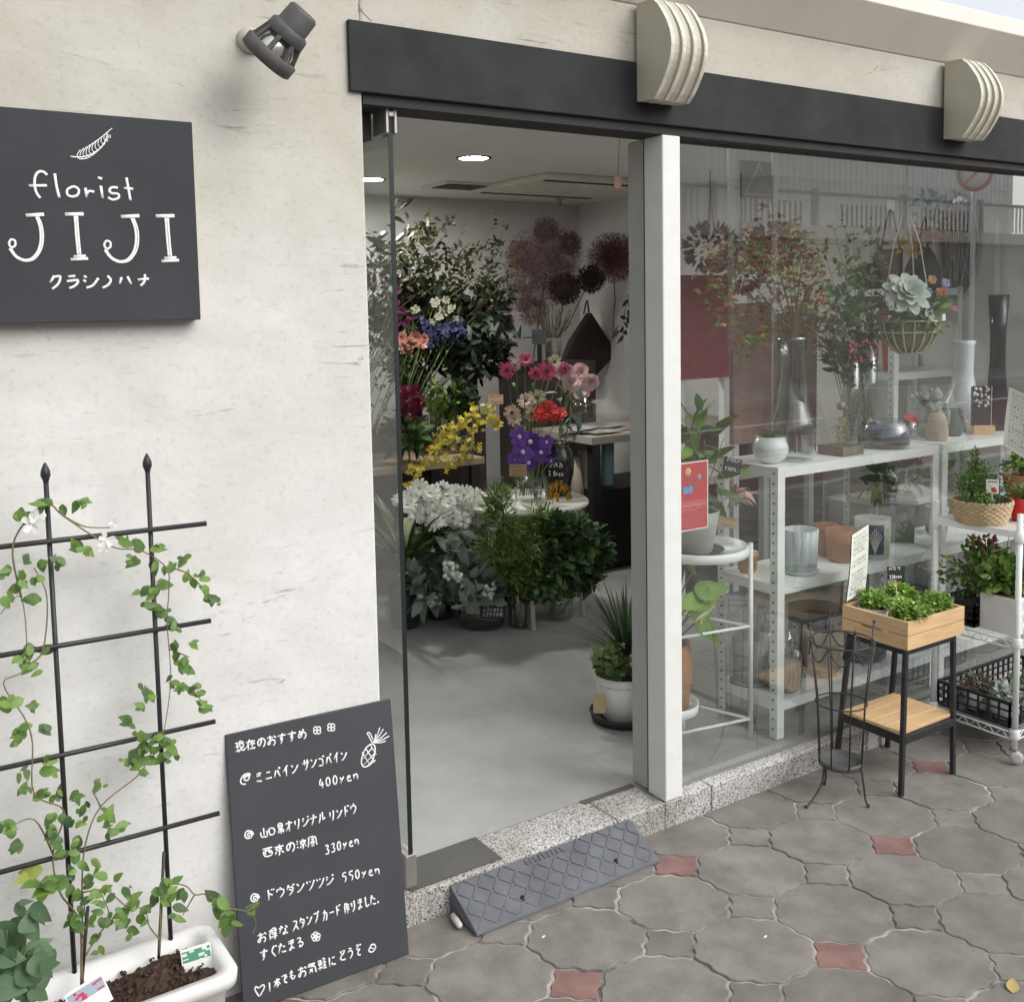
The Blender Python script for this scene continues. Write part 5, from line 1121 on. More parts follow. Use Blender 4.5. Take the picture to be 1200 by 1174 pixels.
# basket with a herb
def wicker(t, c, r0, r1, h):
    m = MB(); n = 44
    for l in range(9):
        z = h*(l+.5)/9; r = r0+(r1-r0)*(l/8)**.8; m.tube([c+V((math.cos(i*6.283/n)*(r+.0028*(1 if (i+l) % 2 else -1)), math.sin(i*6.283/n)*(r+.0028*(1 if (i+l) % 2 else -1)), z)) for i in range(n)], h/9*.62, 5, closed=True)
    for k in (0, 1):
        m.tube([c+V((math.cos(a)*(r1+.003*math.cos(a*18+k*3.14)), math.sin(a)*(r1+.003*math.cos(a*18+k*3.14)), h+.003+.004*math.sin(a*18+k*3.14))) for a in [i*6.283/144 for i in range(144)]], .0035, 5, closed=True)
    return m.build('basket_weave', mat('pale_wicker', (.56, .42, .25), .6, .2, 30, island=.12), t)
c = at(1150, 597, -.19); c.z = .8405
t = thing('wicker_basket', 'round pale wicker basket holding a feathery green herb on top of the wire rack', 'basket', c)
wicker(t, c, .082, .104, .078); MB().lathe(c, [(.03, .055), (.086, .056), (.093, .074), (.085, .074)], 20).build('liner', mat('black_liner', (.012, .012, .012), .4), t)
MB().tube([c+V((.104*math.cos(a), .02, 0))+V((.0, .018*math.cos(b), .075+.03*math.sin(b))) for a in (0,) for b in [i*.39 for i in range(9)]], .004, 6).build('handle', mat('pale_wicker', (.56, .42, .25)), t)
random.seed(71); q = thing('potted_herb', 'feathery green herb growing in the wicker basket', 'herb', c+V((0, 0, .06)))
MB().lathe(c, [(.02, .057), (.08, .058), (.07, .068), (.01, .072)], 16).build('soil', SOIL, q)
for dx, dz, rx, rz, n in ((-.02, .135, .095, .06, 900), (-.055, .17, .06, .07, 420), (.05, .125, .06, .05, 300), (-.05, .235, .018, .05, 70)):
    bush(q, c+V((dx, 0, dz)), rx, rz, n, .017, [L_FRESH, L_MID, leafm('herb_leaf', (.11, .20, .06))], .42, base=c+V((dx*.4, 0, .06)), stems=14, seg=1 if n > 400 else 3)
def plantcard(u, v, y, w, h, label, cA):
    p = at(u, v, y); f = facing(p); f.z *= .3; f.normalize(); x = V((-f.y, f.x, 0)); x = x if x.x > 0 else -x; z = V((0, 0, 1)); t = thing('plant_tag', label, 'plant tag', p-z*h)
    MB().obox(p, x*w/2, z*h/2, f*.0006).build('card', PAPER, t); m = MB(); rs = random.Random(9)
    for k in range(5): m.lathe(p+x*rs.uniform(-.28, .28)*w+z*rs.uniform(-.32, .02)*h+f*.0008, [(w*rs.uniform(.11, .17), 0), (w*.1, .0006)], 9, axis=f)
    m.build('picture', mat('tag_'+cA[0], cA[1]), t); m = MB()
    for k in range(5): m.obox(p+x*(-.3+.15*k)*w+z*.34*h+f*.0009, x*.05*w, z*.05*h, f*.0003)
    m.build('lettering', INK, t); MB().bar(p-z*h*.4-f*.002, p-z*h*1.0-f*.002, .004, .001, up=f).build('spike', PAPER, t)
plantcard(1163, 570, -.27, .042, .050, 'white plant tag with red picture stuck in the wicker basket', ('redpic', (.62, .04, .04)))
c = at(1199, 605, -.27); c.z = .8405; c.x = 3.675
t, c = simple_pot('red_pot', 'bright red plastic pot with small green plant on top of the wire rack', 1199, 605, -.27, .8405, .038, .052, .088, mat('bright_red_plastic', (.62, .025, .025), .35, .04, 8), soil=True)
random.seed(73); bush(t, c+V((0, 0, .105)), .055, .032, 260, .03, [L_FRESH, L_YEL, leafm('herb_leaf', (.11, .20, .06))], .25, 'kite', c+V((0, 0, .07)), 12, seg=1, up=1.)
t, c = simple_pot('brown_pot', 'wide brown bowl pot with green leaves behind the red pot on the wire rack', 1200, 580, -.10, .8405, .055, .085, .125, mat('brown_glaze', (.24, .11, .05), .5, .15, 10), soil=True)
bush(t, c+V((0, 0, .17)), .085, .05, 240, .035, [L_FRESH, L_MID], .35, 'ovate', c+V((0, 0, .1)), 12)
# middle wire shelf
c = at(1196, 742, -.255); c.z = .4455; c.x = 3.615; c.y = -.27
t = thing('white_planter', 'white brick textured planter with bushy green plant on the middle wire shelf', 'planter', c); m = MB(); X0, X1, Y0, Y1 = c.x-.105, c.x+.11, c.y-.07, c.y+.07
m.box((X0, Y0, c.z), (X1, Y1, c.z+.135))
rows = 6
for l in range(rows):
    z0 = c.z+.004+l*.0215
    for kx in range(5):
        a = X0+.002+(kx-.5*(l % 2))*.047; b = a+.043; a = max(a, X0+.002); b = min(b, X1-.002)
        if b-a > .008: m.box((a, Y0-.0035, z0), (b, Y0-.0002, z0+.0185))
m.build('trough', mat('white_brick', (.72, .72, .70), .8, .06, 16, .2, 70), t, bev=.0015); MB().box((X0+.006, Y0+.006, c.z+.1355), (X1-.006, Y1-.006, c.z+.138)).build('soil', SOIL, t)
random.seed(74); bush(t, c+V((0, 0, .185)), .115, .055, 520, .042, [L_FRESH, leafm('herb_leaf', (.11, .20, .06)), L_FRESH], .6, 'round', c+V((0, 0, .14)), 16, ry=.075)
def lattice_crate(name, label, x0, x1, y0, y1, z0, z1, rows, cols):
    t = thing(name, label, 'crate', (x0, y0, z0)); m = MB(); e = .004; m.box((x0, y0, z0), (x1, y1, z0+.004))
    for (a, b, n) in (((x0, y0), (x1, y0), cols), ((x0, y1), (x1, y1), cols), ((x0, y0), (x0, y1), max(3, cols//2)), ((x1, y0), (x1, y1), max(3, cols//2))):
        for i in range(n+1): p = V((a[0]+(b[0]-a[0])*i/n, a[1]+(b[1]-a[1])*i/n, 0)); m.box((p.x-e*.8, p.y-e*.8, z0+.0045), (p.x+e*.8, p.y+e*.8, z1))
        for l in range(rows+1): z = z0+.006+(z1-z0-.006)*l/rows; m.bar((a[0], a[1], z), (b[0], b[1], z), .0045 if l < rows else .010, .006 if l < rows else .012)
    m.build('crate_lattice', BPLAST, t); return t
lattice_crate('plastic_crate', 'black lattice plastic crate of plants at the back of the middle wire shelf', RX0+.02, RX0+.30, RY0+.18, RY1-.014, .446, .535, 3, 9)
random.seed(75); c = V((RX0+.10, -.12, .452))
t = thing('potted_plant', 'small leaved dark green bushy plant in the black crate behind the white planter', 'potted plant', c); pot(t, c, .05, .062, .085, BPLAST); bush(t, c+V((0, 0, .17)), .11, .10, 520, .024, [L_MID, L_FRESH, leafm('sage_leaf', (.13, .18, .09))], .55, base=c+V((0, 0, .08)), stems=14)
c = V((RX0+.22, -.11, .452)); t = thing('potted_plant', 'green bush with reddish new leaves in the black crate next to the steel upright', 'potted plant', c); pot(t, c, .05, .06, .085, BPLAST); bush(t, c+V((0, 0, .19)), .09, .10, 360, .03, [L_MID, L_FRESH], .5, base=c+V((0, 0, .08)), stems=12)
bush(t, c+V((-.02, 0, .27)), .06, .025, 45, .026, mat('coral_leaf', (.45, .14, .10), .5, .2, 10, island=.2, trans=.25), .5, name='new_leaves')
MB().tube(curve([c+V((.05, -.05, .1)), c+V((.06, -.05, .28)), c+V((.12, -.05, .33))], 5), .0016, 5).build('tall_stem', STEM, t)
# lower wire shelf
lattice_crate('plastic_crate', 'black lattice plastic crate with small white pots on the bottom wire shelf', RX0+.015, RX1-.03, RY0+.03, RY1-.01, .1125, .205, 3, 14)
def succ(u, v, y, r, label, leafs, seed, sh='blade', Ln=.035):
    c = V((u, v, .1175)); t = thing('succulent_pot', label, 'potted plant', c); pot(t, c, r*.8, r, .066, WPLAST); random.seed(seed); bush(t, c+V((0, 0, .085)), r*1.05, .035, 150, Ln, leafs, .35, sh, None, up=1.); return t
succ(3.562, -.165, 0, .050, 'white pot with a mixed pink tipped succulent at the near end of the black crate', [L_GREY, L_MID, mat('pink_succulent', (.33, .17, .16), .5, .1, 10, island=.2)], 81)
succ(3.568, -.275, 0, .055, 'white bowl pot of grey green succulents in the middle of the black crate', [L_GREY, L_SILV], 82)
succ(3.70, -.255, 0, .055, 'white pot with a dark green spiky succulent behind the front rack post', [L_MID, L_GREY], 83, 'kite', .05)

# ------------------------------------------------------------------ wooden crate on a black legged stand
CX0, CX1, CY0, CY1, CZ0, CZ1 = 2.955, 3.272, -.292, -.022, .493, .590
t = thing('crate_stand', 'black legged plant stand with a light wooden lower shelf beside the wire stand', 'plant stand', (3.08, -.16, 0))
for (tx, ty, bx, by) in ((2.972, -.272, 2.925, -.296), (3.238, -.272, 3.215, -.296), (2.972, -.045, 2.925, -.025), (3.238, -.045, 3.215, -.025)):
    MB().bar((tx, ty, CZ0-.001), (bx, by, .0), .016, .016, up=(0, 1, 0)).build('leg', BMETAL, t, bev=.002)
m = MB(); zs = .186
for a, b in (((2.945, -.288), (3.222, -.288)), ((2.945, -.034), (3.222, -.034)), ((2.945, -.288), (2.945, -.034)), ((3.222, -.288), (3.222, -.034))): m.bar((*a, zs), (*b, zs), .018, .026)
m.build('lower_frame', BMETAL, t, bev=.001); m = MB()
for a, b in (((2.975, -.27), (3.236, -.27)), ((2.975, -.05), (3.236, -.05)), ((2.972, -.26), (2.972, -.05)), ((3.238, -.26), (3.238, -.05))): m.bar((*a, CZ0-.012), (*b, CZ0-.012), .018, .02)
m.build('upper_frame', BMETAL, t, bev=.001)
m = MB()
for i in range(4): m.box((2.940, -.282+i*.0605, .2005), (3.228, -.282+(i+1)*.0605-.0012, .2135))
m.build('lower_shelf', PINE, t, bev=.002)
t = thing('wooden_crate', 'light pine crate of potted herbs on top of the black legged stand', 'crate', (3.11, -.16, CZ0)); w_ = .011; zm = (CZ0+CZ1)/2
MB().box((CX0+w_, CY0+w_, CZ0), (CX1-w_, CY1-w_, CZ0+.006)).build('bottom', PINE, t)
for z0, z1 in ((CZ0, zm-.0012), (zm+.0012, CZ1)):
    MB().box((CX0, CY0, z0), (CX1, CY0+w_, z1)).build('side_board', PINE, t, bev=.0012); MB().box((CX0, CY1-w_, z0), (CX1, CY1, z1)).build('side_board', PINE, t, bev=.0012)
    MB().box((CX1-w_, CY0+w_+.0003, z0), (CX1-.0002, CY1-w_-.0003, z1)).build('end_board', PINEY, t, bev=.0012)
hy = (CY0+CY1)/2
MB().box((CX0+.0002, CY0+w_+.0003, zm+.0012), (CX0+w_, CY1-w_-.0003, CZ1)).build('end_board', PINEY, t, bev=.0012)
m = MB().box((CX0+.0002, CY0+w_+.0003, CZ0), (CX0+w_, CY1-w_-.0003, zm-.012)); m.box((CX0+.0002, CY0+w_+.0003, zm-.0118), (CX0+w_, hy-.055, zm-.0012)); m.box((CX0+.0002, hy+.055, zm-.0118), (CX0+w_, CY1-w_-.0003, zm-.0012)); m.build('end_board', PINEY, t)
PR_ = leafm('parsley_leaf', (.24, .40, .07)); PR2 = leafm('parsley_light', (.34, .50, .12))
for k, (x, y, lab) in enumerate(((3.03, -.235, 'curly green parsley in a pale paper pot at the front corner of the pine crate'), (3.185, -.225, 'curly green parsley in a grey paper pot at the right of the pine crate'), (3.045, -.085, 'curly green parsley at the back left of the pine crate by the price card'), (3.19, -.085, 'curly green parsley at the back right of the pine crate'))):
    c = V((x, y, CZ0+.0065)); t = thing('parsley_pot', lab, 'herb', c, 'parsley pots in the pine crate'); random.seed(90+k); pot(t, c, .04, .053, .082, mat('paper_pot', (.58, .54, .47), .8, .08, 10) if k != 1 else mat('grey_paper_pot', (.38, .35, .32), .8, .1, 10))
    bush(t, c+V((-.004, -.004, .100)), .062, .036, 950, .0155, [PR_, PR2, L_FRESH], .75, 'round', c+V((0, 0, .07)), 18, up=.9)
    if k in (0, 3): bush(t, c+V((0, 0, .118)), .05, .02, 260, .015, [PR2], .75, 'round', name='top_leaves', up=.9)
card('price_card', 'black price card on a wooden stick standing in the parsley of the pine crate', at(1049, 671, -.15), .054, .046, TOCAM, BLK, 2, .06, stake=.08, txt=['パセリ', '330yen'])
# ------------------------------------------------------------------ wire plant stand with a dish
random.seed(3); c = V((2.755, -.183, 0))
t = thing('wire_plant_stand', 'tall slim dark wire plant stand with a round dish in front of the window', 'plant stand', c)
zd = .115; rd = .072
MB().lathe(c+V((0, 0, zd)), [(rd-.003, 0), (rd, .001), (rd+.001, .020), (rd-.003, .0205), (rd-.006, .004)], 36).build('dish', mat('dark_grey_metal', (.085, .083, .08), .55, .15, 12), t)
ft = [V((2.603, -.168, 0)), V((2.772, -.283, 0)), V((2.782, -.092, 0))]
for f_ in ft:
    d = (f_-c); d.z = 0; a = d.normalized(); p1 = c+a*(rd+.002)+V((0, 0, zd+.012)); MB().tube(curve([p1, c+a*(rd+.012)+V((0, 0, .07)), f_*.65+(c+a*rd)*.35+V((0, 0, .022)), f_+V((0, 0, .003))], 6), .0034, 7).build('leg', DWIRE, t); MB().ball(f_+V((0, 0, .005)), .0065, 0, 8).build('foot', DWIRE, t)
htop = .60
NW = 8; tops = []
for i in range(NW):
    a = 2*math.pi*(i+.35)/NW; b = c+V((math.cos(a)*(rd+.001), math.sin(a)*(rd+.001), zd+.01)); q = c+V((math.cos(a)*(rd+.010), math.sin(a)*(rd+.010), .33)); hh = htop if i % 2 else htop-.05; tp = c+V((math.cos(a)*(rd+.038), math.sin(a)*(rd+.038), hh)); tops.append((a, hh))
    r = MB().tube([b, q, tp], .0026, 6).build('upright', DWIRE, t)
    if i % 2: MB().ball(tp, .0062, 0, 8).build('bead', DWIRE, r)
for z, r in ((.33, rd+.011), (.54, rd+.033)): MB().tube([c+V((math.cos(i*.196)*r, math.sin(i*.196)*r, z)) for i in range(32)], .0026, 6, closed=True).build('hoop', DWIRE, t)
for i in range(NW):
    a0 = 2*math.pi*(i+.35)/NW; a1 = a0+2*math.pi/NW; pts = []
    for j in range(13):
        s = j/12; a = a0+(a1-a0)*s; r = rd+.033; pts.append(c+V((math.cos(a)*r, math.sin(a)*r, .54-.055*math.sin(math.pi*s))))
    MB().tube(pts, .0024, 6).build('scallop', DWIRE, t)
# ------------------------------------------------------------------ inside the shop, seen through the open door
# ceiling fittings
for k, (u, v, lab) in enumerate(((555, 185, 'round recessed ceiling downlight nearest the shop entrance'), (638, 223, 'round recessed ceiling downlight toward the back right of the shop'), (434, 210, 'round recessed ceiling downlight seen through the open glass door'))):
    p = atz(u, v, 2.45); t = thing('downlight', lab, 'ceiling light', p, 'recessed ceiling downlights')
    MB().lathe(p, [(.095, 0), (.095, -.005), (.078, -.006), (.076, -.0005)], 28, cap0=False, cap1=False).build('trim_ring', BMETAL, t)
    MB().lathe(p, [(.076, -.0008), (.076, -.003)], 28).build('lens', emit('lamp_lens', (1, .97, .92), 260), t)
pA = atz(560, 197, 2.45); pB = atz(735, 206, 2.45)
t = thing('air_conditioner', 'flat white ceiling air conditioner panel with long slots', 'air conditioner', (pA.x+.8, pA.y+.2, 2.45))
q0 = atz(545, 206, 2.45); m = MB(); m.box((q0.x+.35, q0.y-.35, 2.415), (q0.x+1.35, q0.y+.55, 2.4495)); m.build('panel', mat('ac_white', (.66, .64, .56), .5), t, bev=.008)
m = MB(); m.box((q0.x+.40, q0.y-.28, 2.4105), (q0.x+1.30, q0.y-.24, 2.4148)); m.build('slot', mat('dark_gap', (.03, .03, .03)), t); m = MB(); m.box((q0.x+.40, q0.y+.44, 2.4105), (q0.x+1.30, q0.y+.48, 2.4148)); m.build('slot', mat('dark_gap', (.03, .03, .03)), t)
p = atz(543, 217, 2.45); t = thing('ceiling_vent', 'dark square ceiling vent near the back of the shop', 'ceiling vent', p)
MB().box((p.x-.22, p.y-.16, 2.438), (p.x+.22, p.y+.16, 2.4495)).build('frame', mat('ac_white', (.66, .64, .56)), t); MB().box((p.x-.17, p.y-.11, 2.432), (p.x+.17, p.y+.11, 2.4375)).build('grille', mat('dark_gap', (.03, .03, .03)), t)
p = atz(656, 232, 2.45); tag(MB().lathe((p.x, p.y, 2.45), [(.03, 0), (.03, -.012), (.012, -.02), (.010, -.05), (.022, -.055), (.022, -.06)], 14).build('sprinkler', STEEL, None, (p.x, p.y, 2.45)), 'small ceiling sprinkler head by the back corner', 'sprinkler')
p = at(724, 214, .16); t = thing('paper_slip', 'pinkish paper slip hanging from the top of the inner door jamb', 'paper', p); MB().obox(p, V((.014, 0, 0)), V((0, 0, .019)), V((0, .0006, 0))).build('slip', mat('pink_paper', (.42, .28, .22)), t); MB().tube([p+V((0, 0, .019)), V((p.x+.01, p.y, 2.2))], .001, 4).build('thread', INK, t)

# --- wooden flower bench at the back left
t = thing('flower_bench', 'long wooden bench carrying cut flowers at the back left of the shop', 'bench', (2.6, 2.7, .084))
zb = .80; MB().box((1.7, 2.70, zb-.04), (3.16, 2.74, zb)).build('front_board', BENCHW, t, bev=.003); MB().box((1.7, 2.7405, zb-.02), (3.16, 3.25, zb-.001)).build('bench_top', BENCHW, t)
for x in (1.75, 3.10):
    for y in (2.72, 3.2): MB().box((x-.03, y-.018, .084), (x+.03, y+.018, zb-.0405)).build('leg', BMETAL, t)
MB().box((1.7, 3.251, .95), (3.55, 3.55, .975)).build('upper_step', BENCHW, t); MB().box((1.72, 3.28, .084), (3.53, 3.5, .9495)).build('step_support', mat('dark_brown_board', (.06, .045, .04), .6, .2, 10), t)
# --- glass vases and dark flower buckets
def gv(c, r, h, label, grp=None, stems=8, tint=None, water=True):
    t = thing('glass_vase', label, 'vase', c, grp); MB().lathe(c, [(r*.8, 0), (r*.84, .004), (r, h), (r-.004, h), (r*.8, .012)], 22, cap1=False).build('body', tint or VGLASS, t); return t
def bouquet(name, label, base, heads, r, mats, petals, layers, cup, n0=(-.5, -.8, .45), st=STEM, fol=None, foln=0, foll=.05, cat='flowers', wv=.55, ci=None, grp=None, neck=None, part='flower'):
    t = thing(name, label, cat, base, grp); s = MB()
    for i, (p, mi, k) in enumerate(heads):
        m = MB(); n = (V(n0)+rv(.35)).normalized(); flower(m, p, n, r*k, petals, layers, 0, cup, 1 if ci is not None else None, wv); m.build(part, [mats[mi]]+([ci] if ci is not None else []), t)
        b = V(base)+V((rnd(-.02, .02), rnd(-.02, .02), 0)); q = neck if neck else b.lerp(p, .5)+V((0, 0, .04)); s.tube(curve([b, q, V(p)-n*.005], 4), .0022, 5)
    s.build('stem', st, t)
    if fol:
        m = MB()
        for _ in range(foln):
            p = random.choice(heads)[0]; b = V(base).lerp(p, rnd(.3, .98))+rv(.04); m.leaf(b, rdir(), V((0, 0, 1))+rv(.6), foll*rnd(.6, 1.2), foll*.4, 0, 'ovate', .3)
        m.build('foliage', fol, t)
    return t
DV = mat('dark_bucket', (.03, .03, .033), .5)
def bucket(c, r, h, label, m=DV):
    t = thing('flower_bucket', label, 'bucket', c); MB().lathe(c, [(r*.8, 0), (r*.83, .004), (r, h), (r+.006, h), (r+.006, h+.006), (r-.006, h+.006), (r*.78, .02)], 22).build('body', m, t); return t
random.seed(101)
# tall cut branches behind, standing in buckets on the upper step
B1 = V((2.55, 3.40, .976)); B2 = V((3.05, 3.40, .976)); B3 = V((3.45, 3.40, .976)); B0 = V((2.30, 3.38, .976))
for b, l in ((B1, 'tall dark bucket of leafy branches second from the door'), (B2, 'tall dark bucket in the middle of the rear branches'), (B3, 'tall dark bucket at the right end of the rear step'), (B0, 'tall dark bucket of branches nearest the glass door')): bucket(b, .09, .30, l)
def tips(lst, y, jy=.25): return [at(u, v, y+rnd(-jy, jy*.6)) for u, v in lst]
NVL = leafm('deep_green', (.014, .026, .011), .3, .28, .12); NV2 = leafm('olive_dark', (.028, .034, .012), .3, .28, .12)
spray('tall_branch', 'tall dark leafy branches rising nearest the open glass door', B0+V((0, 0, .1)), tips([(466,232),(478,262),(472,290),(490,275),(468,318),(482,330),(500,300),(496,340),(474,350),(508,268),(462,270)], 3.3), [NVL, NV2], .075, .42, 52, .10, sub=5, tw=.005, cat='branches')
spray('tall_branch', 'bushy olive green branches in the middle of the rear flower bank', B1+V((0, 0, .1)), tips([(500,248),(525,255),(545,270),(520,290),(540,300),(560,285),(510,310),(530,325),(552,330),(570,310),(515,340),(535,345),(505,330),(548,300),(562,320),(524,272)], 3.3), [NV2, leafm('dim_olive', (.06, .065, .02)), NVL], .060, .45, 64, .09, sub=5, tw=.004, cat='branches')
spray('tall_branch', 'fine leaved upright branches in front of the pink smoke bush', B2+V((0, 0, .1)), tips([(582,255),(592,268),(575,275),(600,285),(585,300),(605,310),(590,330),(575,340),(600,340),(580,360),(612,300)], 3.3), [NV2, leafm('dim_olive', (.06, .065, .02)), leafm('pale_olive', (.075, .08, .03))], .042, .45, 56, .08, sub=5, tw=.003, cat='branches')
spray('tall_branch', 'dark broad leaved branches low in the middle of the flower bank', B2+V((-.1, -.25, .05)), tips([(560,365),(575,380),(590,392),(545,385),(600,375),(585,405),(560,400),(610,395),(530,400)], 3.1, .1), [NVL, leafm('deep_bluegreen', (.03, .06, .035))], .10, .34, 26, .08, sub=3, tw=.004, cat='branches', shape='blade')
# dense dark greenery filling the bank
t = thing('greenery_bank', 'dense dark green foliage massed behind the cut flowers', 'foliage', (2.75, 3.3, .976))
for u, v, rx, rz, n in ((495, 365, .20, .20, 420), (535, 370, .20, .18, 420), (575, 355, .16, .18, 320), (515, 405, .24, .14, 380), (565, 420, .22, .13, 360), (480, 420, .16, .16, 260)):
    bush(t, at(u, v, 3.35), rx, rz, n, .075, [NVL, NV2, leafm('deep_bluegreen', (.03, .06, .035))], .4, 'ovate', hollow=.2)
# pink roses, blue and white flowers low in the bank
def hd(lst, y, j=.05): return [(at(u, v, y+rnd(-j, j)), mi, k) for u, v, mi, k in lst]
PP = lambda n, c: petal(n, c)
random.seed(103)
bouquet('rose_bunch', 'salmon pink roses at the left edge beside the open glass door', V((2.46, 2.9, .81)), hd([(470,398,0,1),(482,402,0,1.1),(492,405,0,1),(476,408,0,1),(487,396,0,.9),(497,398,0,.8)], 2.8), .044, [PP('salmon_petal', (.50, .24, .18))], 8, 4, .55, fol=L_DARK, foln=40)
bouquet('magenta_bunch', 'small dark magenta flowers above the salmon roses', V((2.45, 3.1, .81)), hd([(465,340,0,1),(470,365,0,1),(482,372,0,.8),(466,378,0,1.1),(476,380,0,.8),(465,355,0,.7)], 3.0), .030, [PP('magenta_petal', (.14, .03, .08))], 8, 3, .5, fol=L_DARK, foln=30)
bouquet('lisianthus_bunch', 'creamy white lisianthus blooms among the dark leaves', V((2.75, 3.1, .81)), hd([(487,364,0,1),(510,355,0,1),(520,365,0,1.1),(514,372,0,.9),(530,362,0,.9),(523,352,0,.8),(533,376,0,1),(507,378,0,.8)], 3.0), .034, [PP('cream_petal', (.36, .36, .27))], 7, 3, .5, fol=L_DARK, foln=50)
t = thing('delphinium_bunch', 'deep blue delphinium flowers under the white lisianthus', 'flowers', V((2.7, 3.05, .81))); s = MB()
for u, v in ((500,383),(515,388),(528,390),(508,396),(540,386)):
    m = MB()
    for _ in range(34): p = at(u+rnd(-8, 8), v+rnd(-9, 9), 2.95+rnd(-.05, .05)); m.leaf(p, rdir(), (-.5, -.8, .3), .034, .024, 0, 'round', .2)
    m.build('flower_spike', PP('deep_blue_petal', (.02, .026, .085)), t)
for u, v in ((500,383),(515,388),(528,390),(540,386)): s.tube([V((2.7, 3.05, .81)), at(u, v, 2.95)], .003, 5)
s.build('stem', STEM, t)
# celosia
c = at(478, 470, 2.72); t = thing('celosia', 'big crimson cockscomb bloom beside the edge of the glass door', 'flower', V((c.x, c.y, .81))); m = MB()
for i in range(420):
    a = rnd(-1.5, 1.5); q = c+V((rnd(-.055, .06), rnd(-.035, .035), rnd(-.09, .08))); q.x += .02*math.sin(q.z*40); m.leaf(q, V((rnd(-.6, .6), -.6, rnd(-.3, .6))), rdir(), .028, .018, 0, 'round', .3)
m.ball(c, .065, 0, 12, (1, .6, 1.2)); m.build('crest', PP('crimson_petal', (.26, .04, .085)), t); MB().tube([V((c.x, c.y, .81)), c], .006, 6).build('stem', STEM, t)
bush(t, c+V((.02, 0, -.2)), .10, .14, 90, .10, [L_DARK, L_MID], .45)
# glass vases on the bench
for k, (u, r, h, lab) in enumerate(((512, .05, .34, 'tall clear glass vase on the bench behind the yellow orchids'), (531, .05, .36, 'clear glass vase full of stems in the middle of the bench'), (548, .045, .28, 'clear glass vase at the right part of the bench near the kraft tag'))):
    c = at(u, 500, 2.95); c.z = zb; gv(c, r, h, lab)
    random.seed(110+k); spray('greenery_bunch', ['bright green leaf bunch in the tall glass vase on the bench', 'dark leafy bunch over the middle glass vase on the bench', 'dark glossy foliage in the glass vase near the kraft tag'][k], c+V((0, 0, .02)), [c+V((rnd(-.12, .12), rnd(-.1, .1), rnd(.3, .46))) for _ in range(8)], [[L_FRESH, L_MID], [NVL, L_DARK], [NVL, L_DARK]][k], .06, .45, 16, .05, cat='foliage', stemmat=STEM)
# yellow oncidium spray
random.seed(120); b = V((3.02, 2.66, zb)); gv(b, .04, .14, 'small dark glass vase holding the yellow orchids on the bench', tint=VGLASS)
t = thing('orchid_spray', 'arching spray of yellow dancing lady orchids falling over the bench edge', 'flowers', b); m = MB(); s = MB()
for path in ([(563,478),(545,490),(530,505),(515,520),(500,535),(490,560)], [(575,495),(560,500),(545,515),(525,525),(505,545)], [(560,485),(540,500),(520,510),(505,520)], [(560,520),(548,530),(540,538),(525,545)], [(570,480),(578,488),(585,500)], [(490,540),(485,560),(478,575)]):
    pts = [at(u, v, 2.55+rnd(-.06, .02)) for u, v in path]; cv_ = curve(pts, 5); s.tube(cv_, .002, 4)
    for p in cv_:
        for _ in range(2):
            q = p+rv(.034); n = (V((-.5, -.8, .3))+rv(.5)).normalized(); x = n.orthogonal().normalized(); y = n.cross(x)
            for k in range(4): a = k*1.57+rnd(-.3, .3); m.leaf(q, x*math.cos(a)+y*math.sin(a)+n*.25, n, rnd(.010, .019), .011, 0 if random.random() < .8 else 1, 'petal', .2)
s.tube(curve([b, b+V((0, -.05, .18)), at(568, 480, 2.55)], 4), .003, 5)
m.build('flowers', [PP('orchid_yellow', (.62, .48, .03)), PP('orchid_lemon', (.55, .55, .16))], t); s.build('stem', STEM, t)
card('price_tag', 'kraft paper tag standing among flowers on the bench', at(581, 468, 2.6), .085, .055, TOCAM, KR, 2, 0, ink=INK)
# --- round white table
tc0 = V((2.98, 2.03, 0)); zt = .665; tr_ = .335
t = thing('side_table', 'round white side table with slim white legs in the middle of the shop', 'table', (tc0.x, tc0.y, .084))
MB().lathe(tc0+V((0, 0, zt)), [(tr_-.006, -.022), (tr_, -.018), (tr_, -.004), (tr_-.004, 0)], 48).build('tabletop', mat('white_table', (.62, .60, .54), .45, .05, 6), t)
for x, y in ((2.812, 1.72), (3.15, 1.76), (3.18, 2.28), (2.78, 2.30)): MB().tube([(x, y, .084), (x+(tc0.x-x)*.12, y+(tc0.y-y)*.12, zt-.022)], .0125, 10).build('leg', mat('white_table', (.62, .60, .54)), t)
zt += .0005
# black jar with chalk writing
c = at(653, 568, 2.03); c.z = zt; t = thing('black_jar', 'black bulging jar vase with white chalk writing on the round table', 'vase', c)
MB().lathe(c, [(.055, 0), (.062, .006), (.088, .12), (.092, .17), (.080, .235), (.062, .265), (.066, .28), (.058, .28), (.05, .25)], 32).build('body', mat('black_ceramic', (.016, .016, .018), .25), t)
m = MB(); f = facing(c); f.z = 0; f.normalize(); x = V((-f.y, f.x, 0)); x = x if x.x > 0 else -x
for l, s_ in enumerate(('ツルカ', '380yen')): text(m, s_, c+f*.092+x*-.045+V((0, 0, .165-.045*l)), c+f*.094+x*.035+V((0, 0, .16-.045*l)), .026, V((0, 0, 1)), f, .0016)
m.build('chalk_writing', CHALK, t)
random.seed(131)
bouquet('carnation_bunch', 'pale pink carnations in the black jar', c+V((0, 0, .2)), hd([(660,434,0,1),(679,436,0,1),(690,447,0,1),(668,449,0,1.05),(680,458,0,1.05),(672,444,0,.9)], 2.05, .03), .055, [PP('pale_pink_petal', (.78, .56, .56))], 11, 4, .6, n0=(-.6, -.8, .2), fol=L_GREY, foln=26, wv=.6, part='carnation', foll=.09)
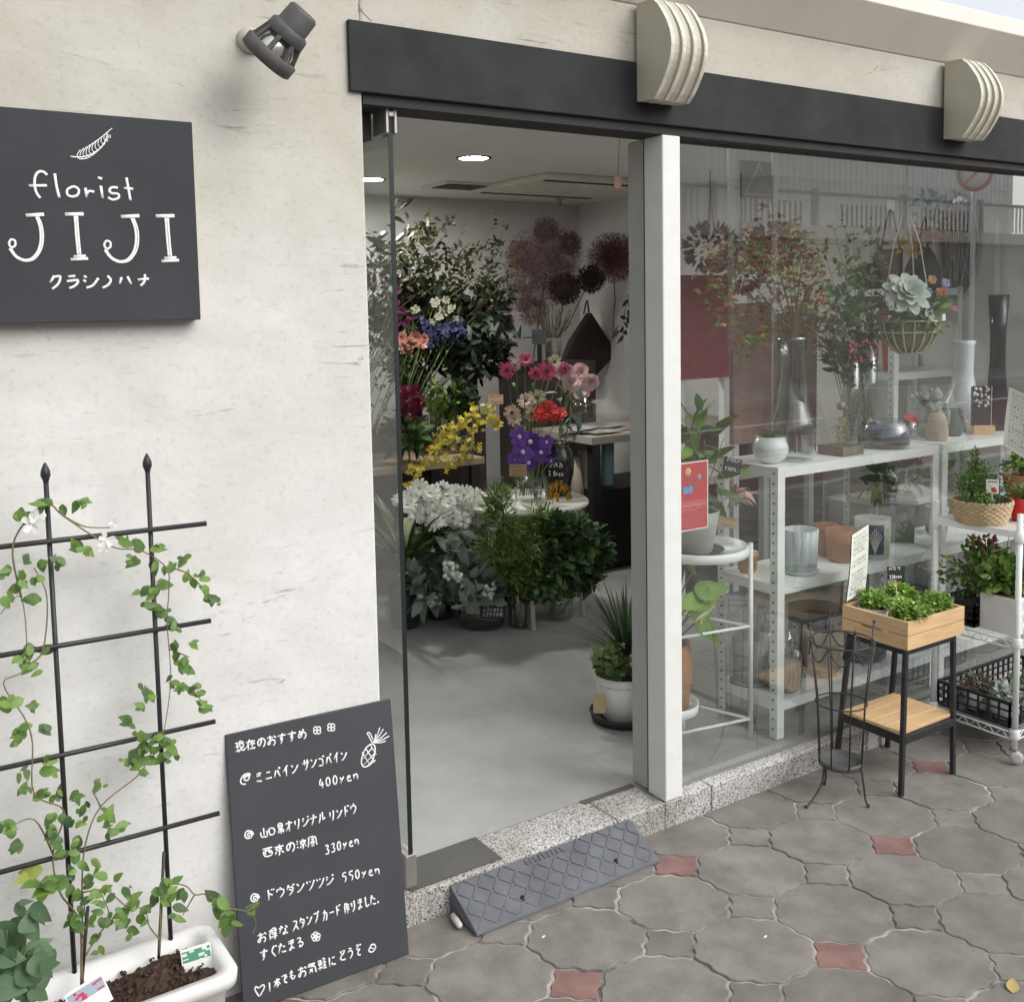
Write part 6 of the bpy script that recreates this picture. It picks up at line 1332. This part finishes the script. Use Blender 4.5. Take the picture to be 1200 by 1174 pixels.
# gerberas in a glass
gb = at(612, 566, 2.05); gb.z = zt; gv(gb, .05, .19, 'clear glass vase of gerberas at the centre of the round table')
bouquet('gerbera_bunch', 'mixed pink and cream gerberas on long stems above the round table', gb+V((0, 0, .02)), hd([(594,434,0,1),(616,422,0,.9),(640,435,0,1.2),(628,437,0,.9),(650,424,2,.9),(604,428,2,.7),(616,470,1,1),(629,466,2,1.1),(600,484,1,1),(603,491,1,.9),(623,485,1,1.0),(610,505,2,.7),(662,432,0,.8)], 2.03, .05), .045, [PP('hot_pink_petal', (.55, .10, .20)), PP('blush_petal', (.66, .50, .42)), PP('cream_green_petal', (.52, .52, .38))], 16, 2, .25, n0=(-.6, -.8, .15), fol=L_MID, foln=14, ci=mat('flower_eye', (.10, .06, .05)), wv=.26, part='gerbera')
bouquet('red_gerbera_bunch', 'bright red gerberas just left of the black jar', gb+V((.03, -.02, .02)), hd([(642,482,0,1.25),(654,486,0,1),(634,487,0,.9)], 1.98, .03), .05, [PP('red_petal', (.62, .055, .045))], 16, 3, .3, n0=(-.3, -.7, .6), wv=.32, part='gerbera')
b = at(628, 568, 1.95); b.z = zt; gv(b, .035, .12, 'small glass vase holding the purple orchids on the round table')
bouquet('purple_orchid', 'deep purple vanda orchid blooms over the front of the round table', b+V((0, 0, .01)), hd([(608,512,0,1),(622,518,0,1.1),(612,530,0,1.1),(634,530,0,1),(640,518,0,.8),(620,542,0,.9),(604,538,0,.8),(646,540,0,.5)], 1.88, .03), .052, [PP('purple_petal', (.13, .045, .30))], 5, 1, .2, n0=(-.55, -.85, .1), wv=.85, ci=mat('orchid_eye', (.7, .68, .66)), part='orchid_bloom')
card('price_tag', 'kraft paper tag leaning on the glass vases on the round table', at(607, 551, 1.80), .085, .058, TOCAM, KR, 3, 0, ink=INK)
for k, (u, v, r, h, lab) in enumerate(((580, 574, .042, .17, 'ribbed clear glass jug at the left end of the round table'), (598, 577, .035, .10, 'small clear glass tumbler behind the kraft tag on the round table'), (634, 577, .032, .09, 'speckled clear glass tumbler beside the black jar on the round table'))):
    c = at(u, v, 1.88); c.z = zt; gv(c, r, h, lab)
# --- the back wall: smoke bush, pompoms, grasses, bag
def fuzzy(name, label, c, r, n, m, cat, sq=(1, 1, 1), Ln=.05, core=None, stem=None, w=.004, hollow=.55):
    t = thing(name, label, cat, c); b = MB()
    for _ in range(n):
        d = rdir(); d = V((d.x*sq[0], d.y*sq[1], d.z*sq[2])); p = V(c)+d*(r*rnd(hollow, 1.0)); b.leaf(p, (d+rdir()*.8), rdir(), Ln*rnd(.5, 1.2), w, 0, 'kite', .2, seg=1)
    b.build('fuzz', m, t)
    if core: MB().ball(c, r*core, 0, 14, sq).build('core', m, t)
    if stem: MB().tube(stem, .004, 6).build('stem', TWIG, t)
    return t
random.seed(140); SMK = mat('smoke_pink', (.17, .095, .095), .9, .15, 20, island=.25, trans=.2)
t = thing('smoke_bush', 'big hazy dusky pink smoke bush plume in front of the back wall', 'dried flowers', V((4.05, 3.5, 1.0)))
b = MB()
for u, v, r in ((625,295,.17),(648,285,.15),(662,300,.13),(640,320,.17),(615,325,.16),(630,345,.15),(605,345,.12),(655,325,.12),(620,305,.15),(668,285,.08),(640,270,.09),(610,300,.1),(625,365,.1)):
    c = at(u, v, 3.55+rnd(-.06, .06))
    for _ in range(1500):
        d = rdir(); p = c+d*(r*rnd(.2, 1)**.7); b.leaf(p, d+rdir()*.7, rdir(), rnd(.015, .035), .0036, 0, 'kite', .2, seg=1)
b.build('plume', SMK, t); MB().tube([V((4.0, 3.5, 1.0)), at(632, 370, 3.55), at(640, 320, 3.55)], .005, 6).build('stem', TWIG, t)
PINKF = mat('pompom_pink', (.20, .085, .095), .9, .15, 20, island=.25, trans=.2); DKR = mat('dark_dried', (.028, .014, .014), .95, .3, 30)
c = at(718, 302, 3.55); fuzzy('pink_pompom', 'dusky pink fuzzy pompom of dried grass at the right by the door jamb', c, .175, 8000, PINKF, 'dried flowers', Ln=.038, core=None, hollow=.1, stem=[c, c+V((.1, .1, -.3)), V((c.x+.25, 3.9, 1.2))], w=.0042)
c = at(662, 339, 3.4); fuzzy('dried_allium', 'large black dried flower ball left of the smaller one', c, .105, 1500, DKR, 'dried flowers', Ln=.028, core=.72, hollow=.7, stem=[c, at(655, 385, 3.45)], w=.006)
c = at(692, 327, 3.5); fuzzy('dried_allium', 'smaller black dried flower ball under the pink pompom', c, .095, 1300, DKR, 'dried flowers', Ln=.028, core=.72, hollow=.7, stem=[c, at(662, 388, 3.5)], w=.006)
c = at(648, 408, 3.4); gr = thing('dried_grass_vase', 'perforated pot of upright dried grass stems against the back wall', 'vase', V((c.x, c.y, .93))); k = sc(c)
zc = at(648, 420, 3.4).z-.02
MB().lathe(V((c.x, c.y, zc)), [(.05, 0), (.055, .1), (.06, .16), (.055, .16)], 20).build('pot', mat('pale_perforated', (.35, .34, .31), .6, .3, 40), gr); m = MB()
for i in range(46):
    a = V((c.x+rnd(-.03, .03), c.y+rnd(-.03, .03), zc+.1)); m.tube([a, at(648+rnd(-24, 24), 362+rnd(-6, 18), 3.4+rnd(-.1, .1))], .0022, 4)
m.build('grass_stem', mat('dried_grass', (.14, .115, .08), .8, .3, 20, island=.3), gr)
MB().box((c.x-.35, c.y-.15, .084), (c.x+.25, c.y+.15, zc-.0005)).build('pedestal', mat('dark_brown_board', (.06, .045, .04)), gr)
# till monitor on the pedestal
q = at(632, 400, 3.3); t = thing('small_monitor', 'small dark screen and grey box standing left of the dried grass pot', 'monitor', V((q.x, q.y, zc))); f = V((-.4, -1, 0)).normalized(); x = V((-f.y, f.x, 0)); x = x if x.x > 0 else -x
MB().obox(q+V((0, 0, .03)), x*.05, V((0, 0, .05)), f*.01).build('screen', mat('screen_grey', (.10, .11, .12), .3), t, bev=.003); MB().obox(V((q.x, q.y, zc+.006)), x*.07, f*.05, V((0, 0, .006))).build('stand_foot', BMETAL, t); MB().bar(V((q.x, q.y, zc+.01)), q, .03, .012).build('neck', BMETAL, t)
q = at(614, 378, 3.95); t = thing('picture_frame', 'small dark square frame on the back wall behind the flowers', 'picture', q); MB().box((q.x-.05, 4.185, q.z-.06), (q.x+.05, 4.1995, q.z+.06)).build('frame', BMETAL, t)
# mesh shopping bag hung on the wall
q = at(690, 410, 3.85); t = thing('mesh_bag', 'dark patterned woven bag hanging on the back wall', 'bag', q); m = MB(); N = 10; vs = []
cs = [at(u, v, 3.85) for u, v in ((690,366),(712,400),(718,415),(695,442),(678,440),(658,425),(668,400))]
vs = [p-V((0, .035, 0)) for p in cs]+[p+V((0, .035, 0)) for p in cs]; N = len(cs); m.add(vs, [tuple(range(N)), tuple(range(2*N-1, N-1, -1))]+[(i, N+i, N+(i+1) % N, (i+1) % N) for i in range(N)])
m.build('body', mat('mesh_cloth', (.02, .019, .017), .9, .1, 60, c2=(.07, .045, .045), bump=.6, bscale=120), t, bev=.01); MB().tube(curve([at(690, 366, 3.85), at(688, 352, 3.9), at(684, 368, 3.85)], 4), .006, 6).build('handle', BMETAL, t)
q = at(690, 289, 4.15); tag(MB().leaf(q-V((.02, 0, .06)), (.35, 0, 1), (0, -1, 0), .13, .06, 0, 'ovate', .05, fold=.05).build('paper_leaf', PAPER, None, q), 'single pale leaf pinned to the back wall between smoke bush and pompom', 'leaf')
random.seed(150); spray('trailing_plant', 'thin trailing plant with dark leaves at the right inner door jamb', V((at(736, 360, 3.3).x, 3.3, at(736, 345, 3.3).z)), [at(731+rnd(-3, 5), v, 3.3) for v in (370, 385, 400, 415)], [NVL, L_DARK], .07, .5, 7, .03, cat='plant', sub=1)
# --- work desk at the right
ds = thing('work_desk', 'work desk with pale wooden top and black legs at the right of the shop', 'desk', (4.1, 2.45, .084)); zd = .905
MB().box((3.66, 2.33, zd-.045), (4.99, 2.95, zd)).build('desktop', mat('pale_desktop', (.40, .37, .33), .5, .08, 6), ds, bev=.003)
for x, y in ((3.72, 2.39), (3.72, 2.9), (4.93, 2.39)): MB().box((x-.028, y-.028, .084), (x+.028, y+.028, zd-.0455)).build('leg', BMETAL, ds)
random.seed(160); m = MB(); q = at(700, 494, 2.5); tq = thing('paper_pile', 'loose papers spread on the work desk', 'papers', V((q.x, q.y, zd)))
for i in range(9): a = rnd(-.6, .6); o = V((q.x+rnd(-.1, .22), q.y+rnd(-.08, .12), zd+.003+.0035*i)); m.obox(o, V((math.cos(a), math.sin(a), 0))*.10, V((-math.sin(a), math.cos(a), 0))*.07, V((0, 0, .0012)))
m.build('sheets', mat('grey_paper', (.42, .41, .39), .8), tq)
q = at(668, 470, 2.65); t = thing('glass_jar', 'pale glass jar on the back corner of the work desk', 'jar', V((q.x, q.y, zd))); MB().lathe(V((q.x+.1, q.y, zd+.0005)), [(.07, 0), (.09, .05), (.085, .16), (.06, .19), (.055, .19), (.08, .15)], 20).build('body', VGLASS, t)
for k, (u, v0, v1, mc, lab, r) in enumerate(((712, 578, 515, ('pale_blue_roll', (.22, .36, .40)), 'pale blue roll of wrapping paper standing under the work desk', .04), (676, 582, 536, ('cream_roll', (.42, .37, .31)), 'cream roll of wrapping paper leaning under the work desk', .04), (688, 582, 528, ('beige_roll', (.36, .31, .27)), 'beige roll of wrapping paper next to the cream one', .035))):
    a, b = at(u+(4 if k else 0), v0+18, 2.55), at(u-(4 if k else 0), v1, 2.62); t = thing('paper_roll', lab, 'paper roll', a); MB().tube([a, b], r, 18).build('roll', mat(mc[0], mc[1], .7, .05, 8), t); d = (b-a).normalized(); MB().lathe(b+d*.0005, [(r*.5, 0), (r*.45, .001)], 14, axis=d).build('core', KRAFT, t)
t = thing('dark_cabinet', 'low black cabinet under the work desk', 'cabinet', (4.1, 2.4, .084)); MB().box((3.76, 2.42, .0845), (4.5, 2.88, .565)).build('body', mat('black_board', (.014, .014, .016), .5), t, bev=.004); MB().box((3.78, 2.41, .12), (4.12, 2.4195, .54)).build('door', mat('black_board', (.014, .014, .016)), t, bev=.002); MB().box((4.09, 2.395, .30), (4.11, 2.4095, .38)).build('handle', STEEL, t)
t = thing('dark_box', 'black bin standing at the right of the cabinet by the door jamb', 'bin', (4.35, 2.05, .084)); q = atz(737, 660, .084); MB().lathe(V((q.x+.10, q.y+.1, .0845)), [(.13, 0), (.16, .40), (.15, .40), (.12, .02)], 24).build('body', BPLAST, t); t.location = (q.x+.1, q.y+.1, .084)
for ch in t.children:
    for vtx in ch.data.vertices: vtx.co -= V((q.x+.1, q.y+.1, .084))-V((4.35, 2.05, .084))
# --- on the floor
def floorv(u, v, r, h, label, tint=None):
    c = atz(u, v-6, .0845); gv(c, r, h, label, tint=tint); return c
SMOKE = glass('smoky_glass', (.55, .60, .58), 2.2, 0, .05)
v1_ = floorv(566, 738, .135, .20, 'wide round glass vase on the floor with a black price card', SMOKE); v2_ = floorv(516, 728, .10, .18, 'round glass vase on the floor partly behind the wide one', SMOKE)
v3_ = floorv(609, 740, .062, .26, 'straight glass vase full of dark stems on the floor below the round table'); v4_ = floorv(655, 730, .085, .17, 'low glass vase holding the big dark green bunch on the floor')
random.seed(170)
def eucal(name, label, base, pts, berries, seed):
    random.seed(seed); t = spray(name, label, base, pts, [leafm('pale_grey_leaf', (.27, .32, .27), .15, .15), leafm('grey_green_leaf', (.16, .205, .165), .2, .2)], .105, .5, 24, .09, cat='foliage', stemmat=STEM, shape='ovate', sub=2, tw=.004)
    for u, v in berries:
        m = MB()
        for _ in range(14): m.ball(at(u, v, base.y-.16)+rv(.034), rnd(.010, .014), 0, 8)
        m.build('berries', mat('pale_berry', (.55, .60, .52), .5), t)
    return t
eucal('eucalyptus_bunch', 'grey green berried eucalyptus in the wide round glass vase', v1_+V((0, 0, .03)), [at(u, v, 1.85+rnd(-.1, .1)) for u, v in ((545,655),(560,650),(575,660),(585,670),(590,650),(550,675),(570,690),(580,705),(555,700),(596,640),(540,640))], ((527,665),(572,692),(532,672)), 171)
eucal('eucalyptus_bunch', 'grey green berried eucalyptus lower at the left near the glass door', v2_+V((0, 0, .03)), [at(u, v, 2.0+rnd(-.1, .1)) for u, v in ((485,690),(500,680),(515,690),(495,705),(525,700),(510,675),(535,690))], ((490,690),(503,702),(512,700)), 172)
card('price_tag', 'black card with two price lines on the wide round glass vase', v1_+V((-.03, -.14, .15)), .125, .15, TOCAM, BLK, 5)
card('price_tag', 'black price card clipped to the straight glass vase of stems', v3_+V((-.02, -.07, .24)), .13, .07, TOCAM, BLK, 2)
card('price_tag', 'small black price card hanging on the big dark green bunch', v4_+V((.03, -.10, .16)), .085, .065, TOCAM, BLK, 2, .1)
m = MB(); tq = thing('twig_bundle', 'bundle of dark stems standing in the straight glass vase', 'stems', v3_)
for _ in range(22): a = v3_+V((rnd(-.04, .04), rnd(-.04, .04), .01)); m.tube([a, a+V((rnd(-.03, .03), rnd(-.03, .03), rnd(.32, .45)))], .004, 5)
m.build('stem', TWIG, tq)
random.seed(180)
t = thing('feathery_green', 'fresh feathery green cut foliage in front of the round table', 'foliage', v3_+V((0, 0, .02))); FG = [leafm('feather_green', (.17, .27, .05)), leafm('feather_dark', (.09, .16, .035))]
for u, v, rx, rz, n in ((590, 610, .11, .17, 700), (610, 640, .13, .14, 800), (580, 645, .08, .12, 400), (632, 620, .10, .13, 500), (605, 672, .11, .10, 500), (586, 585, .06, .08, 200), (640, 600, .06, .07, 160)): bush(t, at(u, v, 1.72), rx, rz, n, .05, FG, .16, 'kite', seg=1, up=1., hollow=.2)
s = MB()
for _ in range(14): s.tube([v3_+V((rnd(-.03, .03), rnd(-.03, .03), .05)), at(605+rnd(-25, 25), 650+rnd(-30, 20), 1.74)], .0025, 5)
s.build('stem', STEM, t)
random.seed(181)
t = thing('dark_leaf_bunch', 'big round bunch of small dark green leaves in the low glass vase', 'foliage', v4_+V((0, 0, .02)))
for u, v, rx, rz, n in ((660, 645, .16, .15, 800), (640, 670, .14, .14, 600), (685, 650, .13, .13, 600), (655, 690, .15, .10, 520), (690, 680, .08, .08, 260), (700, 640, .07, .08, 200), (660, 620, .10, .07, 240)): bush(t, at(u, v, 1.66), rx, rz, n, .045, [L_DARK, L_MID, leafm('mint_leaf', (.06, .12, .04))], .7, 'round', seg=3, up=.8, hollow=.4)
s = MB()
for _ in range(16): s.tube([v4_+V((rnd(-.05, .05), rnd(-.05, .05), .02)), at(658+rnd(-25, 25), 690, 1.68)], .004, 5)
s.build('stem', STEM, t)
q = at(655, 588, 1.9); 
t = thing('orange_bloom', 'single orange yellow bloom poking above the dark green bunch', 'flower', q); m = MB()
for _ in range(70): d = rdir(); m.leaf(q+V((d.x*.04, d.y*.04, d.z*.08)), d+V((0, 0, .6)), rdir(), .035, .02, 0, 'petal', .2)
m.build('flower', PP('orange_yellow_petal', (.42, .22, .02)), t); MB().tube([at(655, 630, 1.75), q], .003, 5).build('stem', STEM, t)
t = thing('pale_flowers', 'few pale lilac grey flowers between the orange bloom and the dark bunch', 'flowers', at(650, 615, 1.75)); m = MB()
for _ in range(10): flower(m, at(650+rnd(-9, 9), 613+rnd(-5, 5), 1.7), (-.5, -.6, .6), .022, 7, 2, 0, .3)
m.build('flower', PP('pale_lilac_petal', (.48, .50, .55)), t)
# white chrysanthemums
random.seed(190); b = atz(525, 715, .0845); b = V((2.62, 2.25, .0845)); bucket(b, .13, .34, 'grey bucket behind the eucalyptus holding the white chrysanthemums', mat('grey_bucket', (.22, .24, .25), .5))
lst = []
for u, v in ((482,580),(492,572),(505,578),(498,592),(510,598),(520,575),(533,576),(545,580),(556,583),(562,595),(550,598),(538,592),(526,590),(530,608),(540,610),(520,606),(548,615),(510,612),(532,622),(478,592),(470,585),(560,606),(488,603),(500,605),(556,612),(515,588),(545,590)): lst.append((u, v, 0, rnd(.9, 1.15)))
bouquet('chrysanthemum_bunch', 'large bunch of white chrysanthemums at the left of the shop floor', b+V((0, 0, .25)), hd(lst, 2.05, .07), .047, [PP('white_mum_petal', (.88, .89, .84))], 20, 2, .16, n0=(-.5, -.75, .5), fol=L_DARK, foln=120, foll=.09, wv=.24, part='chrysanthemum', ci=mat('mum_eye', (.55, .57, .35)))
# variegated leaves
random.seed(195); c = V((2.34, 2.16, .0845)); t = thing('variegated_plant', 'variegated strap leaved plant with cream edges next to the glass door', 'potted plant', c); pot(t, c, .07, .085, .2, DV)
VG = [mat('cream_striped_leaf', (.30, .33, .16), .5, .3, 8, stretch=(1, 1, 1), trans=.2), leafm('strap_green', (.075, .12, .04)), leafm('strap_green', (.075, .12, .04))]
blades(t, c+V((0, 0, .24)), 60, .66, .042, VG, .85, .8)
# dracaena pot by the door
random.seed(200); c = atz(728, 852, .084); c.x += .065; c.y += .06
t = thing('dracaena_pot', 'white pot with a spiky dark leaved dracaena on a black saucer just inside the door', 'potted plant', c)
MB().lathe(c+V((0, 0, .0005)), [(.10, 0), (.125, .004), (.135, .035), (.130, .036), (.118, .008)], 32).build('saucer', BPLAST, t); pot(t, c+V((0, 0, .010)), .082, .118, .175, WPLAST)
blades(t, c+V((.03, .02, .235)), 80, .36, .014, [leafm('dracaena_leaf', (.045, .085, .035), .2, .2, .1)], 1.9, .22); MB().tube([c+V((.02, .01, .15)), c+V((.03, .02, .25))], .012, 8).build('trunk', TWIG, t)
bush(t, c+V((-.075, -.02, .235)), .085, .06, 90, .055, [leafm('lime_leaf', (.26, .30, .12)), L_MID], .6, 'round', c+V((-.04, 0, .16)), 8)
MB().bar(c+V((.03, -.05, .15)), c+V((.03, -.055, .30)), .010, .003).build('plant_stick', PAPER, t)
q = c+V((-.145, -.03, .10)); card('kraft_tag', 'small blank kraft tag leaning on the white dracaena pot', q, .045, .07, TOCAM, KR, 0)
# dark shop interior stock behind the jamb
q = at(742, 700, .75); t = thing('dark_stool', 'dark wooden folding stand half hidden behind the inner door jamb', 'stand', (2.93, .80, .084)); MB().bar((2.88, .70, .0845), (2.88, .88, .62), .03, .03).build('leg', BMETAL, t); MB().bar((2.88, .90, .0845), (2.88, .72, .62), .025, .025).build('brace', BMETAL, t)

# a few bits of litter on the paving
p = atz(1187, 1163, .001); random.seed(5); tag(MB().leaf(p, (.8, .5, .12), (0, 0, 1), .055, .03, 0, 'ovate', .05).build('fallen_leaf', mat('fallen_leaf_yellow', (.50, .38, .14), .7), None, p), 'yellowed fallen leaf on the paving at the bottom right corner', 'leaf')
for k, (u, v, lab) in enumerate(((897, 1097, 'tiny white paper scrap on a grey paver in the foreground'), (637, 1097, 'tiny pale speck of paper on the paving before the rubber ramp'))):
    p = atz(u, v, .0015); tag(MB().obox(p, (.005, .001, .0008), (-.001, .0025, 0), (0, 0, .0005)).build('paper_scrap', PAPER, None, p), lab, 'litter')
